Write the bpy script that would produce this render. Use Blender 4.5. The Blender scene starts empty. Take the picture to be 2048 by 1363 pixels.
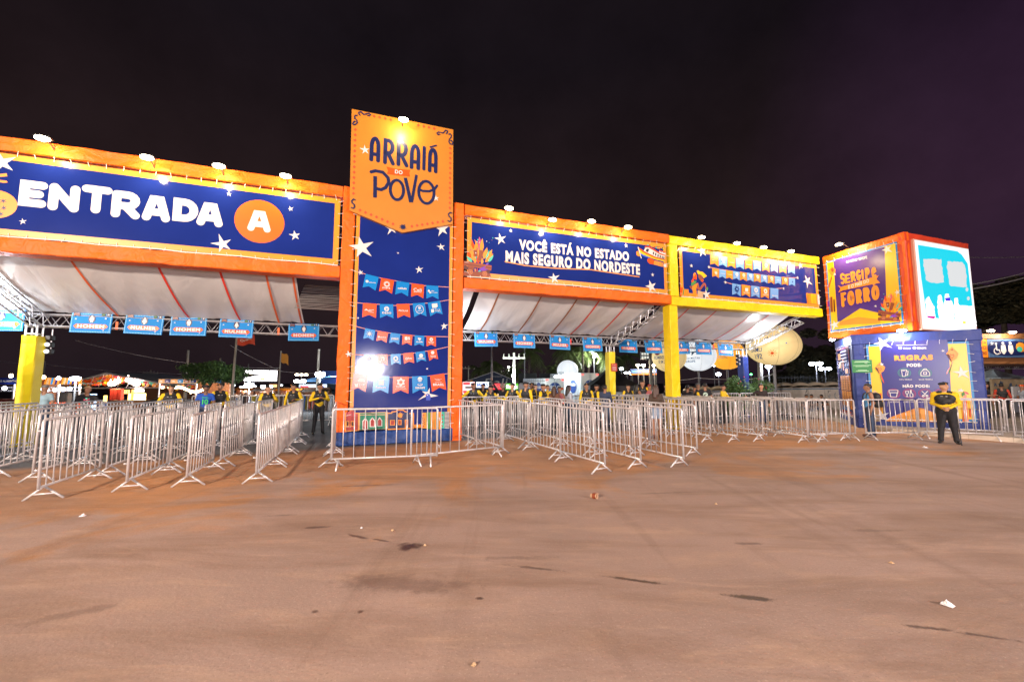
import bpy, math, random
import numpy as np
from mathutils import Vector, Matrix
R = math.radians
sc = bpy.context.scene
col = sc.collection
rnd = random.Random(7)
# ------------------------------------------------------------------ camera
cam = bpy.data.cameras.new('camera'); camo = bpy.data.objects.new('camera', cam); col.objects.link(camo)
CH = 1.85; F = 835.0; PITCH = R(5.4)
camo.location = (0, 0, CH); camo.rotation_euler = (R(90) + PITCH, 0, 0)
cam.sensor_width = 36.0; cam.lens = F / 2048 * 36.0; cam.clip_end = 2000; cam.clip_start = 0.05
sc.camera = camo
# ------------------------------------------------------------------ world: night sky, faint glow low over the fairground
w = bpy.data.worlds.new('World'); sc.world = w; w.use_nodes = True
nt = w.node_tree; nt.nodes.clear()
o_ = nt.nodes.new('ShaderNodeOutputWorld'); bg = nt.nodes.new('ShaderNodeBackground'); nt.links.new(bg.outputs[0], o_.inputs[0])
tc = nt.nodes.new('ShaderNodeTexCoord'); sx = nt.nodes.new('ShaderNodeSeparateXYZ'); nt.links.new(tc.outputs['Generated'], sx.inputs[0])
rz_ = nt.nodes.new('ShaderNodeValToRGB'); nt.links.new(sx.outputs[2], rz_.inputs[0])
cr = rz_.color_ramp; cr.elements[0].position = 0.0; cr.elements[0].color = (.0100, .0062, .0082, 1)
cr.elements[1].position = .62; cr.elements[1].color = (.0052, .0036, .0050, 1)
e_ = cr.elements.new(.28); e_.color = (.0125, .0068, .0072, 1)
rx_ = nt.nodes.new('ShaderNodeValToRGB'); nt.links.new(sx.outputs[0], rx_.inputs[0])
cr = rx_.color_ramp; cr.elements[0].position = .45; cr.elements[0].color = (0, 0, 0, 1)
cr.elements[1].position = .85; cr.elements[1].color = (.0105, .0028, .0160, 1)
ad = nt.nodes.new('ShaderNodeMix'); ad.data_type = 'RGBA'; ad.blend_type = 'ADD'; ad.inputs[0].default_value = 1
nt.links.new(rz_.outputs[0], ad.inputs[6]); nt.links.new(rx_.outputs[0], ad.inputs[7]); nt.links.new(ad.outputs[2], bg.inputs[0])
zn = nt.nodes.new('ShaderNodeTexNoise'); zn.inputs['Scale'].default_value = 3.2; zn.inputs['Detail'].default_value = 6; zn.inputs['Roughness'].default_value = .6; nt.links.new(tc.outputs['Generated'], zn.inputs['Vector'])
mr = nt.nodes.new('ShaderNodeMapRange'); mr.inputs[1].default_value = .3; mr.inputs[2].default_value = .7; mr.inputs[3].default_value = .62; mr.inputs[4].default_value = 1.15; nt.links.new(zn.outputs['Fac'], mr.inputs[0]); nt.links.new(mr.outputs[0], bg.inputs[1])
# ------------------------------------------------------------------ exposure / render
vs = sc.view_settings; vs.view_transform = 'Standard'; vs.look = 'None'; vs.exposure = 0.85; vs.gamma = 1.0
sc.render.engine = 'CYCLES'
cy = sc.cycles; cy.max_bounces = 6; cy.diffuse_bounces = 3; cy.glossy_bounces = 3; cy.transmission_bounces = 4
cy.caustics_reflective = False; cy.caustics_refractive = False; cy.sample_clamp_indirect = 4.0; cy.sample_clamp_direct = 0.0
cy.use_denoising = True; cy.use_adaptive_sampling = True; cy.adaptive_threshold = 0.012
# ------------------------------------------------------------------ the place: camera-independent frames
GA = R(20.0); GK = 12.93                    # the gate runs at 20 degrees; s along it, d behind it
GD = (math.cos(GA), math.sin(GA)); GN = (-math.sin(GA), math.cos(GA))
def G(s, d, z=0.0): return Vector((s*GD[0] + (GK+d)*GN[0], s*GD[1] + (GK+d)*GN[1], z))
def SD(X, Y): return X*GD[0] + Y*GD[1], X*GN[0] + Y*GN[1] - GK
_c, _s = math.cos(PITCH), math.sin(PITCH)
def ray(u, v):                              # direction in which a survey point of the photo lies
    x = (u-1024)/F; y = (681.5-v)/F
    return Vector((x, _c - y*_s, _s + y*_c))
def gp(u, v, z=0.0):                        # on the ground
    r = ray(u, v); t = (z-CH)/r.z; return Vector((r.x*t, r.y*t, z))
def at(u, v, Y):                            # at a known distance
    r = ray(u, v); t = Y/r.y; return Vector((r.x*t, Y, r.z*t + CH))
def fp(u, v, d=0.0):                        # on a plane parallel to the gate -> (s, z)
    r = ray(u, v); t = (GK+d)/(r.x*GN[0] + r.y*GN[1]); X, Y = r.x*t, r.y*t
    return X*GD[0] + Y*GD[1], r.z*t + CH
def pl(u, v, o, rz):                        # on the vertical plane through o whose x axis is turned by rz -> (x, z)
    r = ray(u, v); n = (-math.sin(rz), math.cos(rz)); k = o[0]*n[0] + o[1]*n[1]
    t = k/(r.x*n[0] + r.y*n[1]); X, Y = r.x*t - o[0], r.y*t - o[1]
    return X*math.cos(rz) + Y*math.sin(rz), r.z*t + CH
def gz(Y): return -.05*max(0.0, min(Y, 110.0)-20.0)      # the fairground falls away gently beyond the gate
def facing(X, Y): return -math.atan2(X, Y)
# ------------------------------------------------------------------ materials
MC = {}
def mat(name, colr, rough=.6, metal=0.0, vary=None, bump=None, emit=None, spec=None, trans=None):
    if name in MC: return MC[name]
    m = bpy.data.materials.new(name); m.use_nodes = True; MC[name] = m
    n = m.node_tree; b = n.nodes['Principled BSDF']
    b.inputs['Base Color'].default_value = (*colr, 1); b.inputs['Roughness'].default_value = rough; b.inputs['Metallic'].default_value = metal
    if spec is not None: b.inputs['Specular IOR Level'].default_value = spec
    if trans: b.inputs['Transmission Weight'].default_value = trans
    if emit: b.inputs['Emission Color'].default_value = (*emit[0], 1); b.inputs['Emission Strength'].default_value = emit[1]
    t = n.nodes.new('ShaderNodeTexCoord')
    if vary:
        z = n.nodes.new('ShaderNodeTexNoise'); z.inputs['Scale'].default_value = vary[0]; z.inputs['Detail'].default_value = 5
        n.links.new(t.outputs['Object'], z.inputs['Vector'])
        r = n.nodes.new('ShaderNodeValToRGB'); n.links.new(z.outputs['Fac'], r.inputs[0])
        a = vary[1]; r.color_ramp.elements[0].position = .3; r.color_ramp.elements[1].position = .7
        r.color_ramp.elements[0].color = (*[c*(1-a) for c in colr], 1); r.color_ramp.elements[1].color = (*[min(1, c*(1+a*.6)) for c in colr], 1)
        n.links.new(r.outputs[0], b.inputs['Base Color'])
    if bump:
        z = n.nodes.new('ShaderNodeTexNoise'); z.inputs['Scale'].default_value = bump[0]; z.inputs['Detail'].default_value = 4
        if len(bump) > 2: z.inputs['Distortion'].default_value = bump[2]
        mp = n.nodes.new('ShaderNodeMapping'); n.links.new(t.outputs['Object'], mp.inputs[0]); n.links.new(mp.outputs[0], z.inputs['Vector'])
        if len(bump) > 3: mp.inputs['Scale'].default_value = bump[3]
        q = n.nodes.new('ShaderNodeBump'); q.inputs['Strength'].default_value = bump[1]; q.inputs['Distance'].default_value = .05
        n.links.new(z.outputs['Fac'], q.inputs['Height']); n.links.new(q.outputs[0], b.inputs['Normal'])
    return m
def glow(name, colr, st): return mat(name, (.02, .02, .02), .4, emit=(colr, st), spec=.2)
ORANGE = mat('orange_fabric', (.82, .125, .006), .50, spec=.25, vary=(1.1, .16), bump=(2.6, .9, 1.4, (1, 1, 1)))
YELLOW = mat('yellow_fabric', (.80, .57, .006), .48, spec=.3, vary=(1.3, .15), bump=(2.4, .85, 1.2))
BLUEF = mat('blue_fabric', (.016, .040, .23), .5, vary=(1.3, .18), bump=(2.0, .85, 1.2))
NAVY = mat('navy_print', (.010, .024, .18), .10, vary=(.7, .12), bump=(.6, .10, .5), spec=.5)
AMBER = mat('amber_print', (.72, .265, .022), .34, vary=(2, .06), bump=(.8, .10))
AMBER2 = mat('amber_topper', (.50, .185, .016), .45, vary=(2, .05))
SUNY = mat('sun_yellow_print', (.80, .46, .012), .3, bump=(.7, .12))
WHITE = mat('white_print', (.62, .60, .585), .4)
SKYB = mat('sky_blue_print', (.006, .20, .55), .55, spec=.2)
PALEB = mat('pale_blue_print', (.13, .32, .66), .35)
REDP = mat('red_orange_print', (.70, .085, .014), .22); SKYT = mat('sky_blue_gloss_print', (.006, .20, .55), .2)
DISC = mat('orange_disc_print', (.62, .115, .006), .35)
ORP = mat('orange_print', (.82, .24, .012), .35)
DNAVY = mat('dark_navy_print', (.008, .014, .075), .35)
BROWN = mat('brown_print', (.22, .045, .014), .5); DBROWN = mat('dark_brown_print', (.085, .02, .012), .5)
TEAL = mat('teal_print', (.05, .50, .36), .5); PINKP = mat('pink_print', (.72, .06, .16), .5); PURP = mat('purple_print', (.16, .03, .42), .5)
GREENP = mat('green_print', (.05, .22, .045), .5); BRICKP = mat('brick_red_print', (.35, .035, .03), .5); GREENS = mat('green_sign', (.012, .20, .05), .4)
TAN = mat('tan_print', (.52, .34, .19), .5); BLACK = mat('black_print', (.012, .012, .014), .5)
MAROON = mat('maroon_print', (.24, .012, .11), .4); PINES = mat('pine_print', (.03, .16, .18), .4)
STEEL = mat('galvanised_steel', (.60, .585, .60), .36, .30, vary=(9, .18))
ALU = mat('aluminium_truss', (.62, .62, .64), .38, .7, vary=(7, .15))
DARKM = mat('dark_metal', (.03, .03, .033), .5, .4)
GREYM = mat('grey_paint', (.22, .22, .23), .55, .2, vary=(4, .2))
CONC = mat('weathered_concrete', (.30, .275, .24), .9, vary=(2.2, .28), bump=(18, .3))
TARP = mat('white_vinyl', (.62, .61, .61), .36, vary=(.8, .08), bump=(1.3, .45, 1.6, (1, .35, 1)))
LENS = glow('floodlight_lens', (1.0, .80, .52), 26); LENSW = glow('white_lamp_lens', (.86, .93, 1.0), 24)
CORD = mat('white_cord', (.75, .73, .70), .6)
# ------------------------------------------------------------------ mesh builder
class MB:
    def __init__(s): s.v = []; s.f = []; s.m = []; s.mats = []; s.cur = 0
    def use(s, m):
        if m not in s.mats: s.mats.append(m)
        s.cur = s.mats.index(m); return s
    def add(s, vs, fs):
        b = len(s.v); s.v.extend([tuple(p) for p in vs])
        for f in fs: s.f.append(tuple(b+i for i in f)); s.m.append(s.cur)
        return s
    def box(s, x0, x1, y0, y1, z0, z1):
        return s.add([(x0,y0,z0),(x1,y0,z0),(x1,y1,z0),(x0,y1,z0),(x0,y0,z1),(x1,y0,z1),(x1,y1,z1),(x0,y1,z1)],
                     [(0,3,2,1),(4,5,6,7),(0,1,5,4),(1,2,6,5),(2,3,7,6),(3,0,4,7)])
    def tbox(s, x0, x1, y0, y1, z0, z1, b=.02):                      # box with bevelled edges
        q = []
        for z, k in ((z0, b), (z0+b, 0), (z1-b, 0), (z1, b)):
            for (cx, cy, dx, dy) in ((x0, y0, 1, 1), (x1, y0, -1, 1), (x1, y1, -1, -1), (x0, y1, 1, -1)):
                p1 = (cx+dx*k, cy+dy*(b+k), z); p2 = (cx+dx*(b+k), cy+dy*k, z)
                q += [p1, p2] if (dx*dy > 0) else [p2, p1]
        f = [tuple(range(7, -1, -1)), tuple(range(24, 32))]
        for r in range(3):
            for i in range(8): f.append((r*8+i, r*8+(i+1) % 8, (r+1)*8+(i+1) % 8, (r+1)*8+i))
        return s.add(q, f)
    def tube(s, pts, r, n=6, closed=False, r1=None, cap=True):
        P = [Vector(p) for p in pts]; N = len(P); vs = []; fs = []
        prev = None
        for i, p in enumerate(P):
            if closed: t = P[(i+1) % N] - P[i-1]
            else: t = P[min(i+1, N-1)] - P[max(i-1, 0)]
            t.normalize()
            if prev is None:
                a = Vector((0, 0, 1)) if abs(t.z) < .9 else Vector((1, 0, 0)); u = t.cross(a).normalized()
            else:
                u = prev - t*prev.dot(t); u = u.normalized() if u.length > 1e-6 else t.orthogonal().normalized()
            prev = u; w_ = t.cross(u)
            rr = (r if r1 is None else r + (r1-r)*i/max(1, N-1)) if not isinstance(r, (list, tuple)) else r[i]
            for k in range(n):
                a = 2*math.pi*k/n; vs.append(p + u*(math.cos(a)*rr) + w_*(math.sin(a)*rr))
        for i in range(N if closed else N-1):
            for k in range(n):
                j = (i+1) % N; fs.append((i*n+k, i*n+(k+1) % n, j*n+(k+1) % n, j*n+k))
        if not closed and cap: fs += [tuple(range(n-1, -1, -1)), tuple((N-1)*n+k for k in range(n))]
        return s.add(vs, fs)
    def lathe(s, prof, n=16, c=(0, 0, 0)):
        vs = []; fs = []
        for (r, z) in prof:
            for k in range(n):
                a = 2*math.pi*k/n; vs.append((c[0]+r*math.cos(a), c[1]+r*math.sin(a), c[2]+z))
        for i in range(len(prof)-1):
            for k in range(n): fs.append((i*n+k, i*n+(k+1) % n, (i+1)*n+(k+1) % n, (i+1)*n+k))
        fs += [tuple(range(n-1, -1, -1)), tuple((len(prof)-1)*n+k for k in range(n))]
        return s.add(vs, fs)
    def ell(s, c, r, n=12, m=8):
        prof = []
        vs = []; fs = []
        for i in range(m+1):
            a = -math.pi/2 + math.pi*i/m
            for k in range(n):
                b = 2*math.pi*k/n; vs.append((c[0]+r[0]*math.cos(a)*math.cos(b), c[1]+r[1]*math.cos(a)*math.sin(b), c[2]+r[2]*math.sin(a)))
        for i in range(m):
            for k in range(n): fs.append((i*n+k, i*n+(k+1) % n, (i+1)*n+(k+1) % n, (i+1)*n+k))
        return s.add(vs, fs)
    def grid(s, fn, nu, nv):
        vs = [fn(i/nu, j/nv) for j in range(nv+1) for i in range(nu+1)]
        return s.add(vs, [(j*(nu+1)+i, j*(nu+1)+i+1, (j+1)*(nu+1)+i+1, (j+1)*(nu+1)+i) for j in range(nv) for i in range(nu)])
    def mesh(s, name, mats=None, smooth=False):
        me = bpy.data.meshes.new(name); me.from_pydata(s.v, [], s.f)
        for m in (mats or s.mats): me.materials.append(m)
        if len(me.materials) > 1: me.polygons.foreach_set('material_index', s.m)
        if smooth: me.polygons.foreach_set('use_smooth', [True]*len(me.polygons))
        me.update(); return me
    def build_each(s, name, parent):
        for f, mi in zip(s.f, s.m):
            q = MB(); q.mats = [s.mats[mi]]; q.v = [s.v[i] for i in f]; q.f = [tuple(range(len(f)))]; q.m = [0]; q.build(name, None, parent)
    def build(s, name, m=None, parent=None, loc=None, rz=0.0, smooth=False):
        o = bpy.data.objects.new(name, s.mesh(name, [m] if m else None, smooth)); col.objects.link(o)
        if parent is not None: o.parent = parent
        if loc is not None: o.location = loc
        o.rotation_euler = (0, 0, rz)
        return o
def tag(o, label=None, cat=None, group=None, kind=None):
    if label: o['label'] = label
    if cat: o['category'] = cat
    if group: o['group'] = group
    if kind: o['kind'] = kind
    return o
def empty(name, loc, rz=0.0, label=None, cat=None, group=None):
    o = bpy.data.objects.new(name, None); col.objects.link(o); o.location = loc; o.rotation_euler = (0, 0, rz); o.empty_display_size = .2
    return tag(o, label, cat, group)
def copy_tree(o, parent=None):
    c = o.copy(); col.objects.link(c); c.parent = parent
    for ch in o.children: copy_tree(ch, c)
    return c
def lamp(name, parent, loc, power, colr, size=.12, kind='POINT', aim=None, cone=150, blend=.7):
    l = bpy.data.lights.new(name, kind); l.energy = power; l.color = colr; l.shadow_soft_size = size
    if kind == 'SPOT': l.spot_size = R(cone); l.spot_blend = blend
    o = bpy.data.objects.new(name, l); col.objects.link(o); o.parent = parent; o.location = loc
    if aim is not None: o.rotation_euler = Vector(aim).to_track_quat('-Z', 'Y').to_euler()
    return o
# ------------------------------------------------------------------ flat printed art on a banner (x, z), printed side towards -y
class Art(MB):
    def __init__(s, map_=None): super().__init__(); s.lay = 1; s.map_ = map_
    def pt(s, x, z, k=None):
        y = -.0025*(s.lay if k is None else k)
        return s.map_(x, z, y) if s.map_ else (x, y, z)
    def poly(s, pts): s.add([s.pt(*p) for p in pts], [tuple(range(len(pts)))]); s.lay += .08; return s
    def rect(s, x0, x1, z0, z1): return s.poly([(x0, z0), (x1, z0), (x1, z1), (x0, z1)])
    def disc(s, cx, cz, r, rz=None, n=28): rz = rz or r; return s.poly([(cx+r*math.cos(2*math.pi*k/n), cz+rz*math.sin(2*math.pi*k/n)) for k in range(n)])
    def star(s, cx, cz, r, rot=0.0, n=5, inner=.40, jit=.18, seed=1):
        q = random.Random(seed*31+int(cx*97)); P = []
        for k in range(2*n):
            rr = (r*(1+q.uniform(-jit, jit)) if k % 2 == 0 else r*inner*.85); a = math.pi/2 + rot + math.pi*k/n
            P.append((cx+rr*math.cos(a), cz+rr*math.sin(a)))
        return s.poly(P)
    def line(s, pts, wd, closed=False, cap=True):                    # thick polyline, mitred, round ends
        P = [Vector((p[0], p[1])) for p in pts]; N = len(P); L = []; Rr = []
        for i in range(N):
            a = P[i]-P[i-1] if (i > 0 or closed) else P[1]-P[0]
            b = P[(i+1) % N]-P[i] if (i < N-1 or closed) else P[-1]-P[-2]
            a = a.normalized(); b = b.normalized(); na = Vector((-a.y, a.x)); nb = Vector((-b.y, b.x)); m = na+nb
            m = m.normalized() if m.length > 1e-4 else na
            k = wd/2/max(.45, m.dot(na)); L.append(P[i]+m*k); Rr.append(P[i]-m*k)
        vs = [s.pt(*p) for p in L] + [s.pt(*p) for p in Rr]
        s.add(vs, [(N+i, N+(i+1) % N, (i+1) % N, i) for i in range(N if closed else N-1)])
        if cap and not closed:
            for p, q in ((P[0], P[1]), (P[-1], P[-2])):
                a0 = math.atan2(p.y-q.y, p.x-q.x)
                s.add([s.pt(p.x+wd/2*math.cos(a0-math.pi/2+math.pi*k/8), p.y+wd/2*math.sin(a0-math.pi/2+math.pi*k/8)) for k in range(9)], [tuple(range(9))])
        s.lay += .15; return s
    def text(s, t, x0, x1, z0, z1, bold=.0, ital=0.0, up=False, slope=0.0):   # set text to fill a box
        vs, fs = text_geo(t, bold); X = [p[0] for p in vs]; Z = [p[1] for p in vs]
        a, b, c, d = min(X), max(X), min(Z), max(Z); kx = (x1-x0)/(b-a); kz = (z1-z0)/(d-c)
        s.add([s.pt(x0+(p[0]-a)*kx+ital*(p[1]-c)*kz, z0+(p[1]-c)*kz+slope*(p[0]-a)*kx) for p in vs], fs); s.lay += .3; return s
    def word(s, w_, x0, x1, z0, z1, wd, gap=.16, font=None, widths=None):   # lettering drawn with one fat stroke
        ws = [(widths or {}).get(c, 1.0) for c in w_]; tot = sum(ws) + gap*(len(w_)-1); k = (x1-x0)/tot; x = x0
        for c, ww in zip(w_, ws):
            for st in (font or GLY)[c]:
                cl = len(st) > 2 and st[0] == st[-1]; pts = [(x+wd/2+p[0]*(ww*k-wd), z0+wd/2+p[1]*(z1-z0-wd)) for p in (st[:-1] if cl else st)]
                s.line(pts, wd, cl)
            x += (ww+gap)*k
        return s
TG = {}
def text_geo(t, bold):
    if (t, bold) in TG: return TG[(t, bold)]
    cu = bpy.data.curves.new('t', 'FONT'); cu.body = t; cu.size = 1.0; cu.offset = bold; cu.resolution_u = 4; cu.space_character = 1.0 + bold*3.2
    cu.dimensions = '2D'; cu.fill_mode = 'BOTH'
    ob = bpy.data.objects.new('t', cu); col.objects.link(ob); bpy.context.view_layer.update()
    dg = bpy.context.evaluated_depsgraph_get(); me = ob.evaluated_get(dg).to_mesh()
    r = ([(v.co.x, v.co.y) for v in me.vertices], [tuple(p.vertices) for p in me.polygons])
    ob.evaluated_get(dg).to_mesh_clear(); bpy.data.objects.remove(ob); bpy.data.curves.remove(cu)
    TG[(t, bold)] = r; return r
def arc(cx, cz, rx, rz, a0, a1, n=10): return [(cx+rx*math.cos(R(a0+(a1-a0)*i/n)), cz+rz*math.sin(R(a0+(a1-a0)*i/n))) for i in range(n+1)]
GLY = {
 'E': [[(1, 1), (0, 1), (0, 0), (1, 0)], [(0, .5), (.82, .5)]], 'N': [[(0, 0), (0, 1)], [(0, 1), (1, 0)], [(1, 0), (1, 1)]],
 'T': [[(0, 1), (1, 1)], [(.5, 1), (.5, 0)]], 'R': [[(0, 0), (0, 1)], [(0, 1), (.55, 1)] + arc(.55, .72, .4, .28, 90, -90, 8)[1:] + [(0, .44)], [(.5, .42), (1, 0)]],
 'A': [[(0, 0), (.3, 1), (.66, 1), (1, 0)], [(.2, .3), (.8, .3)]], 'D': [[(0, 0), (0, 1), (.42, 1)] + arc(.42, .5, .58, .5, 90, -90, 10)[1:] + [(0, 0)]],
 'a': [[(0, 0), (0, .62)] + arc(.5, .62, .5, .38, 180, 0, 10)[1:] + [(1, 0)], [(0, .27), (1, .27)]], 'I': [[(.5, 0), (.5, 1)]],
 'r': [[(0, 0), (0, 1), (.4, 1)] + arc(.4, .72, .5, .28, 90, -90, 8)[1:] + [(0, .44)], [(.35, .44), (1, 0)]],
 'F': [[(1, 1), (0, 1), (0, 0)], [(0, .5), (.8, .5)]], 'O': [arc(.5, .5, .5, .5, 0, 360, 24)],
 'o': [arc(.5, .5, .5, .5, 0, 360, 24)], 'S': [[(.95, .85)] + arc(.5, .75, .45, .25, 40, 250, 10) + arc(.5, .25, .45, .25, 70, -140, 10)],
 'e': [[(0, .45), (.95, .6)] + arc(.5, .5, .48, .5, 15, 320, 14)], 'G': [arc(.5, .5, .48, .5, 40, 330, 14) + [(.95, .42), (.55, .42)]],
 'i': [[(.5, 0), (.5, .72)], [(.5, .98), (.5, 1.0)]], 'P': [[(.05, 0), (.05, 1), (.5, 1)] + arc(.5, .7, .45, .3, 90, -90, 10)[1:] + [(.05, .4)]],
 'p': [[(.05, 0), (.05, 1), (.5, 1)] + arc(.5, .7, .45, .3, 90, -90, 10)[1:] + [(.05, .4)]]}
# ================================================================== GROUND
def ground_material():
    m = bpy.data.materials.new('dusty_asphalt'); m.use_nodes = True; n = m.node_tree; b = n.nodes['Principled BSDF']; L = n.links.new
    t = n.nodes.new('ShaderNodeTexCoord'); P = t.outputs['Object']
    def noise(scale, det=6, rough=.55, stretch=None, rot=0, dist=0):
        z = n.nodes.new('ShaderNodeTexNoise'); z.inputs['Scale'].default_value = scale; z.inputs['Detail'].default_value = det; z.inputs['Roughness'].default_value = rough
        z.inputs['Distortion'].default_value = dist
        if stretch:
            mp = n.nodes.new('ShaderNodeMapping'); mp.inputs['Scale'].default_value = stretch; mp.inputs['Rotation'].default_value = (0, 0, rot); L(P, mp.inputs[0]); L(mp.outputs[0], z.inputs['Vector'])
        else: L(P, z.inputs['Vector'])
        return z.outputs['Fac']
    def ramp(src, p0, p1, c0=(0, 0, 0, 1), c1=(1, 1, 1, 1)):
        r = n.nodes.new('ShaderNodeValToRGB'); r.color_ramp.elements[0].position = p0; r.color_ramp.elements[1].position = p1
        r.color_ramp.elements[0].color = c0; r.color_ramp.elements[1].color = c1; L(src, r.inputs[0]); return r.outputs[0]
    def mix(f, a, c, mode='MIX'):
        x = n.nodes.new('ShaderNodeMix'); x.data_type = 'RGBA'; x.blend_type = mode
        for i, q in ((0, f), (6, a), (7, c)):
            if hasattr(q, 'links'): L(q, x.inputs[i])
            else: x.inputs[i].default_value = q
        return x.outputs[2]
    def mth(op, a, c=None):
        x = n.nodes.new('ShaderNodeMath'); x.operation = op
        for i, q in ((0, a), (1, c)):
            if q is None: continue
            if hasattr(q, 'links'): L(q, x.inputs[i])
            else: x.inputs[i].default_value = q
        return x.outputs[0]
    sx = n.nodes.new('ShaderNodeSeparateXYZ'); L(P, sx.inputs[0]); X, Y = sx.outputs[0], sx.outputs[1]
    dust = (.56, .26, .092, 1); pale = (.58, .385, .26, 1); bare = (.42, .295, .245, 1)
    c = mix(ramp(noise(.16, 4), .38, .62), dust, (.48, .235, .095, 1))
    dd = mth('SUBTRACT', mth('ADD', mth('MULTIPLY', X, GN[0]), mth('MULTIPLY', Y, GN[1])), GK)
    warm_fade = mth('ADD', mth('MULTIPLY', dd, -.075), mth('MULTIPLY', noise(.42, 7, .62, dist=.6), 1.1))            # gate's warm light put into the dust colour, fading away from the gate
    c = mix(ramp(warm_fade, .90, 1.60), c, bare)
    c = mix(mth('MULTIPLY', ramp(noise(.28, 5, .6), .40, .62), .35), c, (.20, .145, .12, 1))
    c = mix(mth('MULTIPLY', ramp(noise(.9, 8, .65, (1, 2.4, 1), R(20)), .50, .78), .55), c, pale)
    c = mix(mth('MULTIPLY', ramp(noise(.55, 6, .6, (.35, 2.6, 1), R(62), .4), .52, .74), .38), c, (.20, .13, .09, 1))      # scuffs and drag marks
    c = mix(mth('MULTIPLY', ramp(noise(.5, 6, .6, (3.4, .3, 1), R(12), .3), .56, .70), .42), c, (.20, .13, .10, 1))
    c = mix(mth('MULTIPLY', ramp(noise(46, 3, .65), .57, .68), .42), c, (.62, .47, .37, 1))                                 # light grit
    c = mix(mth('MULTIPLY', ramp(noise(60, 3, .6), .59, .69), .42), c, (.13, .085, .065, 1))
    c = mix(mth('MULTIPLY', ramp(noise(.75, 8, .66, (.45, 1.9, 1), R(-8), .5), .46, .66), .62), c, (.225, .135, .085, 1))     # trodden, darker drifts
    c = mix(mth('MULTIPLY', ramp(noise(1.3, 9, .7, (.5, 2.2, 1), R(-14), .8), .56, .74), .60), c, (.60, .41, .29, 1))         # brushed pale sand
    c = mix(mth('MULTIPLY', ramp(noise(.10, 4, .5, None, 0, .3), .42, .60), .30), c, (.25, .155, .11, 1))
    # wet and oily stains, each with a place of its own
    wob = mth('MULTIPLY', mth('SUBTRACT', noise(5.5, 7, .72, dist=.5), .5), 2.6)
    st = None
    for (u, v, rx, ry, rot, a) in ((820,1092,.15,.13,0,1), (716,1072,.20,.045,-.5,.8), (765,1080,.16,.03,-.4,.7), (632,1054,.16,.05,.2,.7), (1500,1194,.26,.045,-.22,1), (1275,1160,.36,.035,-.3,.9),
                                   (1070,1135,.32,.035,-.25,.7), (1860,1255,.16,.03,-.2,.8), (1975,1272,.20,.03,-.3,.7), (960,1196,.04,.03,0,.9), (722,1222,.035,.035,0,.8), (630,1222,.03,.03,0,.7),
                                   (740,970,.75,.05,.15,.45), (800,1165,.75,.20,-.1,.38), (150,1225,.28,.09,.5,.32), (1500,1086,.2,.05,0,.5), (1030,1115,.5,.06,.05,.30), (1330,985,.6,.05,.1,.35), (560,1030,.25,.05,.1,.4), (1750,1060,.5,.05,0,.3)):
        p = gp(u, v); cs, sn = math.cos(rot), math.sin(rot)
        dx = mth('SUBTRACT', X, p.x); dy = mth('SUBTRACT', Y, p.y)
        a1 = mth('DIVIDE', mth('ADD', mth('MULTIPLY', dx, cs), mth('MULTIPLY', dy, sn)), rx); b1 = mth('DIVIDE', mth('ADD', mth('MULTIPLY', dx, -sn), mth('MULTIPLY', dy, cs)), ry)
        q = mth('ADD', mth('SQRT', mth('ADD', mth('MULTIPLY', a1, a1), mth('MULTIPLY', b1, b1))), wob)
        q = mth('MULTIPLY', mth('SUBTRACT', 1.0, ramp(q, .45, 1.05)), a); st = q if st is None else mth('MAXIMUM', st, q)
    c = mix(st, c, (.055, .028, .020, 1))
    # inside the gate the ground is clean grey asphalt
    dpt = mth('SUBTRACT', mth('ADD', mth('MULTIPLY', X, GN[0]), mth('MULTIPLY', Y, GN[1])), GK)
    dpt = mth('ADD', dpt, mth('MULTIPLY', mth('SUBTRACT', noise(.8, 5), .5), 1.2))
    dpt = mth('ADD', dpt, mth('MULTIPLY', mth('SUBTRACT', X, 2.0), -.10))
    asph = mix(ramp(noise(1.2, 6), .35, .7), (.085, .088, .098, 1), (.14, .14, .15, 1))
    c = mix(ramp(dpt, -.30, .55), c, asph)
    L(c, b.inputs['Base Color'])
    rr = n.nodes.new('ShaderNodeMapRange'); L(st, rr.inputs[0]); rr.inputs[3].default_value = .86; rr.inputs[4].default_value = .45; L(rr.outputs[0], b.inputs['Roughness'])
    bp = n.nodes.new('ShaderNodeBump'); bp.inputs['Strength'].default_value = .16; bp.inputs['Distance'].default_value = .02
    L(mth('ADD', noise(24, 5, .7), mth('MULTIPLY', noise(3, 5), 1.6)), bp.inputs['Height']); L(bp.outputs[0], b.inputs['Normal'])
    return m
g = MB(); YS = (-300, 20, 110, 900); g.add([(x, y, gz(y)) for y in YS for x in (-600, 600)], [(2*i, 2*i+1, 2*i+3, 2*i+2) for i in range(3)])
tag(g.build('ground', ground_material()), kind='structure')
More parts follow.
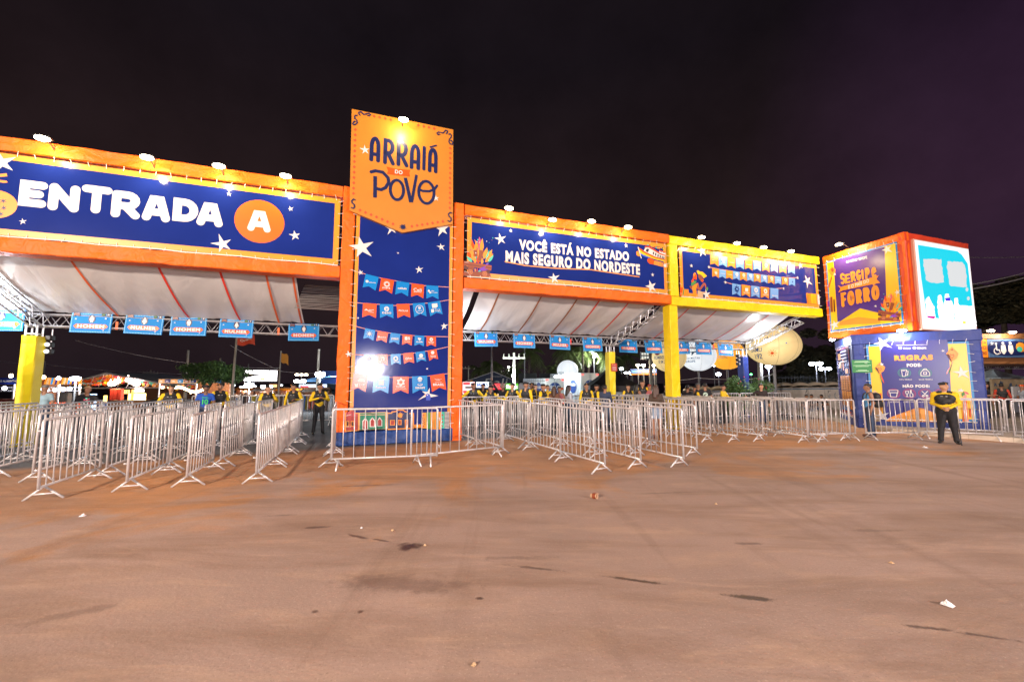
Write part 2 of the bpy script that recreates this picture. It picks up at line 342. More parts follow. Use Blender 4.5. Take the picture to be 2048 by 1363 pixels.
# raised pavement under the right-hand booth, with its pale kerb
pv = [(13.55, 15.1), (15.05, 12.75), (16.2, 11.0), (24, -1), (60, -1), (60, 45), (16.6, 45), (15.2, 21)]
m = MB(); n_ = len(pv)
m.add([(x, y, 0) for x, y in pv] + [(x, y, .13) for x, y in pv], [tuple(range(n_, 2*n_))] + [(i, (i+1) % n_, n_+(i+1) % n_, n_+i) for i in range(n_)])
tag(m.build('pavement', mat('pavement_slab', (.42, .35, .28), .85, vary=(1.6, .22), bump=(14, .25))), kind='structure')
m = MB()
for (a, b) in zip(pv[0:4], pv[1:5]):
    A, B = Vector((*a, 0)), Vector((*b, 0)); t = (B-A).normalized(); nn = Vector((t.y, -t.x, 0)); k = int((B-A).length/1.0)+1
    if nn.dot(Vector((-1, -1, 0))) < 0: nn = -nn
    for i in range(k):
        p, q = A+(B-A)*(i/k)+t*.006, A+(B-A)*((i+1)/k)-t*.006
        o = [p+nn*.004, q+nn*.004, q-nn*.16, p-nn*.16]
        m.add([(*o[j].xy, 0) for j in range(4)]+[(*o[j].xy, .137) for j in range(4)], [(0,1,5,4), (1,2,6,5), (2,3,7,6), (3,0,4,7), (4,5,6,7)])
tag(m.build('kerb', mat('kerb_paint', (.62, .53, .43), .8, vary=(2.5, .2), bump=(16, .2))), kind='structure')
# ================================================================== GATE FRAMES
def fabric_beam(mb, x0, x1, y0, y1, z0, z1, seed=0):
    """a truss beam wrapped in stretched cloth: slightly puckered sheet along its length"""
    q = random.Random(seed); horiz = (x1-x0) > (z1-z0); Ln = (x1-x0) if horiz else (z1-z0); k = max(4, int(Ln/.22)); rows = []
    for i in range(k+1):
        f = i/k; j = lambda a=.011: q.uniform(-a, a); pu = .012*abs(math.sin(f*Ln*math.pi/1.05))
        b = .03; c = [(y0+b, z0, 1, 0), (y0, z0+b, 0, 0), (y0, z1-b, 0, 0), (y0+b, z1, 0, 1), (y1, z1, 0, 1), (y1, z0, 0, 0)] if horiz else None
        if horiz: rows.append([(x0+f*Ln, y0+b, z0+j()*.6+pu), (x0+f*Ln, y0+j()+pu, z0+b), (x0+f*Ln, y0+j()+pu*1.6, (z0+z1)/2), (x0+f*Ln, y0+j()+pu, z1-b), (x0+f*Ln, y0+b, z1+j()*.6-pu), (x0+f*Ln, y1, z1), (x0+f*Ln, y1, z0)])
        else: rows.append([(x0+j()*.6+pu, y0+b, z0+f*Ln), (x0+b, y0+j()+pu, z0+f*Ln), ((x0+x1)/2, y0+j()+pu*1.6, z0+f*Ln), (x1-b, y0+j()+pu, z0+f*Ln), (x1+j()*.6-pu, y0+b, z0+f*Ln), (x1, y1, z0+f*Ln), (x0, y1, z0+f*Ln)])
    vs = [p for r in rows for p in r]; c = 7
    fs = [(i*c+a, i*c+(a+1) % c, (i+1)*c+(a+1) % c, (i+1)*c+a) for i in range(k) for a in range(c)]
    fs += [tuple(range(c-1, -1, -1)), tuple(k*c+a for a in range(c))]
    mb.add(vs, fs)
def header(name, s0, s1, m, zb, zt, label, posts, seed):
    e = empty(name, G((s0+s1)/2, 0, 0), GA, label, 'gate header'); h = (s1-s0)/2
    mb = MB(); fabric_beam(mb, -h, h, 0, .42, zt-.36, zt, seed); mb.build('top_beam', m, e, smooth=False)
    mb = MB(); fabric_beam(mb, -h, h, 0, .42, zb, zb+.37, seed+1); mb.build('bottom_beam', m, e)
    for (a, b, z0, z1) in posts:
        mb = MB(); fabric_beam(mb, a-(s0+s1)/2, b-(s0+s1)/2, .012, .41, z0, z1, seed+int(a*10)); mb.build('post', m, e)
    # dark inner truss seen through the gaps beside the banner
    mb = MB()
    for z in (zb+.5, (zb+zt)/2, zt-.5): mb.tube([(-h, .3, z), (h, .3, z)], .025, 6)
    k = int(2*h/1.4)
    for i in range(k): mb.tube([(-h+i*1.4, .3, zb+.38), (-h+i*1.4+.7, .3, zt-.37)], .018, 5)
    mb.build('inner_truss', ALU, e)
    return e
header('gate_header', -9.7, -.645, ORANGE, 4.82, 7.62, 'orange cloth-wrapped gate header carrying the ENTRADA A banner', [(-9.68, -9.32, 0, 4.81), (-9.68, -9.32, 5.2, 7.25)], 1)
header('gate_header', 3.07, 11.30, ORANGE, 4.80, 7.60, 'orange cloth-wrapped gate header carrying the VOCÊ ESTÁ NO ESTADO banner', [], 5)
header('gate_header', 11.32, 19.9, YELLOW, 4.76, 7.57, 'yellow cloth-wrapped gate header carrying the rows of small flags', [(11.325, 11.72, 5.14, 7.20), (11.22, 11.62, 0, 4.75)], 9)
# tower
tw = empty('gate_tower', G(1.2, 0, 0), GA, 'tall orange gate tower with a blue foot between the two orange headers', 'gate tower')
for a, b in ((-.63, -.27), (2.70, 3.05)):
    mb = MB(); fabric_beam(mb, a-1.2, b-1.2, 0, .5, .37 if a < 0 else 0, 7.61, int(a*7)+40); mb.build('post', ORANGE, tw)
mb = MB(); mb.box(-.268-1.2, 2.698-1.2, .22, .48, .4, 7.6); mb.build('core', mat('tower_back_cloth', (.10, .02, .006), .7), tw)
mb = MB(); fabric_beam(mb, -.645-1.2, 2.745-1.2, -.03, .21, 0, .40, 77); mb.build('plinth', mat('plinth_cloth', (.010, .055, .24), .5, bump=(3, .8, 1)), tw)
# ------------------------------------------------------------------ banners
def lashing(mb, x0, x1, z0, z1, gap, sides='tblr', step=.34, seed=0):
    q = random.Random(seed)
    def tie(a, b): mb.tube([a, ((a[0]+b[0])/2+q.uniform(-.01, .01), -.03, (a[2]+b[2])/2), b], .0065, 4)
    k = int((x1-x0)/step)
    for i in range(k+1):
        x = x0+.1+i*(x1-x0-.2)/k; j = q.uniform(-.05, .05)
        if 't' in sides: tie((x, -.012, z1-.05), (x+j, -.05, z1+gap+.04))
        if 'b' in sides: tie((x, -.012, z0+.05), (x+j, -.05, z0-gap-.04))
    k = int((z1-z0)/step)
    for i in range(k+1):
        z = z0+.1+i*(z1-z0-.2)/k; j = q.uniform(-.05, .05)
        if 'l' in sides: tie((x0+.05, -.012, z), (x0-gap-.04, -.05, z+j))
        if 'r' in sides: tie((x1-.05, -.012, z), (x1+gap+.04, -.05, z+j))
    if 'b' in sides: mb.tube([(x0+(x1-x0)*i/14, -.03, z0-gap*.55+.012*math.sin(i*2.1)) for i in range(15)], .014, 5)
def banner(name, s0, s1, z0, z1, d, label, border=.15, bm=AMBER, fm=NAVY, cat='banner', lash='tblr', seed=1, loc=None, rz=GA):
    """a printed vinyl sheet; returns root, painter factory and photo->sheet mapping"""
    cx = (s0+s1)/2; wd = s1-s0; ht = z1-z0; q = random.Random(seed)
    origin = G(cx, d, z0) if loc is None else Vector(loc)
    bil = lambda x, z: 0.0
    mb = MB(); nu = max(6, int(wd/.25)); nv = max(4, int(ht/.25))
    mb.grid(lambda a, b: ((a-.5)*wd, bil((a-.5)*wd, b*ht), b*ht), nu, nv)
    root = mb.build(name, bm, None, origin, rz, smooth=True); tag(root, label, cat)
    warp = lambda x, z, y: (x, y + bil(x, z), z)
    if fm is not None:
        fl = MB(); fl.grid(lambda a, b: warp((a-.5)*(wd-2*border), border+b*(ht-2*border), -.0045), nu, nv); fl.build('field', fm, root, smooth=True)
    if lash:
        lb = MB(); lashing(lb, -wd/2, wd/2, 0, ht, .05, lash, seed=seed); lb.build('lashing', CORD, root)
    if loc is None: px = lambda u, v: ((lambda p: (p[0]-cx, p[1]-z0))(fp(u, v, d)))
    else: px = lambda u, v: ((lambda p: (p[0], p[1]-origin.z))(pl(u, v, origin, rz)))
    def paint(lay=3):
        a = Art(warp); a.lay = lay; return a
    return root, paint, px
def pbox(px, pts):
    P = [px(*p) for p in pts]; return min(p[0] for p in P), max(p[0] for p in P), min(p[1] for p in P), max(p[1] for p in P)
def starp(a, px, u, v, rpx, rot=0.0, seed=1):
    c = px(u, v); e = px(u, v+rpx); a.use(WHITE).star(c[0], c[1], abs(c[1]-e[1]), rot, seed=seed)
def polyp(a, px, m, pts): a.use(m).poly([px(*p) for p in pts])
# --- ENTRADA A
root, paint, px = banner('banner', -9.3, -.70, 5.235, 7.215, .07, 'wide navy ENTRADA A banner with an amber edge above the left lanes', seed=3)
a = paint(); a.use(WHITE)
E3 = lambda pts: pbox(px, pts)
for ch, q in zip('ENTRADA', (((38,358),(95,418)), ((97,365),(160,427)), ((162,368),(224,431)), ((223,379),(282,441)), ((285,388),(342,447)), ((346,394),(397,448)), ((394,402),(447,457)))):
    (u0, v0), (u1, v1) = q; x0 = px(u0, (v0+v1)/2)[0]; x1 = px(u1, (v0+v1)/2)[0]; z1 = px((u0+u1)/2, v0+4)[1]; z0 = px((u0+u1)/2, v1-4)[1]
    a.word(ch, x0, x1, z0, z1, .19)
a.build('lettering', None, root)
a = paint(); c = px(519, 442); r_ = abs(px(519, 400)[1]-c[1]); a.use(mat('disc_shadow_print', (.5, .09, .02), .4)).disc(c[0]+.02, c[1]-.025, r_); a.use(DISC).disc(c[0], c[1], r_)
a.use(WHITE); (x0, z1), (x1, z0) = px(497, 419), px(541, 466); a.lay += 1; a.word('A', x0, x1, z0, z1, .17); a.build('letter_disc', None, root)
a = paint()
for (u, v, r1, ro) in ((3,325,24,.3), (46,443,6,.2), (458,388,5,.1), (445,488,18,.35), (581,418,5,.3), (590,471,11,.2)): starp(a, px, u, v, r1, ro, u)
a.build_each('star', root); a = paint(); a.use(ORP); c = px(-8, 408); rr = abs(px(-8, 380)[1]-c[1]); a.disc(c[0], c[1], rr*1.12, rr); a.use(AMBER).disc(c[0]+.02, c[1]+rr*.6, rr*.6, rr*.3)
for (u, v) in ((7,402), (8,416), (2,428)): a.use(DNAVY); c = px(u, v); a.star(c[0], c[1], .07, .2, 6)
polyp(a, px, ORP, [(-12,362),(0,360),(14,362),(16,365),(8,366),(-4,364)]); polyp(a, px, AMBER, [(-12,350),(2,348),(14,347),(15,353),(0,354)])
a.build('lantern_print', None, root)
# --- VOCE ESTA NO ESTADO
root, paint, px = banner('banner', 3.17, 11.20, 5.225, 7.20, .07, 'navy banner reading VOCÊ ESTÁ NO ESTADO MAIS SEGURO DO NORDESTE', seed=5)
a = paint(); a.use(WHITE)
def line_word(a, px, t, uL, vL, uR, vR, hz, bold):                   # words on a straight baseline of the sheet
    x0, za = px(uL, vL); x1, zb = px(uR, vR); a.text(t, x0, x1, za, za+hz, bold, slope=(zb-za)/(x1-x0))
line_word(a, px, 'VOCÊ ESTÁ NO ESTADO', 1038, 499.5, 1258, 523, .46, .05)
line_word(a, px, 'MAIS SEGURO DO NORDESTE', 1011, 525, 1280, 550, .42, .05)
a.use(AMBER).line([px(*p) for p in ((1010,523),(1050,531),(1110,536.5),(1180,539),(1240,548),(1278,553.5))], .035)
a.build('lettering', None, root)
a = paint()
for (u, v, r1, ro) in ((1001,478,12,.25), (1021.5,461.5,4.5,.1), (1108,556,12,.2), (1252,491,5,.1), (1305,549.5,4,.1), (1302,573,15,.3)): starp(a, px, u, v, r1, ro, u)
a.build_each('star', root)
def fire(a, f, sc_=1.0):                                                # camp fire drawing: f maps zoomed survey points to the sheet
    def leaf(m, x, y, L, wd, ang):
        P = []; dx, dy = math.sin(ang), -math.cos(ang)
        for t, k in ((0, 0), (.2, .7), (.45, 1), (.75, .55), (1, 0), (.75, -.45), (.45, -.8), (.2, -.6)): P.append(f(x+dx*L*t - dy*wd*k, y+dy*L*t + dx*wd*k))
        a.use(m).poly(P)
    for m, x, y, L, wd, an in ((REDP,470,800,420,60,-.1),(PINKP,585,640,320,40,-.05),(ORP,540,560,180,28,-.3),(AMBER,600,640,290,45,.1),(AMBER,430,720,240,45,-.1),(ORP,480,700,250,40,.05),(REDP,420,760,190,40,-.5),(REDP,670,740,170,45,.2),(AMBER,650,760,240,50,.3),(AMBER,700,790,250,50,.5),(TEAL,690,780,220,22,.35),(ORP,680,820,230,45,.75),(TEAL,740,820,180,32,.65),(TEAL,430,820,160,36,-.75),(AMBER,460,800,170,34,-.3),(AMBER,545,780,270,26,0),(TEAL,490,810,200,24,.05),(REDP,545,850,190,36,.1),(ORP,480,860,150,30,.1),(AMBER,620,860,130,32,0)): leaf(m, x, y, L, wd, an)
    P = lambda m, pts: a.use(m).poly([f(*p) for p in pts])
    P(BROWN, [(450,590),(530,575),(540,700),(480,720)]); P(BROWN, [(570,580),(660,600),(600,800),(540,790)])
    P(BROWN, [(265,1000),(760,1010),(800,1110),(265,1085)])
    P(BROWN, [(350,900),(470,920),(430,1070),(340,1050)]); P(BROWN, [(620,960),(735,980),(730,1100),(625,1095)]); P(DBROWN, [(265,880),(360,910),(345,970),(265,950)]); P(DBROWN, [(700,980),(775,985),(770,1050),(735,1040)])
    P(mat('log_print', (.27, .055, .018), .5), [(275,795),(810,885),(800,985),(265,880)]); P(DBROWN, [(280,850),(800,925),(800,940),(280,862)])
    for (x, y, r1) in ((395,1010,48), (675,1050,48)):
        c = f(x, y); e = f(x, y+r1); a.use(mat('log_end_print', (.42, .14, .05), .5)).disc(c[0], c[1], abs(c[1]-e[1])); 
        a.use(BROWN); rr = abs(c[1]-e[1]); a.line([(c[0]+rr*.55*math.cos(t*.524), c[1]+rr*.55*math.sin(t*.524)) for t in range(12)], rr*.16, True)
    for m, x, y, L, wd, an in ((PURP,540,1000,190,34,1.0),(PURP,600,975,140,24,1.45),(PURP,690,870,80,20,1.1),(TEAL,545,995,60,14,1.5),(AMBER,490,1010,80,14,-.1),(REDP,520,1010,80,12,.1)): leaf(m, x, y, L, wd, an)
    q = random.Random(4)
    for k in range(22):
        c = f(q.uniform(360, 860), q.uniform(340, 860)); e = q.uniform(.008, .022)*sc_; a.use(q.choice((WHITE, AMBER, TEAL, PINKP))).disc(c[0], c[1], e, n=8)
a = paint(); fire(a, lambda x, y: px(900+x/9.733, 440+y/9.733)); a.build('camp_fire_print', None, root)
a = paint(); z = lambda x, y: px(1250+x/15.14, 470+y/15.14); P = lambda m, pts: a.use(m).poly([z(*p) for p in pts])
P(ORP, [(340,500),(395,480),(455,640),(400,640),(345,600)])
P(mat('boat_blue_print', (.01, .10, .62), .4), [(455,545),(700,660),(790,690),(700,690),(560,645),(480,600)])
P(SUNY, [(400,400),(560,500),(900,640),(1200,730),(1210,770),(1180,800),(900,735),(560,600),(450,540)])
P(REDP, [(400,370),(560,470),(700,545),(900,650),(1210,735),(1205,765),(900,690),(660,580),(540,520),(410,420)])
P(WHITE, [(560,480),(620,375),(720,380),(900,470),(1060,560),(1210,630),(1195,735),(900,645),(720,560)])
P(REDP, [(585,375),(620,335),(740,350),(900,440),(1060,545),(1215,605),(1210,635),(1050,585),(880,480),(720,385)])
P(BLACK, [(650,410),(735,425),(690,520),(620,490)])
for x, y in ((840,505), (910,540), (980,580), (1045,610), (1105,635), (1155,650)): P(BLACK, [(x,y),(x+38,y+8),(x+30,y+95),(x-5,y+80)])
P(WHITE, [(1035,470),(1225,540),(1215,600),(1035,535)]); P(REDP, [(1030,450),(1235,520),(1225,545),(1030,478)]); P(BLACK, [(1050,490),(1120,510),(1120,530),(1050,505)]); P(BLACK, [(1145,515),(1195,530),(1190,550),(1145,535)])
P(WHITE, [(378,365),(405,360),(500,705),(480,712)])
P(REDP, [(700,700),(780,705),(880,765),(860,890),(740,870),(680,810),(670,750)])
P(AMBER, [(885,765),(1140,830),(1130,965),(860,890)])
for k in range(4): P(mat('ring_print', (.62, .10, .10), .5), [(930+k*55,780+k*14),(942+k*55,783+k*14),(935+k*55,905+k*14),(922+k*55,902+k*14)])
c = z(1215, 930); a.use(AMBER).star(c[0], c[1], .16, .2, 14, .6); a.use(WHITE).star(c[0]-.01, c[1]+.01, .10, .1, 12, .6)
for i, (x, y) in enumerate(((690,295),(740,310),(795,330),(845,350),(890,365),(940,380),(985,390),(1030,392),(1085,385))): P((TEAL, REDP, SUNY, ORP, REDP, TEAL, ORP, SUNY, ORP)[i], [(x-22,y-20),(x+22,y-12),(x+18,y+25),(x-20,y+18)])
P(GREENP, [(1130,380),(1215,430),(1200,475),(1120,430)]); P(SUNY, [(1150,400),(1205,435),(1190,460),(1135,425)])
a.build('boat_print', None, root)
# --- flags banner
root, paint, px = banner('banner', 11.83, 19.78, 5.17, 7.165, .07, 'navy banner with three rows of small orange and blue flags on the yellow header', seed=8)
def pennants(a, px, rows, cols, zoom, cut=.17):
    ox, oy, k = zoom
    for ri, row in enumerate(rows):
        for i, (x0, y0, x1, y1, h_) in enumerate(row):
            f = lambda x, y: px(ox+x/k, oy+y/k)
            m = cols[ri][i]; lean = cols[ri+10][i] if ri+10 in cols else 0
            a.use(m).poly([f(x0, y0), f(x1, y1), f(x1+lean, y1+h_), f((x0+x1)/2+lean, (y0+y1)/2+h_*.80), f(x0+lean, y0+h_)])
a = paint(); fl = lambda x, y: px(1400+x/8.19, 490+y/8.19)
r1 = [(165+i*141.5, 150+i*(22-i*.45), 300+i*139, 182+i*(20-i*.4), 168-i*2) for i in range(10)]
r2 = [(197+i*114, 378+i*(15.5-i*.12), 306+i*113.4, 400+i*(14.5-i*.1), 140-i*1.2) for i in range(12)]
r3 = [(523+i*156, 625+i*19, 663+i*154, 652+i*15, 190-i*3) for i in range(5)]
alt = lambda n, k: [(ORP, PALEB)[(i+k) % 2] for i in range(n)]
def strings(a, px, zoom, lines, wd=.02):
    ox, oy, k = zoom
    for L_ in lines: a.use(mat('string_print', (.75, .30, .18), .5)).line([px(ox+x/k, oy+y/k) for x, y in L_], wd)
strings(a, px, (1400, 490, 8.19), [[(60,110),(300,180),(800,255),(1300,320),(1640,320)], [(140,360),(300,392),(800,470),(1300,530),(1590,535)], [(410,605),(530,640),(900,690),(1150,715),(1360,705)]])
pennants(a, px, [r1, r2, r3], {0: alt(10, 0), 1: alt(12, 0), 2: alt(5, 1)}, (1400, 490, 8.19))
a.build('flag_print', None, root)
a = paint(8); a.use(WHITE)
UNREAD = {'unimed','ymeli','Maratá','avant','energia','saúde','gás','UGB','Energipe','turismo','governo','Rede','Primavera','SSE','energisa','Telergipe','sistema','copergás','Espaço','Cultural','sergipe','BS'}
def ptext(a, f, t, x, y, wd, h_, m=WHITE, bold=.02):
    (x0, z1), (x1, z0) = f(x-wd/2, y-h_/2), f(x+wd/2, y+h_/2); zc = f(x, y)[1]; hh = abs(z1-z0)*.8; a.use(m)
    if t in UNREAD:                                                   # too blurred to read: a run of small strokes
        q = random.Random(int(x)); k = max(4, len(t)); st = (x1-x0)/k
        for i in range(k): h2 = hh*q.choice((.5, .55, .8)); a.rect(x0+i*st, x0+i*st+st*.72, zc-hh*.4, zc-hh*.4+h2)
    else: a.text(t, x0, x1, zc-hh/2, zc+hh/2, bold)
def pdisc(a, f, x, y, r1, m=WHITE, n=14): c = f(x, y); e = f(x+r1, y); a.use(m).disc(c[0], c[1], abs(e[0]-c[0]), n=n)
for i, t in enumerate(('unimed', 'eneva', 'ymeli', 'Celi', 'Maratá', 'avant', 'DESO', 'PISOLAR', '9', 'BNB')):
    x0, y0, x1, y1, h_ = r1[i]; x = (x0+x1)/2; y = (y0+y1)/2+h_*.5
    if i in (1, 6): pdisc(a, fl, x, y-22, 24); pdisc(a, fl, x, y-22, 12, PALEB if i == 1 else ORP); ptext(a, fl, t, x, y+26, 70, 20)
    else: ptext(a, fl, t, x, y, 84 if len(t) > 2 else 40, 26 if i != 3 else 40)
for i, t in enumerate(('', 'energia', 'netiz', 'BS', 'Sergipe', 'saúde', 'BAND', 'aperipê', 'gás', 'UGB', 'Energipe', '')):
    x0, y0, x1, y1, h_ = r2[i]; x = (x0+x1)/2; y = (y0+y1)/2+h_*.42
    if t == '': c = fl(x, y+10); a.use(WHITE if i == 0 else NAVY).star(c[0], c[1], .11 if i == 0 else .05, .1, 8, .45)
    elif i in (1, 2, 9): ptext(a, fl, t, x, y+8, 72, 22)
    else: pdisc(a, fl, x, y-8, 22); pdisc(a, fl, x+2, y-6, 9, ORP if i % 2 == 0 else PALEB); ptext(a, fl, t, x, y+34, 62, 15)
c = fl(592, 722); a.use(NAVY).star(c[0], c[1], .17, 0, 8, .55); a.use(PALEB).disc(c[0], c[1], .045)
x = lambda i: ((r3[i][0]+r3[i][2])/2, (r3[i][1]+r3[i][3])/2)
for i, t in ((1, 'Banese'), (2, 'FUNCAP'), (3, 'SERGIPE'), (4, 'BRASIL')):
    X_, Y_ = x(i)
    if i == 1: polyp(a, fl, WHITE, [(X_-22,Y_+50),(X_+26,Y_+52),(X_+26,Y_+110),(X_-22,Y_+106)])
    elif i == 4: ptext(a, fl, 'GOVERNO DO', X_, Y_+62, 62, 12, bold=0)
    else: pdisc(a, fl, X_, Y_+68, 30); pdisc(a, fl, X_, Y_+68, 12, PALEB if i == 2 else ORP)
    ptext(a, fl, t, X_, Y_+126, 94, 32)
a.build('flag_lettering', None, root)
a = paint(9)
for (u, v, r1_, ro) in ((1403.5,502,13,.2), (1382,531.5,4,.1), (1417,534,3.5,.1), (1450,564.5,4,.2), (1412,589,11,.15), (1600,531,8,.2), (1594,555.5,4,.1), (1566,577,3.5,.1), (1614,562,13,.5)): starp(a, px, u, v, r1_, ro, u)
a.build_each('star', root)
a = paint(); z = lambda x, y: px(1350+x/15.14, 530+y/15.14); P = lambda m, pts: a.use(m).poly([z(*p) for p in pts])
P(ORP, [(150,660),(250,680),(300,730),(400,735),(430,940),(380,900),(320,860),(280,940),(150,930)]); P(GREENP, [(260,700),(290,720),(250,930),(215,930)]); P(REDP, [(150,660),(240,690),(215,850),(170,930),(150,930)])
P(mat('skin_print', (.30, .06, .03), .5), [(640,600),(700,540),(740,690),(850,540),(900,535),(935,590),(950,740),(920,720),(890,600),(770,760),(720,765),(640,690)])
P(ORP, [(515,640),(640,560),(690,540),(640,690),(640,760),(650,830),(610,980),(500,970),(540,830)]); P(AMBER, [(500,700),(630,700),(625,760),(510,745)]); P(GREENP, [(480,550),(580,470),(650,490),(620,560),(520,630),(485,610)])
P(REDP, [(550,330),(600,280),(655,300),(650,440),(600,440),(570,400),(560,500),(500,530),(490,480),(540,400)]); P(ORP, [(545,300),(560,250),(600,228),(635,260),(600,300),(570,350)])
P(BROWN, [(690,290),(740,280),(820,350),(840,450),(790,500),(740,440),(705,380)]); P(SUNY, [(650,180),(690,155),(740,190),(830,205),(900,270),(960,330),(860,400),(830,340),(770,290),(690,270)]); P(REDP, [(780,490),(830,420),(865,440),(840,515)])
P(BROWN, [(430,640),(500,620),(520,690),(470,720)]); P(TAN, [(680,760),(830,810),(920,810),(920,870),(850,990),(680,980)]); P(GREENP, [(945,670),(990,665),(1000,720),(960,800),(940,750)]); P(DNAVY, [(850,880),(900,880),(900,990),(840,990)])
a.build('dancing_couple_print', None, root)
a = paint(6); P = lambda m, pts: a.use(m).poly([fl(*p) for p in pts])
P(ORP, [(1730,785),(1940,805),(1960,975),(1750,955)]); P(SUNY, [(1815,800),(1890,806),(1905,965),(1825,955)]); P(WHITE, [(1910,805),(1945,808),(1960,975),(1925,970)])
for k in range(9): P(DNAVY, [(1908,815+k*17),(1928,817+k*17),(1929,824+k*17),(1909,822+k*17)])
for k in range(10): P(BROWN, [(1745+(k % 2)*14,810+k*15),(1760+(k % 2)*14,811+k*15),(1760+(k % 2)*14,820+k*15),(1745+(k % 2)*14,819+k*15)]); P(BROWN, [(1790,800+k*16),(1800,806+k*16),(1792,812+k*16)])
for k in range(5): P(ORP, [(1828+k*13,806+k),(1832+k*13,806+k),(1842+k*13,958+k),(1838+k*13,958+k)])
a.build('accordion_print', None, root)
# --- tower banner
root, paint, px = banner('banner', -.235, 2.675, .44, 6.86, -.02, 'tall dark blue tower banner with five strings of orange and blue flags', border=.10, seed=12, lash='lr')
a = paint(); k9 = (690, 530, 9.084); k8 = (690, 640, 8.52)
strings(a, px, k9, [[(90,85),(380,165),(650,235),(1000,300),(1400,370),(1905,402)], [(80,678),(400,695),(900,735),(1300,705),(1600,680),(1905,628)]], .016)
strings(a, px, k8, [[(70,75),(340,145),(700,210),(1000,250),(1350,275),(1790,282)], [(60,582),(400,595),(760,598),(1100,570),(1500,510),(1790,445)], [(45,890),(300,920),(900,985),(1300,965),(1785,905)]], .016)
rowA = [(378,160,614,220,245), (660,230,894,275,245), (938,287,1170,322,245), (1213,330,1437,358,245), (1475,365,1695,380,242)]
rowB = [(325,688,575,703,258), (630,707,875,710,254), (935,708,1168,700,254), (1225,695,1450,682,248), (1500,683,1725,645,248)]
cA = {0: [SKYT, REDP, SKYT, REDP, SKYT], 10: [-60, -42, -28, -15, 3], 1: [REDP, SKYT, REDP, SKYT, SKYT], 11: [-12, 6, 18, 32, 48]}
pennants(a, px, [rowA, rowB], cA, k9)
rowC = [(345,135,518,172,180), (560,178,735,208,178), (778,212,945,236,178), (982,238,1148,252,180), (1187,256,1350,266,180), (1388,268,1548,274,178)]
rowD = [(322,588,505,588,180), (552,582,725,580,188), (775,580,945,570,184), (988,565,1162,548,182), (1197,545,1360,522,178), (1405,518,1555,488,175)]
rowE = [(150,900,400,925,295), (490,940,760,955,295), (818,958,1085,958,292), (1140,958,1398,942,290), (1447,942,1690,905,280)]
cB = {0: [SKYT, REDP, SKYT, REDP, SKYT, REDP], 10: [-34, -28, -26, -12, -6, 0], 1: [SKYT, REDP, SKYT, REDP, SKYT, REDP], 11: [-4, 4, 8, 16, 24, 30], 2: [REDP, SKYT, REDP, SKYT, REDP], 12: [-50, -24, -5, 10, 34]}
pennants(a, px, [rowC, rowD, rowE], cB, k8); a.build('flag_print', None, root)
a = paint(9); f9 = lambda x, y: px(690+x/9.084, 530+y/9.084); f8 = lambda x, y: px(690+x/8.52, 640+y/8.52)
pdisc(a, f9, 400, 297, 26); ptext(a, f9, 'turismo', 498, 318, 130, 34); c = f9(760, 350); a.use(WHITE).star(c[0], c[1], .105, 0, 16, .75, .03); a.use(REDP).disc(c[0], c[1], .045); ptext(a, f9, 'eneva', 748, 418, 140, 44)
ptext(a, f9, 'governo', 1040, 425, 165, 60); ptext(a, f9, 'Celi', 1316, 450, 145, 80); polyp(a, f9, WHITE, [(1245,485),(1388,492),(1388,500),(1245,493)]); ptext(a, f9, 'Rede', 1590, 470, 60, 28); ptext(a, f9, 'Primavera', 1620, 500, 116, 26); pdisc(a, f9, 1520, 470, 20); pdisc(a, f9, 1545, 500, 18)
polyp(a, f9, WHITE, [(345,825),(385,795),(430,825),(500,835),(430,838),(400,822)]); ptext(a, f9, 'SSE', 485, 812, 90, 36); ptext(a, f9, 'sergipe', 475, 857, 90, 22)
pdisc(a, f9, 755, 797, 46); polyp(a, f9, SKYB, [(740,765),(752,765),(752,795),(785,795),(785,806),(740,820)]); ptext(a, f9, 'DESO', 757, 870, 160, 50, bold=.04); ptext(a, f9, 'PISOLAR', 1058, 830, 170, 48)
c = f9(1353, 805); rr = abs(f9(1423, 805)[0]-c[0]); a.use(WHITE).line([(c[0]+rr*math.cos(t*.2618), c[1]+rr*1.05*math.sin(t*.2618)) for t in range(24)], .014, True); ptext(a, f9, '9', 1350, 785, 50, 66, bold=.05); polyp(a, f9, WHITE, [(1315,830),(1400,822),(1400,830),(1315,838)])
polyp(a, f9, WHITE, [(1572,705),(1672,697),(1680,755),(1650,778),(1582,780)]); ptext(a, f9, 'Banco do', 1680, 806, 95, 28); ptext(a, f9, 'Nordeste', 1680, 835, 105, 28); polyp(a, f9, WHITE, [(1562,805),(1612,800),(1615,855),(1568,865)])
c = f8(415, 232); a.use(WHITE).star(c[0], c[1], .10, .1, 8, .3, .05); ptext(a, f8, 'energisa', 648, 292, 110, 32); pdisc(a, f8, 575, 285, 16); ptext(a, f8, 'netiz', 852, 310, 118, 44); polyp(a, f8, WHITE, [(785,325),(910,330),(910,336),(785,331)])
polyp(a, f8, WHITE, [(1015,285),(1060,280),(1060,345),(1015,340)]); ptext(a, f8, 'S', 1085, 312, 44, 66, bold=.05); ptext(a, f8, 'Sergipe', 1058, 368, 90, 26)
polyp(a, f8, WHITE, [(1240,300),(1295,310),(1290,330),(1265,350),(1240,325)]); ptext(a, f8, 'Telergipe', 1268, 370, 115, 32); pdisc(a, f8, 1466, 330, 30); pdisc(a, f8, 1466, 330, 10, REDP); ptext(a, f8, 'sistema', 1468, 375, 95, 24); ptext(a, f8, 'saúde', 1468, 395, 70, 18)
c = f8(415, 655); rr = abs(f8(470, 655)[0]-c[0]); a.use(WHITE).disc(c[0], c[1], rr, rr*.6); a.use(SKYB).disc(c[0], c[1], rr*.5); a.use(WHITE).disc(c[0], c[1], rr*.36); ptext(a, f8, 'BAND', 412, 706, 105, 28)
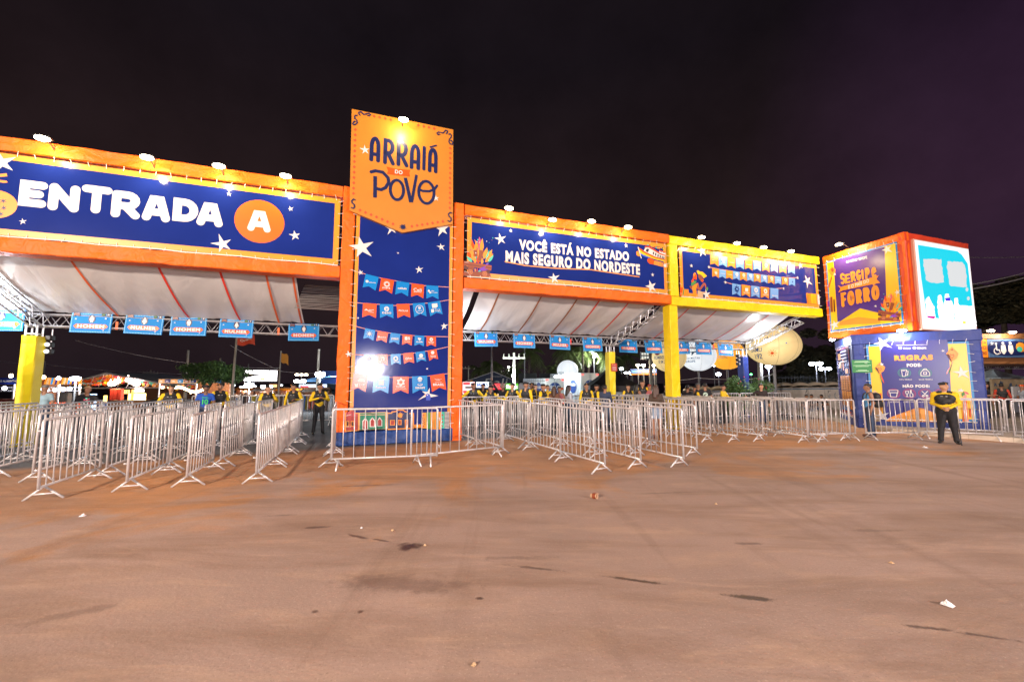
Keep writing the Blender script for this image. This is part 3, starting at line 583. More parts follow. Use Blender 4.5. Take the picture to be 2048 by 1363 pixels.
polyp(a, f8, WHITE, [(602,622),(650,620),(678,645),(678,690),(602,690)]); polyp(a, f8, REDP, [(625,650),(650,645),(650,690),(636,690)]); ptext(a, f8, 'aperipê', 640, 712, 115, 28)
pdisc(a, f8, 862, 655, 42); polyp(a, f8, SKYB, [(862,625),(885,670),(840,670)]); ptext(a, f8, 'copergás', 875, 708, 90, 22); pdisc(a, f8, 1045, 655, 22); pdisc(a, f8, 1045, 655, 12, REDP); ptext(a, f8, 'UGB', 1107, 648, 70, 44, bold=.05)
pdisc(a, f8, 1292, 605, 34); ptext(a, f8, 'Energipe', 1298, 650, 120, 36); pdisc(a, f8, 1488, 552, 30); ptext(a, f8, 'Espaço', 1500, 605, 95, 26); ptext(a, f8, 'Cultural', 1500, 628, 90, 22)
polyp(a, f8, WHITE, [(225,990),(330,985),(330,1055),(225,1045)]); ptext(a, f8, 'Banco do', 285, 1095, 95, 30); ptext(a, f8, 'Nordeste', 285, 1122, 100, 28); polyp(a, f8, WHITE, [(165,1085),(222,1080),(218,1135),(168,1135)])
polyp(a, f8, WHITE, [(575,1025),(660,1022),(658,1105),(575,1100)]); ptext(a, f8, 'banese', 610, 1140, 165, 46)
c = f8(948, 1055); a.use(WHITE).star(c[0], c[1], .135, 0, 6, .8, .02); a.use(REDP).disc(c[0], c[1], .05); ptext(a, f8, 'FUNCAP', 945, 1130, 150, 38, bold=.04); ptext(a, f8, 'FUNDAÇÃO DE', 945, 1156, 165, 16, bold=0); ptext(a, f8, 'CULTURA E ARTE', 945, 1174, 190, 16, bold=0)
pdisc(a, f8, 1272, 1005, 40); polyp(a, f8, SKYB, [(1234,1010),(1312,1010),(1312,1020),(1234,1020)]); a.use(WHITE).line([f8(1235,1095), f8(1255,1108), f8(1290,1108), f8(1312,1092)], .022); ptext(a, f8, 'GOVERNO', 1272, 1078, 60, 14, bold=0); ptext(a, f8, 'SERGIPE', 1275, 1150, 160, 40, bold=.04)
ptext(a, f8, 'MINISTÉRIO DO', 1578, 1000, 120, 16, bold=0); ptext(a, f8, 'TURISMO', 1578, 1020, 80, 18); ptext(a, f8, 'GOVERNO DO', 1585, 1055, 105, 16); ptext(a, f8, 'BRASIL', 1588, 1095, 185, 52, bold=.05)
a.build('flag_lettering', None, root)
a = paint(6)
for (u, v, r1_, ro) in ((723,495,25,.25), (783,457,13,.15), (884,458,16,.2), (882,494,8,.2), (838,539,8,.15), (721,545,6,.3), (796,506,2.5,0), (716,636,2.5,0), (888,652,8,.1), (697,708,7,.2), (854,737,2.5,.3)): starp(a, px, u, v, r1_, ro, u)
a.build_each('star', root); a = paint(8); P = lambda pts, m=WHITE: polyp(a, f8, m, pts)
P([(1440,1150),(1440,1250),(1590,1285),(1460,1310),(1375,1300),(1240,1363),(1370,1260),(1310,1210),(1400,1225)])
P([(1375,1265),(1400,1245),(1440,1260),(1460,1310),(1450,1363),(1380,1363)], mat('bird_print', (.012, .05, .42), .4)); P([(1348,1270),(1378,1255),(1370,1285)], AMBER); pdisc(a, f8, 1402, 1272, 10)
a.build('bird_print', None, root)
a = paint(); z = lambda x, y: px(660+x/7.585, 790+y/7.585); P = lambda m, pts: a.use(m).poly([z(*p) for p in pts])
P(AMBER, [(225,262),(440,262),(440,535),(225,555)]); P(BRICKP, [(240,285),(425,280),(425,525),(240,535)]); P(mat('rose_print', (.42, .06, .07), .5), [(240,265),(310,235),(365,232),(365,275),(425,285),(425,320),(240,325)])
for x in (240, 315): P(AMBER, [(x,390),(x+52,388),(x+52,474),(x,476)]); P(DBROWN, [(x+10,400),(x+42,398),(x+42,462),(x+10,464)])
P(TAN, [(440,262),(880,250),(880,510),(440,525)]); P(mat('house_green_print', (.012, .20, .115), .5), [(455,272),(835,266),(835,508),(455,520)]); P(TAN, [(455,292),(835,286),(835,298),(455,304)])
for (x0, x1, y0, y1) in ((490,578,345,520), (602,685,335,480), (715,792,333,470)):
    P(WHITE, [(x0,y1),(x0,y0+45),((x0+x1)/2,y0-4),(x1,y0+45),(x1,y1)]); P(BRICKP, [(x0+14,y1-10),(x0+14,y0+52),((x0+x1)/2,y0+16),(x1-14,y0+52),(x1-14,y1-10)])
P(DNAVY, [(880,262),(1275,262),(1275,505),(880,520)])
a.use(AMBER).line([z(*p) for p in ((885,270),(935,270),(940,250),(1000,245),(1020,225),(1110,225),(1140,248),(1170,250))], .03); a.use(AMBER).line([z(*p) for p in ((1215,275),(1265,275),(1262,500),(880,515))], .035)
for (x0, x1, y0, y1) in ((910,985,372,455), (1030,1085,370,448), (1135,1185,368,500)): P(AMBER, [(x0,y0),(x1,y0),(x1,y1),(x0,y1)]); P(BRICKP, [(x0+12,y0+12),(x1-12,y0+12),(x1-12,y1-10),(x0+12,y1-10)])
c = z(1063, 302); a.use(AMBER).star(c[0], c[1], .10, 0, 10, .6)
P(AMBER, [(1390,262),(1460,262),(1465,500),(1390,498)]); P(GREENP, [(1460,258),(1525,256),(1525,510),(1465,510)]); P(ORP, [(1525,254),(1680,250),(1680,515),(1525,515)]); P(TEAL, [(1685,250),(1735,250),(1735,500),(1680,500)]); P(WHITE, [(1738,250),(1810,250),(1810,500),(1738,500)])
for k in range(4): P(GREENP, [(1540+k*32,254),(1550+k*32,254),(1552+k*32,510),(1542+k*32,510)])
for k in range(12): P(DNAVY, [(1738,258+k*20),(1810,258+k*20),(1810,267+k*20),(1738,267+k*20)])
for k in range(8): pdisc(a, z, 1410+(k % 2)*26, 340+k*13, 8, DNAVY, 8)
for (x, y) in ((1420,300), (1418,470), (1705,300), (1702,355), (1702,405), (1700,462)): pdisc(a, z, x, y, 12, BRICKP, 8)
a.build('house_front_print', None, root)
# --- topper
PT = [fp(u, v, -.14) for u, v in ((703.6,218), (906.4,259.4), (905.8,447.7), (804.7,465), (698.9,420.5))]
zc0 = 8.5; sc0 = 1.1; V = [(p[0]-sc0, p[1]-zc0) for p in PT]
mb = MB(); mb.add([(x, 0, z) for x, z in V]+[(x, .10, z) for x, z in V], [(0,1,2,3,4), (9,8,7,6,5)]+[(i, 5+i, 5+(i+1) % 5, (i+1) % 5) for i in range(5)])
top = tag(mb.build('topper_sign', AMBER2, None, G(sc0, -.14, zc0), GA), 'amber ARRAIÁ DO POVO sign ending in a point on top of the tower', 'sign')
tx = lambda u, v: (lambda p: (p[0]-sc0, p[1]-zc0))(fp(u, v, -.14)); t4 = lambda x, y: tx(660+x/3.787, 200+y/3.787)
a = Art(); a.lay = 2; a.use(DNAVY)
for ch, x0, x1, y0, y1 in (('a',300,382,278,470), ('r',404,494,296,492), ('r',505,596,313,506), ('a',605,684,336,528), ('I',697,727,350,535), ('a',742,815,364,552)):
    X0, X1 = t4(x0, (y0+y1)/2)[0], t4(x1, (y0+y1)/2)[0]; Z1, Z0 = t4((x0+x1)/2, y0)[1], t4((x0+x1)/2, y1)[1]; a.word(ch, X0, X1, Z0, Z1, .115 if ch != 'I' else .10)
a.line([t4(760,358), t4(803,346)], .055)
a.line([t4(*p) for p in ((312,545),(345,537),(400,548),(440,590),(445,625),(420,665),(385,680),(355,672))], .095); a.line([t4(342,578), t4(341,740)], .105, cap=False)
for (cx_, cy_, rx_2, ry_2) in ((507,682,50,74), (730,700,58,84)):
    c = t4(cx_, cy_); e1 = t4(cx_+rx_2, cy_); e2 = t4(cx_, cy_+ry_2); a.line([(c[0]+(e1[0]-c[0])*math.cos(k*.2244), c[1]+(c[1]-e2[1])*math.sin(k*.2244)) for k in range(28)], .088, True)
a.line([t4(570,590), t4(612,775)], .10, cap=False); a.line([t4(618,775), t4(655,568)], .085, cap=False); a.line([t4(*p) for p in ((676,678),(700,690),(750,692),(790,678),(810,650))], .075)
a.build('lettering', None, top)
a = Art(); a.lay = 2; a.use(REDP).poly([t4(*p) for p in ((428,505),(500,522),(608,530),(600,552),(606,580),(500,570),(430,560),(440,535))]); (x0, z1), (x1, z0) = t4(492, 527), t4(549, 566); a.lay += 1; a.use(WHITE).text('DO', x0, x1, z0, z1, .03)
starp(a, tx, 730, 300, 9.5, .15, 3); starp(a, tx, 872, 396.5, 6.5, .1, 5); c = tx(805.7, 454); a.use(DNAVY).star(c[0], c[1], .115, 0, 10, .6)
dm = mat('diamond_print', (.50, .06, .018), .5)
def diam(x, y): c = t4(x, y); a.use(dm).poly([(c[0]-.042, c[1]), (c[0], c[1]-.05), (c[0]+.042, c[1]), (c[0], c[1]+.05)])
for k in range(13): diam(192-k*1.2, 225+k*40.3)
for k in range(13): diam(911-k*.3, 366+k*37.6)
for k in range(4): diam(335+k*42, 125+k*9); diam(668+k*40, 193+k*8.3)
for k in range(7): diam(228+k*41.5, 835+k*17.3)
for k in range(7): diam(620+k*39, 957-k*6.2)
def curl(x, y, sx_, sy_):
    f = lambda p, q: t4(x+p*sx_, y+q*sy_)
    a.use(DNAVY).line([f(*p) for p in ((4,70),(-4,72),(-14,88),(-8,98),(8,96),(20,80),(16,60),(2,46),(0,30),(8,20),(20,22))], .036)
    a.line([f(*p) for p in ((40,18),(30,4),(36,-6),(50,-8),(60,4),(70,14),(90,8),(108,4),(120,14),(112,26),(100,22))], .036)
curl(186, 100, 1, .92); curl(918, 240, -.9, 1)
for (x, y, k) in ((176, 788, 1), (908, 888, 1)): a.use(DNAVY).line([t4(x+p*k, y+q) for p, q in ((14,-30),(2,-36),(-12,-22),(-8,-8),(8,6),(10,24),(0,34),(-14,28))], .036)
a.build('ornament', None, top)
# ================================================================== LIGHT MASTS ON THE OPEN SIDE OF THE SQUARE (mirrored in the tower banner)
def mast(x, y, h, aim, power, colr, label, n=4, size=.35):
    rz = math.atan2(aim[1]-y, aim[0]-x)-R(90); e = empty('light_mast', (x, y, 0), rz, label, 'light mast')
    mb = MB(); mb.tube([(0, 0, 0), (0, 0, h)], .09, 10, r1=.05); mb.tbox(-.25, .25, -.25, .25, 0, .12, .02); mb.build('pole', GREYM, e)
    mb = MB(); mb.tube([(-.5, .05, h), (.5, .05, h)], .03, 6)
    for k in range(n): mb.tbox(-.5+k*(1.0/n)+.02, -.5+(k+1)*(1.0/n)-.02, .06, .16, h-.16, h+.16, .01)
    mb.build('lamp_head', DARKM, e)
    mb = MB()
    for k in range(n): x0 = -.5+k*(1.0/n)+.035; x1 = -.5+(k+1)*(1.0/n)-.035; mb.add([(x0, .165, h-.14), (x1, .165, h-.14), (x1, .165, h+.14), (x0, .165, h+.14)], [(0, 1, 2, 3)])
    mb.build('lens', glow('mast_lens', (1, .94, .98), 300), e)
    d = Vector((aim[0]-x, aim[1]-y, aim[2]-h)); dl = Matrix.Rotation(-rz, 3, 'Z') @ d
    lamp('lamp', e, (0, .3, h), power, colr, size, 'SPOT', dl, 130, .6)
mast(7.0, -16.5, 3.0, (0, 8, 1), 4600, (1, .92, 1.0), 'low light mast on the open side of the square, mirrored in the tower banner')
mast(-13.0, -13.0, 7.2, (0, 4, 0), 20000, (1, .80, .64), 'tall light mast behind the photographer on the left')
mast(20.0, -9.0, 7.6, (2, 5, 0), 13000, (1, .79, .70), 'tall light mast behind the photographer on the right')
# ================================================================== CANOPIES, TRUSSES, COLUMNS
STRAP = mat('orange_strap', (.70, .13, .03), .6); STRAP2 = mat('red_strap', (.74, .045, .02), .6); STRAP3 = mat('brown_strap', (.30, .10, .03), .6)
ZB, ZT, DB = 3.42, 3.80, 2.95                                         # back truss: underside, top, depth
def canopy(s0, s1, seams, label, seed, front=5.02):
    sc_ = (s0+s1)/2; e = empty('canopy', G(sc_, 0, 0), GA, label, 'canopy'); q = random.Random(seed)
    ks = [s0] + [s for s, _ in seams] + [s1]
    def surf(x, v):                                                   # x along gate, v 0 front .. 1 back
        z = front + (ZT+.02-front)*v - .10*math.sin(math.pi*v)
        for a, b in zip(ks, ks[1:]):
            if a <= x <= b and b > a: z += .055*math.sin(math.pi*(x-a)/(b-a))*(.35+.65*math.sin(math.pi*min(1, v*1.02)))
        z += .012*math.sin(9*x+7*v+seed)*v + .010*math.sin(23*x-5*v)*v*v
        return (x-sc_, .34+v*(DB-.34), z)
    mb = MB(); mb.grid(lambda a, b: surf(s0+(s1-s0)*a, b), int((s1-s0)*11), 26); mb.build('membrane', TARP, e, smooth=True)
    for s, m in seams:
        mb = MB(); P = [surf(s, k/24) for k in range(25)]; w2 = .028
        mb.add([(p[0]-w2, p[1], p[2]-.012) for p in P]+[(p[0]+w2, p[1], p[2]-.012) for p in P], [(i, i+1, 26+i, 25+i) for i in range(24)])
        mb.box(s-sc_-.03, s-sc_+.03, DB-.02, DB+.0, ZB-.04, ZB+.20); mb.build('seam_strap', m, e)
    return e
canopy(-9.9, -1.85, [(-6.95, STRAP), (-5.15, STRAP2), (-3.75, STRAP2), (-2.62, STRAP), (-1.93, STRAP)], 'white vinyl canopy with orange straps behind the ENTRADA A header', 2)
canopy(3.75, 11.0, [(4.45, STRAP3), (6.05, STRAP3), (7.5, STRAP3), (8.45, STRAP2), (9.75, STRAP2)], 'white vinyl canopy with brown and red straps right of the tower', 5)
canopy(11.35, 18.6, [(12.75, STRAP2), (14.25, STRAP2), (16.35, STRAP2), (17.35, STRAP2)], 'white vinyl canopy with thin red straps behind the yellow header', 9)
canopy(3.1, 3.55, [], 'narrow strip of white canopy against the right side of the tower', 4)
def truss_mesh(L, w_=.30, h_=.34, pitch=.42):
    mb = MB(); c = [(-w_/2, 0), (w_/2, 0), (w_/2, h_), (-w_/2, h_)]
    for y, z in c: mb.tube([(0, y, z), (L, y, z)], .025, 7)
    n = max(2, int(L/pitch)); st = L/n
    for i in range(n):
        x0, x1, xm = i*st, (i+1)*st, (i+.5)*st
        for (a, b) in ((0, 3), (1, 2)): mb.tube([(x0, c[a][0], c[a][1]), (xm, c[b][0], c[b][1]), (x1, c[a][0], c[a][1])], .0125, 5)
        for (a, b) in ((0, 1), (3, 2)): mb.tube([(x0, c[a][0], c[a][1]), (xm, c[b][0], c[b][1]), (x1, c[a][0], c[a][1])], .0105, 5)
    return mb
def truss(A, B, label, **k):
    A, B = Vector(A), Vector(B); d = B-A; mb = truss_mesh(d.length, **k); o = mb.build('roof_truss', ALU)
    o.location = A; o.rotation_euler = Matrix((d.normalized(), Vector((-d.y, d.x, 0)).normalized(), d.normalized().cross(Vector((-d.y, d.x, 0)).normalized()))).transposed().to_euler()
    return tag(o, label, 'truss')
truss(G(-10.6, DB+.15, ZB), G(-.66, DB+.15, ZB), 'silver lattice truss along the back of the left canopy')
truss(G(3.08, DB+.15, ZB), G(10.6, DB+.15, ZB), 'silver lattice truss along the back of the middle canopy')
truss(G(10.62, DB+.15, ZB), G(18.4, DB+.15, ZB), 'silver lattice truss along the back of the right canopy')
truss(G(-8.75, DB-.05, ZB-.03), G(-8.9, .45, 4.50), 'silver lattice truss sloping up beside the lamp at the far left')
truss(G(10.55, DB-.05, ZB-.03), G(11.05, .45, 4.50), 'silver lattice truss sloping up to the front yellow column')
truss(G(18.55, DB-.05, ZB-.03), G(19.15, .45, 4.50), 'dark lattice truss sloping up from the blue column')
def column(s, d, m, label, h=3.12, w_=.33):
    e = empty('canopy_column', G(s, d, 0), GA, label, 'column')
    mb = MB(); fabric_beam(mb, -w_/2, w_/2, -w_/2, w_/2, 0.02, h, int(s*13)); mb.build('cloth_sleeve', m, e)
    mb = MB()
    for x in (-.12, .12):
        for y in (-.12, .12): mb.tube([(x, y, .0), (x, y, ZB+.02)], .025, 6)
    for z in (h+.06, ZB-.03):
        for (a, b) in (((-.12,-.12), (.12,-.12)), ((.12,-.12), (.12,.12)), ((.12,.12), (-.12,.12)), ((-.12,.12), (-.12,-.12))): mb.tube([(*a, z), (*b, z)], .018, 5)
    mb.box(-.22, .22, -.22, .22, 0, .018); mb.build('steel_core', ALU, e); return e
YCOL = mat('yellow_column_cloth', (.78, .62, .006), .5, vary=(1.5, .1), bump=(1.5, .5, 1.0))
column(-8.84, 3.0, YCOL, 'yellow cloth column standing among the left-hand lanes', w_=.36)
c2 = column(10.55, 3.15, YCOL, 'yellow cloth column with a small red notice, at the back of the lanes')
column(18.35, 3.05, BLUEF, 'blue cloth column under the right end of the canopy', 3.05, .36)
nb = MB(); nb.box(0, .30, -.012, 0, 0, .36); o = nb.build('notice', mat('red_notice', (.42, .03, .02), .5), None, G(10.46, 3.15-.185, 2.25), GA); tag(o, 'small red notice fixed to the back yellow column', 'notice')
a = Art(); a.lay = 6; a.use(WHITE).text('PROIBIDO', .05, .25, .26, .30, 0.0); a.use(AMBER).rect(.04, .10, .29, .34)
for k in range(3): a.use(WHITE).rect(.05, .25, .07+k*.055, .09+k*.055)
a.build('lettering', None, o)
# little green notice etc come with the booth; louvre of rods between canopy and tower
mb = MB(); q = random.Random(3)
for k in range(22):
    z = 3.95+k*.055; mb.tube([(-.6, .5+k*.10+q.uniform(-.02, .02), z+q.uniform(-.01, .01)), (.62, .5+k*.10, z+q.uniform(-.02, .02))], .010, 4)
tag(mb.build('rod_louvre', mat('pale_rod', (.45, .44, .43), .4, .6), None, G(-1.24, 0, 0), GA), 'open louvre of thin pale rods between the left canopy and the tower', 'louvre')
# ================================================================== FLOODLIGHTS ON THE HEADERS
HB = MB(); HB.tbox(-.15, .15, -.05, .12, .03, .075, .012)
for k in range(6): HB.box(-.13+k*.048, -.118+k*.048, -.03, .09, .075, .095)
HOUS = HB.mesh('housing', [DARKM]); LB = MB(); LB.ell((0, -.01, .008), (.145, .10, .055), 16, 8); LENM = LB.mesh('lens', [LENS], True); LENMW = LB.mesh('lens', [LENSW], True)
def part(name, me, parent): o = bpy.data.objects.new(name, me); col.objects.link(o); o.parent = parent; return o
WARM = (1.0, .76, .46)
def flood(loc, rz, label, power, colr=WARM, white=False, arm=((0, .05, .07), (0, .34, .0), (0, .50, -.10)), tilt=0.0, cone=165, group=None, size=.07, kind='POINT', PF=.75):
    e = empty('floodlight', loc, rz, label, 'floodlight', group); part('housing', HOUS, e); part('lens', LENMW if white else LENM, e)
    if arm: mb = MB(); mb.tube(arm, .014, 6); mb.build('arm', DARKM, e)
    lamp('lamp', e, (0, -.02, -.15), power*PF, colr, size, kind, (0, tilt, -1), cone, .55); return e
PW = 48
for names, us in (('ENTRADA A banner', ((85,278), (294,316), (438,333), (571,353))), ('VOCÊ ESTÁ banner', ((1018,417), (1105,440), (1183,443), (1256,455))), ('rows of small flags', ((1403,475), (1474,487), (1527,495), (1582,503)))):
    for i, (u, v) in enumerate(us):
        s, z = fp(u, v, -.40); z = min(z, 7.95) if names != 'VOCÊ ESTÁ banner' or i != 1 else z
        flood(G(s, -.40, z), GA, 'lit floodlight over the %s, %s from the left' % (names, ('first', 'second', 'third', 'fourth')[i]), PW, tilt=.22)
s, z = fp(807, 240, -.55); flood(G(s, -.55, z), GA, 'lit floodlight at the top of the tower sign', 50, tilt=.25, arm=((0, .05, .1), (0, .47, .02)))
# lamps under the canopies
p = G(-9.35, 2.05, 0); flood((p.x, p.y, 4.02), GA, 'white lamp glaring under the left canopy at the edge of the photo', 120, (.90, .95, 1), True, ((0, 0, .08), (0, .05, .25)), 0, 179, size=.15, PF=1)
p = G(18.75, 1.9, 0); flood((p.x, p.y, 3.82), GA, 'white lamp on the sloping truss beside the yellow balloon', 110, (.90, .95, 1), True, ((0, 0, .08), (0, .05, .20)), 0, 179, size=.15, PF=1)
for s_, lab in ((2.9, 'white work lamp behind the tower lighting the middle canopy'),):
    flood(G(3.35, 2.0, 3.6), GA, lab, 110, (.92, .96, 1), True, ((0, 0, .08), (-.2, .05, .2)), 0, 179, size=.15, PF=1)
for (s_, d_, lab) in ((-8.60, 3.24, 'pair of small lamps clamped to the left yellow column'), (18.05, 3.1, 'stack of small lamps clamped to the blue column')):
    e = empty('clamp_lamp', G(s_, d_, 2.62), GA, lab, 'lamp'); 
    for k in range(3):
        mb = MB(); mb.tbox(-.09, .09, -.10, .06, k*.2, k*.2+.15, .02); mb.build('housing', DARKM, e)
        mb = MB(); mb.lathe([(.01, 0), (.055, .002), (.06, .02)], 10); o = mb.build('lens', glow('clamp_lens', (.9, .92, .85), 1.6) if k < 2 and s_ < 0 else GREYM, e, (0, -.105, k*.2+.075)); o.rotation_euler = (R(90), 0, 0)
    mb = MB(); mb.tube([(0, .05, 0), (0, .05, .75)], .018, 6); mb.build('pole', ALU, e)
# ================================================================== HANGING LANE SIGNS
SW, SH = .95, .60
def hang_sign(word):
    mb = MB(); mb.box(-SW/2, SW/2, -.012, .012, 0, SH); root = mb.build('lane_sign', SKYB)
    a = Art(); a.lay = 6; a.use(mat('ice_print', (.18, .55, .80), .4))
    for k in range(24):                                                # lace edge
        for z in (.012, SH-.045): a.disc(-SW/2+.03+k*.0388, z+.012, .014, n=6)
    for k in range(14):
        for x in (-SW/2+.025, SW/2-.025): a.disc(x, .04+k*.039, .014, n=6)
    a.use(WHITE)
    for (x, z, r1) in ((-.36, .40, .03), (.33, .44, .035), (.31, .085, .03)): a.star(x, z, r1)
    a.use(DNAVY); a.poly([(-.43, .59), (-.28, .59), (-.28, .47), (-.355, .50), (-.43, .47)]); a.use(AMBER).text('ARRAIÁ', -.415, -.295, .555, .58, 0.0); a.text('POVO', -.415, -.295, .515, .545, 0.0)
    a.use(mat('dark_green_print', (.02, .07, .05), .5)).rect(.22, .31, .52, .59); a.use(DNAVY).rect(.34, .43, .52, .59); a.use(GREENP).disc(.265, .56, .022, n=8); a.use(WHITE).disc(.385, .56, .02, n=8)
    a.build('edge_print', None, root)
    a = Art(); a.lay = 7; a.use(DNAVY).poly([(x, z+.42) for x, z in arc(0, .0, .085, .125, 0, 360, 18)[:-1]]); a.use(WHITE).disc(0, .50, .022, n=10)
    if word == 'HOMEM': a.poly([(-.045,.47),(.045,.47),(.055,.38),(.035,.38),(.03,.31),(.006,.31),(0,.37),(-.006,.31),(-.03,.31),(-.035,.38),(-.055,.38)])
    else: a.poly([(-.03,.47),(.03,.47),(.06,.375),(.035,.36),(.02,.36),(.02,.31),(-.02,.31),(-.02,.36),(-.035,.36),(-.06,.375)])
    a.build('pictogram', None, root)
    a = Art(); a.lay = 7; a.use(REDP).poly([(-.40, .195), (-.34, .26), (.34, .26), (.40, .195), (.34, .125), (-.34, .125)]); a.use(WHITE).text(word, -.315, .315, .142, .245, .055); a.use(AMBER).disc(-.345, .195, .016, n=6).disc(.345, .195, .016, n=6); a.build('ribbon', None, root)
    mb = MB()
    for x in (-.4, .4): mb.tube([(x, .0, SH), (x, .06, SH+.03)], .006, 4)
    mb.build('tie', CORD, root); return root
HS = {}
ORD = ('first', 'second', 'third', 'fourth', 'fifth', 'sixth')
for grp, lst in (('on the left canopy truss', ((2,640,'MULHER'), (182,645,'HOMEM'), (287,648.5,'MULHER'), (377,652,'HOMEM'), (472,656.5,'MULHER'), (608,664,'HOMEM'))),
                 ('on the middle truss right of the tower', ((973,677.5,'MULHER'), (1049,681,'HOMEM'), (1120,684.5,'MULHER'), (1186,688,'HOMEM'), (1257,691.5,'MULHER'), (1308,693,'HOMEM'))),
                 ('on the right truss before the balloons', ((1364,695,'MULHER'), (1408,696.5,'HOMEM'), (1452,699,'MULHER')))):
    for i, (u, v, wd) in enumerate(lst):
        s, z = fp(u, v, DB-.06)
        if wd not in HS: o = HS[wd] = hang_sign(wd)
        else: o = copy_tree(HS[wd])
        o.location = G(s, DB-.06, z-SH/2); o.rotation_euler = (R(-6), R(((i*37) % 5-2)*.7), GA)
        tag(o, 'blue %s lane sign, %s from the left %s' % (wd, ORD[i], grp), 'sign', 'blue lane signs hanging from the trusses')
# ================================================================== RIGHT-HAND BOOTH
ux = [Vector(p) for p in ((14.45, 18.95), (15.14, 15.66), (19.10, 17.05), (18.4, 20.3))]   # upper box, plan
UZ0, UZ1 = 3.74, 7.57
def prism(mb, P, z0, z1, inset=0):
    n = len(P); c = sum(P, Vector((0, 0)))/n; Q = [p+(c-p).normalized()*inset for p in P]
    return mb.add([(p.x, p.y, z0) for p in Q]+[(p.x, p.y, z1) for p in Q], [tuple(range(n-1, -1, -1)), tuple(range(n, 2*n))]+[(i, (i+1) % n, n+(i+1) % n, n+i) for i in range(n)])
O = Vector((*ux[1], 0)); ub = empty('sign_box', O, 0, 'orange box on the booth carrying the SERGIPE panel and the bright screen', 'sign box')
loc = [p-ux[1] for p in ux]; mb = MB(); prism(mb, loc, UZ0, UZ1, .06); mb.build('core', ORANGE, ub)
REDO = mat('red_orange_cloth', (.62, .055, .018), .45, vary=(1.1, .15), bump=(2, .5, 1))
for i, (A, B, m) in enumerate(((loc[0], loc[1], ORANGE), (loc[1], loc[2], REDO))):
    d = (B-A); L = d.length; rz = math.atan2(d.y, d.x)
    for nm, args in (('top_beam', (0, L, -.02, .2, UZ1-.34, UZ1)), ('bottom_beam', (0, L, -.02, .2, UZ0, UZ0+.34)), ('post', (-.01 if i == 0 else 0, .18 if i == 0 else .34, -.024, .2, UZ0+.34, UZ1-.34)), ('post', (L-.30, L-.002, -.024, .2, UZ0+.34, UZ1-.34))):
        mb = MB(); fabric_beam(mb, *args, seed=i*9+int(args[4]*3)); mb.build(nm, m, ub, (A.x, A.y, 0), rz)
# SERGIPE panel
A, B = Vector((*ux[0], 0)), Vector((*ux[1], 0)); d = (B-A).normalized(); rzs = math.atan2(d.y, d.x); nrm = Vector((d.y, -d.x, 0))
pc = A+(B-A)*.5+nrm*.05; L_ = (B-A).length
root, paint, px = banner('panel_print', 0, L_-.40, 0, UZ1-UZ0-.62, 0, 'yellow and purple SERGIPE É O PAÍS DO FORRÓ panel on the orange box', border=.06, bm=SKYB, fm=SUNY, seed=21, loc=(pc.x-d.x*.04, pc.y-d.y*.04, UZ0+.31), rz=rzs)
s5 = lambda x, y: px(1620+x/4.785, 440+y/4.785); P = lambda m, pts: a.use(m).poly([s5(*p) for p in pts])
VIOL = mat('violet_print', (.055, .022, .20), .26)
a = paint(); P(VIOL, [(225,385),(715,255),(735,870),(500,980),(265,985)]); P(SUNY, [(265,985),(480,845),(670,890),(675,980)]); P(AMBER, [(290,970),(460,925),(672,950),(675,985),(280,1005)])
a.build('field_print', None, root)
a = paint(5)
def wordp(a, t, pts, wd, font=None):
    for ch, (x0, x1, y0, y1) in zip(t, pts):
        X0, X1 = s5(x0, (y0+y1)/2)[0], s5(x1, (y0+y1)/2)[0]; Z1, Z0 = s5((x0+x1)/2, y0)[1], s5((x0+x1)/2, y1)[1]; a.word(ch, X0, X1, Z0, Z1, wd)
a.use(AMBER); sl = lambda x: -.22*(x-300)
wordp(a, 'SERGIPe', [(x0, x1, 500+sl(x0)+dy, 612+sl(x0)+dy2) for x0, x1, dy, dy2 in ((290,338,5,0), (336,388,22,0), (392,440,8,0), (444,492,5,0), (500,512,15,0), (528,576,5,0), (590,640,12,8))], .085)
wordp(a, 'FORRO', [(x0, x1, 690+sl(x0)+dy, 830+sl(x0)) for x0, x1, dy in ((300,352,0), (360,430,-2), (440,502,-2), (512,578,-2), (590,668,-4))], .135)
a.line([s5(612,618), s5(632,598)], .06)
a.use(ORP).poly([s5(*p) for p in ((268,622),(300,640),(660,528),(640,565),(675,600),(615,610),(320,672),(275,692),(295,655))])
x0, za = s5(372, 660); x1, zb = s5(570, 595); a.use(WHITE).text('É O PAÍS DO', x0, x1, za, za+.19, .03, slope=(zb-za)/(x1-x0))
a.build('lettering', None, root)
a = paint(5)
for (x, y, r1, ro) in ((740,280,52,.2), (238,518,18,.1), (838,690,32,.2), (240,1000,52,.2), (630,822,14,.1)):
    c = s5(x, y); e2 = s5(x, y+r1); a.use(WHITE).star(c[0], c[1], abs(c[1]-e2[1]), ro, seed=x)
a.build_each('star', root); a = paint(6)
fire(a, lambda x, y: s5(655+(x-265)*.40, 700+(y-330)*.345))
a.build('camp_fire_print', None, root); a = paint(5)
P(ORP, [(180,480),(210,440),(245,470),(240,520),(205,530)]); P(BROWN, [(200,470),(222,455),(235,480),(215,500)]); P(REDP, [(205,530),(212,560),(185,650),(175,640),(200,560)])
P(BROWN, [(195,740),(215,730),(222,880),(200,880)]); P(DBROWN, [(225,760),(238,755),(245,875),(230,880)]); P(PURP, [(170,770),(185,775),(195,820),(170,830)])
a.use(WHITE); x0, za = s5(350, 412); x1, zb = s5(550, 368); a.text('GOVERNO  SERGIPE', x0, x1, za, za+.11, .0, slope=(zb-za)/(x1-x0)); a.line([s5(365,395), s5(545,345)], .012)
a.build('artwork', None, root)
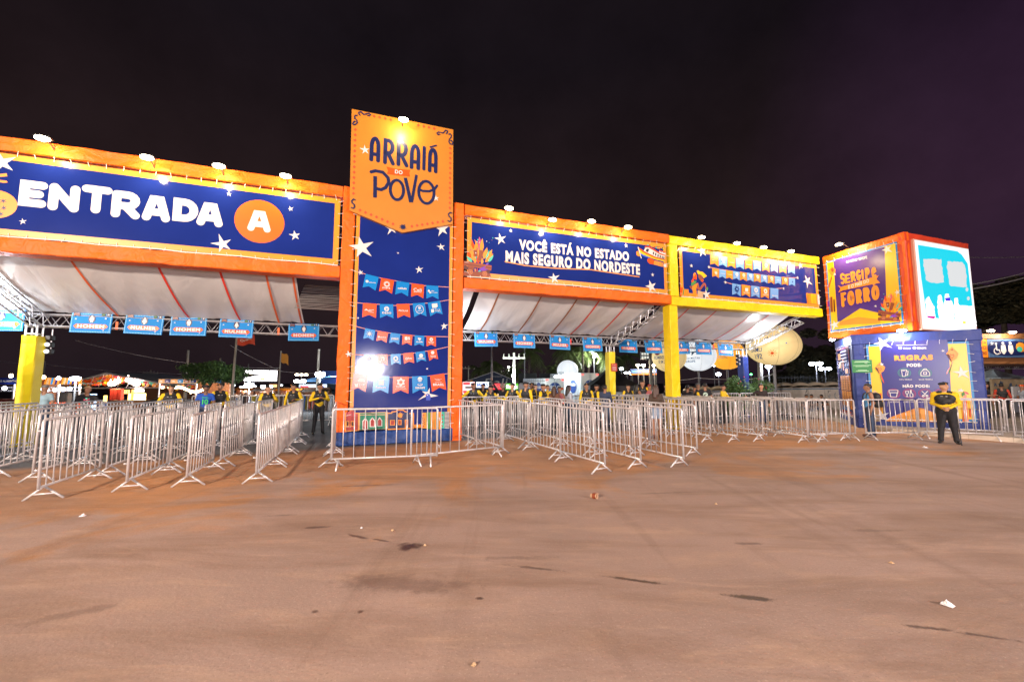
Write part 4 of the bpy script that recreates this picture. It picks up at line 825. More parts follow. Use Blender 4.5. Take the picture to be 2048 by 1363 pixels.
# LED screen
A, B = Vector((*ux[1], 0)), Vector((*ux[2], 0)); d = (B-A).normalized(); rzl = math.atan2(d.y, d.x); nl = Vector((d.y, -d.x, 0)); L2 = (B-A).length
pc = A+(B-A)*.53+nl*.06; wl, hl = L2-.62, UZ1-UZ0-.36
SCR = empty('led_screen', (pc.x, pc.y, UZ0+.06), rzl, 'glaring white and cyan video screen on the right face of the orange box', 'screen')
mb = MB(); mb.tbox(-wl/2-.05, wl/2+.05, -.02, .1, -.05, hl+.05, .02); mb.build('cabinet', mat('screen_cabinet', (.6, .3, .2), .5), SCR)
mb = MB(); mb.add([(-wl/2, -.026, 0), (wl/2, -.026, 0), (wl/2, -.026, hl), (-wl/2, -.026, hl)], [(0, 1, 2, 3)]); mb.build('display', glow('screen_white', (.98, .97, 1.0), .66), SCR)
pxl = lambda u, v: (lambda p: (p[0], p[1]-UZ0-.06))(pl(u, v, (pc.x-nl.x*0, pc.y-nl.y*0), rzl)); s5 = lambda x, y: pxl(1620+x/4.785, 440+y/4.785)
a = Art(); a.lay = 12; CY = glow('screen_cyan', (.0, .64, .80), .62); WG = glow('screen_pale', (.72, .74, .75), .58); WW = glow('screen_bright', (1, 1, 1), 1.1)
P = lambda m, pts: a.use(m).poly([s5(*p) for p in pts])
P(CY, [(1022,238),(1400,300),(1440,330),(1465,365),(1500,420),(1545,820),(1520,835),(1430,815),(1440,970),(1300,950),(1110,930),(1082,740),(1055,560)])
q = random.Random(5)
def blob(m, pts):                                                       # blocky posterised edge
    Q = []
    for (x0, y0), (x1, y1) in zip(pts, pts[1:]+pts[:1]):
        k = max(2, int(math.hypot(x1-x0, y1-y0)/16))
        for i in range(k): Q.append((x0+(x1-x0)*i/k+q.uniform(-5, 5), y0+(y1-y0)*i/k+q.uniform(-5, 5)))
    P(m, Q)
blob(WG, [(1075,370),(1245,378),(1275,595),(1190,610),(1105,580),(1080,440)]); blob(WG, [(1305,398),(1455,402),(1485,480),(1490,645),(1330,628),(1300,460)])
blob(WW, [(1095,760),(1125,730),(1140,760),(1180,830),(1195,960),(1110,940)]); blob(WW, [(1215,720),(1245,718),(1250,760),(1275,840),(1280,960),(1225,950),(1210,820)])
blob(WW, [(1285,710),(1320,705),(1330,750),(1370,830),(1365,970),(1290,960),(1270,860)]); blob(WW, [(1375,750),(1400,748),(1410,790),(1440,860),(1445,980),(1375,970),(1370,830)])
blob(WW, [(1430,820),(1560,820),(1585,1010),(1090,985),(1088,930),(1300,945),(1440,960)])
P(glow('screen_blue', (.05, .02, .62), .8), [(1280,745),(1330,740),(1335,775),(1290,775)]); P(glow('screen_magenta', (.6, .0, .3), .7), [(1110,915),(1190,920),(1180,945),(1115,935)]); P(glow('screen_yellow', (.9, .62, .05), 1), [(1452,965),(1482,970),(1480,995),(1452,990)])
for x, y in ((1492,665), (1505,750)): P(WG, [(x+14*math.cos(t*.785), y+20*math.sin(t*.785)) for t in range(8)])
a.build('picture', None, SCR)
lamp('screen_light', SCR, (0, -.25, hl/2), 60, (.6, .85, 1.0), .9, 'SPOT', (0, -1, -.2), 160, .5)
# lower booth
BX = [Vector(p) for p in ((13.66, 16.7), (16.68, 14.8), (18.5, 17.7), (15.35, 19.7))]; BH = 3.68
O = Vector((*BX[0], 0)); booth = empty('rules_booth', O, 0, 'blue cloth-covered booth with the REGRAS notice, under the orange sign box', 'booth')
loc = [p-BX[0] for p in BX]; mb = MB(); prism(mb, loc, .0, BH-.02, .07); mb.build('core', BLUEF, booth)
for i, (A, B) in enumerate(((loc[0], loc[1]), (loc[3], loc[0]), (loc[1], loc[2]))):
    d = B-A; L = d.length; rz = math.atan2(d.y, d.x)
    for nm, args in (('top_beam', (-.02, L+.02, -.05, .2, BH-.42, BH)), ('plinth', (0, L, -.03, .2, 0, .38)), ('post', (0, .40, -.034, .2, .38, BH-.42)), ('post', (L-.40, L-.002, -.034, .2, .38, BH-.42))):
        mb = MB(); fabric_beam(mb, *args, seed=i*5+int(args[4]*7)); mb.build(nm, BLUEF, booth, (A.x, A.y, 0), rz)
A, B = Vector((*BX[0], 0)), Vector((*BX[1], 0)); d = (B-A).normalized(); rzb = math.atan2(d.y, d.x); nb_ = Vector((d.y, -d.x, 0)); LB_ = (B-A).length
pc = A+(B-A)*.515+nb_*.05
root, paint, px = banner('rules_banner', 0, LB_-.72, 0, BH-.84, 0, 'yellow and purple REGRAS banner with pictograms on the front of the blue booth', border=.07, bm=mat('blue_edge_print', (.03, .22, .50), .4), fm=SUNY, seed=33, loc=(pc.x, pc.y, .41), rz=rzb)
s4 = lambda x, y: px(1640+x/4.868, 640+y/4.868); P = lambda m, pts: a.use(m).poly([s4(*p) for p in pts]); s7 = lambda x, y: px(1690+x/7.585, 720+y/7.585)
PUR = mat('indigo_print', (.016, .012, .16), .28)
a = paint(); P(PUR, [(585,230),(700,205),(1000,195),(1240,190),(1260,400),(1275,700),(1290,930),(1190,945),(680,950),(620,955),(600,600)]); P(AMBER, [(630,978),(680,945),(940,850),(1000,855),(1200,935),(1280,990)]); P(mat('ochre_print', (.55, .22, .012), .4), [(640,982),(690,960),(960,905),(1180,950),(1270,992)])
P(TAN, [(495,765),(495,720),(530,680),(570,715),(570,765)]); P(REDP, [(575,765),(575,715),(598,705),(600,765)]); P(mat('ochre_print', (.55, .22, .012), .4), [(470,770),(600,765),(610,880),(480,985),(470,985)])
P(TAN, [(500,850),(570,850),(590,985),(480,985)])
a.build('field_print', None, root)
a = paint(5); a.use(AMBER)
def tl(t, xa, ya, xb, yb, h_, bold, m=WHITE): x0, za = s4(xa, ya); x1, zb = s4(xb, yb); hh = abs(s4(xa, ya-h_)[1]-za); a.use(m).text(t, x0, x1, za, za+hh, bold, slope=(zb-za)/(x1-x0))
tl('REGRAS', 724, 395, 1102, 387, 52, .07, AMBER); tl('PODE:', 845, 455, 988, 452, 33, .06); tl('NÃO PODE:', 805, 655, 1068, 654, 34, .06)
tl('COPO TÉRMICO', 768, 582, 895, 582, 13, .02); tl('BOLSA TÉRMICA', 962, 582, 1098, 582, 13, .02); tl('COOLER', 690, 784, 753, 784, 12, .02); tl('OU ISOPOR', 680, 801, 768, 801, 12, .02); tl('GARRAFA E', 830, 784, 916, 784, 12, .02); tl('COPO DE VIDRO', 810, 801, 938, 801, 12, .02); tl('OBJETOS', 985, 784, 1068, 784, 12, .02); tl('PERFUROCORTANTES', 958, 801, 1100, 801, 12, .01)
a.use(WHITE).line([s4(745,244), s4(1045,238)], .012); tl('GOVERNO', 808, 284, 880, 283, 17, .02); tl('SERGIPE', 945, 282, 1035, 281, 20, .03)
for x in (778, 918): c = s4(x, 270); a.use(WHITE).disc(c[0], c[1], .05, n=10)
a.build('lettering', None, root)
a = paint(5)
def ringp(x, y, rx_, m):
    c = s4(x, y); e2 = s4(x+rx_, y); rr = abs(e2[0]-c[0]); Q = [(c[0]+rr*math.cos(t*.262), c[1]+rr*.95*math.sin(t*.262)) for t in range(24)]; a.use(m).line(Q, rr*.13, True)
    a.line([(c[0]+(p[0]-c[0])*.8, c[1]+(p[1]-c[1])*.8) for p in Q], rr*.09, True)
for x, y, m in ((820,512,PINES), (1022,512,PINES), (716,712,MAROON), (868,712,MAROON), (1020,712,MAROON), (1172,712,MAROON)): ringp(x, y, 62, m)
W7 = lambda pts, cl=False, w_=.020: a.use(WHITE).line([s7(*p) for p in pts], w_, cl)
W7([(855,148),(930,146),(915,242),(870,243)], True); W7([(930,165),(955,166),(948,228),(925,228)]); W7([(870,160),(900,160)])
W7([(1150,235),(1148,190),(1180,150),(1245,150),(1282,190),(1282,235)], True); W7([(1190,180),(1235,180),(1235,212),(1190,212)], True); W7([(1185,145),(1200,130),(1230,130),(1240,145)])
W7([(665,455),(800,455),(800,490),(668,490)], True); W7([(680,492),(692,555),(780,555),(792,492)], True)
W7([(915,470),(965,470),(955,505),(938,512),(922,505)], True); W7([(940,512),(940,552),(922,553),(958,553)]); W7([(990,455),(1002,455),(1004,495),(1028,515),(1028,555),(985,555),(985,505),(990,490)], True)
W7([(1165,468),(1240,540)]); W7([(1252,466),(1180,540)])
for x in (1185, 1240): W7([(x+16*math.cos(t*.785), 540+14*math.sin(t*.785)) for t in range(8)], True)
W7([(1395,500),(1470,470),(1485,520),(1410,545)], True)
a.build('pictogram', None, root)
a = paint(6)
for (x, y, r1, ro) in ((605,225,75,.35), (598,430,22,.1), (1195,298,15,.1), (1378,512,62,.1), (600,930,60,.2)):
    c = s4(x, y); e2 = s4(x, y+r1); a.use(WHITE).star(c[0], c[1], abs(c[1]-e2[1]), ro, seed=x)
a.build_each('star', root); a = paint(6)
def lantern(x, y, sx_, sy_, k):
    Q = lambda m, pts: a.use(m).poly([s4(x+p[0]*sx_, y+p[1]*sy_) for p in pts])
    Q(ORP, [(-60,-10),(0,-80),(70,-15),(50,30),(-5,65)]); Q(DBROWN, [(-60,-10),(-30,-10),(0,55),(-5,65)]); Q(AMBER, [(-35,-15),(0,-60),(45,-12),(10,35)]); a.use(BROWN).line([s4(x+p[0]*sx_, y+p[1]*sy_) for p in ((-22,5),(-12,-8),(0,2),(14,-8),(24,5),(2,28))], .016, True)
    Q(GREENP, [(0,65),(12,62),(k*30,150),(k*22,175),(k*12,130)]); Q(REDP, [(5,65),(15,62),(k*50,150),(k*56,185),(k*25,130)]); Q(DBROWN, [(-10,-45),(5,-62),(12,-45)])
lantern(580, 470, .78, .80, 1); a.build('lantern_print', None, root); a = paint(6); lantern(1282, 340, .95, 1.05, -1); a.build('lantern_print', None, root); a = paint(6)
P(WHITE, [(1345,690),(1350,665),(1362,680),(1372,660),(1382,680),(1395,672),(1390,695)]); P(REDP, [(1395,715),(1425,715),(1445,985),(1385,985)]); P(GREENP, [(1375,710),(1405,690),(1410,730),(1380,745)]); P(PINKP, [(1400,690),(1440,705),(1450,725),(1405,705)])
for k in range(3): P(ORP, [(1392+k*14,730),(1396+k*14,730),(1402+k*17,985),(1397+k*17,985)])
P(REDP, [(1450,860),(1468,860),(1470,940),(1452,945)])
a.build('artwork', None, root)
# schedule panel on the left face, green notice on the corner
A, B = Vector((*BX[3], 0)), Vector((*BX[0], 0)); d = (B-A).normalized(); rzk = math.atan2(d.y, d.x); nk = Vector((d.y, -d.x, 0)); LK = (B-A).length; pc = A+(B-A)*.5+nk*.06
root, paint, px = banner('schedule_banner', 0, LK-.86, 0, BH-.84, 0, 'narrow navy schedule banner with yellow date columns on the left face of the blue booth', border=.05, bm=mat('pink_edge_print', (.45, .05, .07), .4), fm=NAVY, seed=41, loc=(pc.x, pc.y, .41), rz=rzk)
w2, h2 = (LK-.86)/2, BH-.84; a = paint(4); a.use(AMBER)
for r_ in range(2):
    for k in range(4): x = -w2*.62+k*w2*.40+r_*.1; a.rect(x, x+w2*.34, h2*(.36-.27*r_), h2*(.58-.23*r_))
a.rect(-w2*.8, -w2*.35, h2*.83, h2*.93); a.rect(-w2*.7, -w2*.3, h2*.7, h2*.8); a.rect(w2*.3, w2*.75, h2*.61, h2*.68); a.use(ORP).rect(-w2*.05, w2*.08, h2*.66, h2*.84)
a.use(REDP).rect(-w2*.75, w2*.8, h2*.035, h2*.05); a.use(mat('mid_blue_print', (.03, .12, .35), .5)).rect(-w2*.5, w2*.6, h2*.06, h2*.13); a.build('column_print', None, root)
a = paint(7); q = random.Random(9)
for r_ in range(2):
    for k in range(4):
        x = -w2*.62+k*w2*.40+r_*.1
        for j in range(7): a.use(BROWN).rect(x+.05, x+w2*q.uniform(.2, .3), h2*(.375-.27*r_)+j*.075, h2*(.375-.27*r_)+j*.075+.03)
for j in range(4):
    for k in range(5): a.use(WHITE).rect(-w2*.2+k*w2*.2, -w2*.2+k*w2*.2+w2*.13, h2*(.93-j*.05), h2*(.955-j*.05))
a.build('lettering', None, root)
e = (B-A); gpos = Vector((*BX[0], 0))+(Vector((*BX[1], 0))-Vector((*BX[0], 0))).normalized()*.24+nb_*.07
mb = MB(); mb.box(-.31, .31, -.012, .0, 0, .50); o = tag(mb.build('green_notice', GREENS, None, (gpos.x, gpos.y, 2.16), rzb), 'green notice at the corner of the blue booth', 'notice')
a = Art(); a.lay = 6
for z, t in ((.43, .2), (.40, .24), (.27, .27), (.23, .2), (.08, .14), (.05, .2)): a.use(mat('pale_green_print', (.35, .62, .38), .5)).rect(-t, t, z, z+.022)
a.build('lettering', None, o)
# booth floodlights
p = Vector((*BX[0], 0))+(Vector((*BX[1], 0))-Vector((*BX[0], 0)))*.40+nb_*.42; flood((p.x, p.y, 3.70), rzb, 'white floodlight over the REGRAS banner', 90, (.93, .93, 1), True, ((0, .05, .1), (0, .35, .0)), .15)
p = A+(B-A)*.55+nk*.40; flood((p.x, p.y, 3.62), rzk, 'white floodlight over the schedule banner', 60, (.93, .95, 1), True, ((0, .05, .1), (0, .35, .0)), .15)
A, B = Vector((*ux[0], 0)), Vector((*ux[1], 0)); p = A+(B-A)*.36+nrm*.5; flood((p.x, p.y, 7.72), rzs, 'lit floodlight above the SERGIPE panel', 200, tilt=.2)
# ================================================================== CROWD BARRIERS
def barrier_parts(L, nb, H=1.24):
    f = MB(); r = .0215; c = .05
    f.tube([(0, 0, .18), (0, 0, H-c), (c*.3, 0, H-c*.3), (c, 0, H), (L-c, 0, H), (L-c*.3, 0, H-c*.3), (L, 0, H-c), (L, 0, .18)], r, 8); f.tube([(.0, 0, .205), (L, 0, .205)], .020, 8)
    for z in (.42, 1.02): f.tube([(L, 0, z), (L+.045, 0, z), (L+.045, 0, z-.06)], .012, 5); f.tube([(0, .022, z+.05), (0, .06, z+.05)], .015, 5)
    b = MB()
    for i in range(nb): x = L*(i+1)/(nb+1); b.tube([(x, 0, .205), (x, 0, H)], .0105, 6)
    t = MB(); t.tube([(0, 0, .20), (0, .245, .0)], .017, 6); t.tube([(0, 0, .20), (0, -.245, .0)], .017, 6); t.tube([(0, .15, .085), (0, -.15, .085)], .013, 6)
    return f.mesh('rail_frame', [STEEL], True), b.mesh('upright_infill', [STEEL], True), t.mesh('foot', [STEEL], True)
BK = {'lane': (1.64, barrier_parts(1.64, 9)), 'front': (2.12, barrier_parts(2.12, 9))}
qb = random.Random(21)
def barrier(A, B, label, kind='lane'):
    A, B = Vector((*A[:2], 0)), Vector((*B[:2], 0)); L0, (fm, bm, tm) = BK[kind]; d = B-A; k = d.length/L0
    e = empty('crowd_barrier', (A.x, A.y, 0), math.atan2(d.y, d.x)+R(qb.uniform(-1.6, 1.6)), label, 'barrier', 'steel crowd barriers of the entrance lanes'); e.scale = (k, 1, 1)
    e.rotation_euler[0] = R(qb.uniform(-1.8, 1.8))
    part('rail_frame', fm, e); part('upright_infill', bm, e)
    for x in (.13, L0-.13): o = part('foot', tm, e); o.location = (x, 0, 0)
ORDN = ('first', 'second', 'third', 'fourth', 'fifth', 'sixth', 'seventh', 'eighth', 'ninth', 'tenth')
def lane(s, d, n, lab, skew=0.0, wob=.05):
    for i in range(n):
        d0 = d+i*1.68; a = G(s+skew*i+qb.uniform(-wob, wob), d0); b = G(s+skew*(i+1)+qb.uniform(-wob, wob), d0+1.62)
        barrier(a, b, 'steel crowd barrier, %s from the front in the %s' % (ORDN[i], lab))
for i, (s, d, n) in enumerate(((-1.65,-4.15,4), (-2.74,-4.0,4), (-3.57,-4.05,4), (-4.55,-4.22,4), (-5.52,-2.65,4), (-6.45,-2.0,3), (-7.35,-1.4,3), (-8.25,-.9,2), (-9.3,.2,2))):
    lane(s, d, n, '%s queue row left of the tower' % ORDN[i])
def seq(pts, lab, kind='lane'):
    for i, (a, b) in enumerate(pts): barrier(a, b, lab[i], kind)
seq([((-3.80, 8.98), (-1.66, 9.42)), ((-2.22, 9.36), (-.24, 10.62))], ['steel crowd barrier standing across the front of the tower, left one', 'steel crowd barrier standing across the front of the tower, right one overlapping it'], 'front')
seq([((-3.86, 9.1), (-4.44, 10.62)), ((-4.47, 10.7), (-5.02, 12.2))], ['steel crowd barrier running back from the corner left of the tower, nearer one', 'steel crowd barrier running back from the corner left of the tower, farther one'])
seq([((-.22, 10.66), (-1.02, 12.06)), ((-1.06, 12.12), (-1.80, 13.55))], ['steel crowd barrier running back along the right side of the tower, nearer one', 'steel crowd barrier running back along the right side of the tower, farther one'])
def rlane(X, Y, n, lab, dx=-.455):
    d = Vector((dx, 1, 0)).normalized()
    for i in range(n):
        j = Vector((qb.uniform(-.04, .04), 0, 0)); a = Vector((X, Y, 0))+d*(i*1.70)+j; barrier(a, a+d*1.64, 'steel crowd barrier, %s from the front in the %s' % (ORDN[i], lab))
for i, (X, Y, n) in enumerate(((1.84,8.50,4), (2.74,8.96,4), (3.70,9.13,4), (4.58,10.45,3), (5.98,12.75,3), (6.75,12.75,3), (7.6,12.85,3), (8.8,12.65,3), (9.45,12.75,2), (10.45,13.1,2))):
    rlane(X, Y, n, '%s lane row right of the tower' % ORDN[i], -.455 if i < 5 else -.40)
for i in range(10):
    a = G(3.6+i*1.68, 2.15+.02*(i % 3)); b = G(3.6+i*1.68+1.62, 2.15+.02*((i+1) % 3)); barrier(a, b, 'steel crowd barrier in the back cross row before the guards, %s from the tower' % ORDN[i])
for i in range(3):
    a = G(-1.0-i*1.75, 6.4+.2*i); b = G(-1.0-i*1.75-1.65, 6.5+.2*i); barrier(b, a, 'pale barrier across the far end of the left lanes, %s from the tower' % ORDN[i])
seq([((9.15, 13.1), (10.78, 13.28)), ((11.2, 13.42), (12.95, 13.52)), ((13.3, 13.85), (15.05, 13.0)), ((15.1, 12.75), (16.5, 11.9)), ((16.55, 11.85), (17.9, 10.95))],
    ['steel crowd barrier in the right-hand front row, left of the man with the backpack', 'steel crowd barrier in the right-hand front row, right of the man with the backpack', 'steel crowd barrier behind the lone guard on the right', 'steel crowd barrier along the kerb right of the lone guard', 'steel crowd barrier along the kerb at the right edge of the photo'])
seq([((14.5, 14.75), (16.1, 13.85)), ((16.15, 13.8), (17.6, 12.8))], ['steel crowd barrier on the pavement in front of the blue booth', 'steel crowd barrier on the pavement right of the blue booth'])
# ================================================================== PEOPLE
def surface_nets(vol, org, vox):
    s = vol < 0; nx, ny, nz = vol.shape; acc = np.zeros((nx-1, ny-1, nz-1, 3), np.float32); cnt = np.zeros((nx-1, ny-1, nz-1), np.int32)
    def sl(o): return vol[o[0]:nx-1+o[0], o[1]:ny-1+o[1], o[2]:nz-1+o[2]]
    for ax in range(3):
        o1, o2 = [i for i in range(3) if i != ax]
        for p in (0, 1):
            for q in (0, 1):
                a = [0, 0, 0]; a[o1] = p; a[o2] = q; b = list(a); b[ax] = 1; v0, v1 = sl(a), sl(b); c = (v0 < 0) != (v1 < 0)
                t = np.where(c, v0/np.where(c, v0-v1, 1), 0); cnt += c
                for k in range(3): acc[..., k] += np.where(c, (t if k == ax else a[k]), 0)
    act = cnt > 0; idx = -np.ones(act.shape, np.int64); idx[act] = np.arange(act.sum()); ijk = np.argwhere(act)
    verts = (ijk + acc[act]/cnt[act][:, None])*vox + org; F = []
    for ax in range(3):
        o1, o2 = [(1, 2), (2, 0), (0, 1)][ax]; a = [slice(None)]*3; b = [slice(None)]*3; a[ax] = slice(0, -1); b[ax] = slice(1, None)
        ch = s[tuple(a)] != s[tuple(b)]; I = np.argwhere(ch); I = I[(I[:, o1] > 0) & (I[:, o2] > 0) & (I[:, o1] < vol.shape[o1]-1) & (I[:, o2] < vol.shape[o2]-1)]
        if not len(I): continue
        e1 = np.zeros(3, int); e1[o1] = 1; e2 = np.zeros(3, int); e2[o2] = 1; g_ = lambda J: idx[J[:, 0], J[:, 1], J[:, 2]]
        Q = np.stack([g_(I-e1-e2), g_(I-e2), g_(I), g_(I-e1)], 1); ins = s[tuple(I.T)]; Q[~ins] = Q[~ins][:, ::-1]; F.append(Q)
    return verts, np.concatenate(F)
def sdist(P, pr):
    a, b, ra, rb, sc3 = pr[:5]; k = np.array(sc3, np.float32); A = np.array(a)*k; B = np.array(b)*k; X = P*k; ab = B-A; L = max(1e-9, float(ab@ab))
    t = np.clip(((X-A)@ab)/L, 0, 1); d = X-A-t[..., None]*ab; return np.sqrt((d*d).sum(-1)) - (ra+(rb-ra)*t)
def blobs(prims, vox, k=.035):
    lo = np.min([np.minimum(p[0], p[1])-np.array([max(p[2], p[3])/c for c in p[4]]) for p in prims], 0)-vox*2.5; hi = np.max([np.maximum(p[0], p[1])+np.array([max(p[2], p[3])/c for c in p[4]]) for p in prims], 0)+vox*2.5
    n = np.ceil((hi-lo)/vox).astype(int)+1; gx = [lo[i]+vox*np.arange(n[i]) for i in range(3)]; P = np.stack(np.meshgrid(*gx, indexing='ij'), -1).astype(np.float32); vol = None
    for pr in prims:
        d = sdist(P, pr)
        if vol is None: vol = d
        else: h = np.clip(.5+.5*(vol-d)/k, 0, 1); vol = vol*(1-h)+d*h-k*h*(1-h)
    v, f = surface_nets(vol, lo, vox); c = v[f].mean(1); D = np.stack([sdist(c.astype(np.float32), pr) for pr in prims], 1); return v, f, D.argmin(1)
SKIN = [mat('skin_light_brown', (.46, .25, .155), .55), mat('skin_brown', (.32, .16, .095), .55), mat('skin_deep_brown', (.15, .072, .045), .55), mat('skin_tan', (.52, .31, .21), .55)]
def cloth(n, c, r=.8): return mat(n, c, r, vary=(7, .18), bump=(9, .35))
VESTM = cloth('black_vest_cloth', (.013, .014, .016), .65); TROU = cloth('black_trouser_cloth', (.012, .012, .016)); BOOT = mat('black_leather', (.010, .010, .011), .4)
YSH = cloth('yellow_jersey', (.78, .52, .010)); HAIRB = mat('black_hair', (.012, .010, .009), .5); HAIRBR = mat('brown_hair', (.05, .022, .013), .5); HAIRG = mat('grey_curls', (.25, .22, .19), .7); EYE = mat('eye_dark', (.01, .008, .008), .3); LIP = mat('lip', (.25, .08, .07), .5)
ARMS = {'hang': ((.255, .03, 1.13), (.27, -.05, .89)), 'clasp': ((.255, .03, 1.13), (.055, -.205, 1.02)), 'rest': ((.31, -.10, 1.17), (.13, -.37, 1.19)), 'chest': ((.29, -.03, 1.16), (.05, -.27, 1.24)),
        'wide': ((.38, -.06, 1.22), (.60, -.20, 1.20)), 'face': ((.27, -.16, 1.20), (.05, -.17, 1.50)), 'raise': ((.34, -.10, 1.63), (.43, -.16, 1.90)), 'strap': ((.26, .0, 1.15), (.14, -.17, 1.33)), 'hip': ((.38, .06, 1.16), (.20, -.02, 1.0))}
def human(label, X, Y, rz, h=1.72, skin=0, shirt=YSH, trou=TROU, boot=BOOT, sleeve='long', arms=('hang', 'hang'), legs='stand', head=0.0, tilt=0.0, hat=None, hair=HAIRB, hairkind='short', vest=False, bulk=1.0, fem=False, short=False, vox=.021, z0=0.0, group=None, extra=None):
    rz += facing(X, Y); S = SKIN[skin]; pr = []; I3 = (1, 1, 1); FL = (1, 1.45, 1)
    def add(a, b, ra, rb, m, sc3=I3): pr.append((np.array(a, float), np.array(b, float), ra, rb, sc3, m))
    mats = []; 
    sit = legs == 'sit'; hz = .46 if sit else .92; dz = hz-.92
    sw = .185*(.88 if fem else 1)*bulk**.5; bk = bulk
    add((-.06, 0, .94+dz), (.06, 0, .94+dz), .125*bk, .125*bk, trou, (1, 1.15, 1)); add((0, -.01*bk, 1.02+dz), (0, -.01, 1.16+dz), .135*bk*(.9 if fem else 1), .135*bk*(.86 if fem else 1), shirt, (1, 1.2, 1))
    add((-.075, 0, 1.30+dz), (.075, 0, 1.30+dz), .125*bk, .125*bk, shirt, (1, 1.25, 1)); add((-sw+.045, .005, 1.405+dz), (sw-.045, .005, 1.405+dz), .064, .064, shirt, FL)
    ch, sh = math.cos(head), math.sin(head); Hd = lambda x, y, z: (ch*x-sh*y, sh*x+ch*y-.01, z+dz)
    add((0, .012, 1.44+dz), Hd(0, -.005, 1.56), .056, .052, S); add(Hd(0, .012, 1.625), Hd(0, .004, 1.668), .083, .080, S, (1.08, .95, 1)); add(Hd(0, -.035, 1.575), Hd(0, -.045, 1.565), .052, .046, S); add(Hd(0, -.092, 1.635), Hd(0, -.108, 1.602), .012, .017, S)
    for q in (-1, 1): add(Hd(q*.083, .012, 1.625), Hd(q*.085, .016, 1.60), .018, .014, S); add(Hd(q*.035, -.082, 1.652), Hd(q*.02, -.088, 1.655), .010, .010, S)
    LG = {'stand': ((0, -.01), (0, .02), (0, 0), (0, .02)), 'walk': ((-.12, -.22), (.08, .24), (0, 0), (0, 0)), 'ease': ((-.01, -.02), (.0, .02), (0, 0), (0, 0))}.get(legs, ((0, 0), (0, 0), (0, 0), (0, 0)))
    for i, q in enumerate((-1, 1)):
        ky, ay = LG[i]; kx, ax_ = .105+(.012 if legs == 'ease' else 0), .115+(.035 if legs == 'ease' else 0)
        if sit: hip, kn, an = (q*.09, -.02, hz), (q*.13, -.42, hz+.02), (q*.13, -.40, .09)
        else: hip, kn, an = (q*.085, 0, .90), (q*kx, ky, .50), (q*ax_, ay, .10)
        upm = trou; lom = S if short else trou; mid = tuple((hip[j]+kn[j])/2 for j in range(3))
        if short: add(hip, mid, .098*bk, .085*bk, trou); add(mid, kn, .074, .056, S); add(kn, an, .058, .038, S)
        else: add(hip, kn, .098*bk, .070*bk**.5, trou); add(kn, an, .066*bk**.5, .056, trou)
        add(an, (an[0], an[1], .09), .05, .05, boot); add((an[0], an[1]+.035, .045), (an[0]+q*.03, an[1]-.16, .038), .045, .040, boot, (1, 1, 1.12))
    hands = []
    for i, q in enumerate((-1, 1)):
        e_, w_ = ARMS[arms[i]]; e_ = (q*e_[0]*(1 if not fem else .92), e_[1], e_[2]+dz); w_ = (q*w_[0], w_[1], w_[2]+dz); sh_ = (q*sw, .005, 1.405+dz)
        if arms[i] in ('clasp', 'chest') and bulk > 1.05: w_ = (w_[0], w_[1]-.05, w_[2])
        um = shirt if sleeve != 'none' else S; lm = shirt if sleeve == 'long' else S; mid = tuple(sh_[j]*.4+e_[j]*.6 for j in range(3))
        add(sh_, mid, .058*bk**.5, .050, um); add(mid, e_, .048, .043, shirt if sleeve == 'long' else S); add(e_, w_, .043, .031, lm)
        w_ = Vector(w_); fd = (w_-Vector(e_)).normalized(); pe = w_+fd*.075; add(tuple(w_+fd*.015), tuple(pe), .026, .032, S); hands.append((w_, pe, fd, q))
    k = h/1.75; v, f, idx = blobs([p[:5] for p in pr], vox)
    ml = []
    for p in pr:
        if p[5] not in ml: ml.append(p[5])
    ml += [EYE, LIP]; mi = np.array([ml.index(p[5]) for p in pr])[idx]
    mb = MB(); mb.mats = list(ml); mb.v = [tuple(p) for p in v]; mb.f = [tuple(q) for q in f]; mb.m = [int(i) for i in mi]
    for w_, pe, fd, q in hands:                                         # five fingers, curled, thumb off the side of the palm
        side = fd.cross(Vector((0, 0, 1))); side = side.normalized() if side.length > .2 else Vector((1, 0, 0)); dn = fd.cross(side).normalized()
        if dn.z > 0 and abs(fd.z) < .8: dn = -dn
        mb.use(S)
        for j, (o, ln) in enumerate(((-.025, .062), (-.009, .074), (.008, .07), (.024, .055))):
            b0 = pe+side*o+fd*.012; mb.tube([b0, b0+fd*ln*.5+dn*.008, b0+fd*ln*.8+dn*.03, b0+fd*ln*.86+dn*.05], [.0095, .009, .008, .006], 5)
        t0 = w_+fd*.03+side*(-q*.024); mb.tube([t0, t0+side*(-q*.03)+fd*.03, t0+side*(-q*.032)+fd*.062+dn*.012], [.011, .010, .007], 5)
    for q in (-1, 1): c = Hd(q*.031, -.079, 1.637); mb.use(EYE).ell(c, (.012, .008, .006), 6, 4)
    c = Hd(0, -.087, 1.565); mb.use(LIP).ell(c, (.024, .010, .006), 6, 4)
    o = mb.build('person', None, None, (X, Y, z0), rz, smooth=True); o.scale = (k*(bulk**.35), k*(bulk**.2), k); tag(o, label, 'person', group)
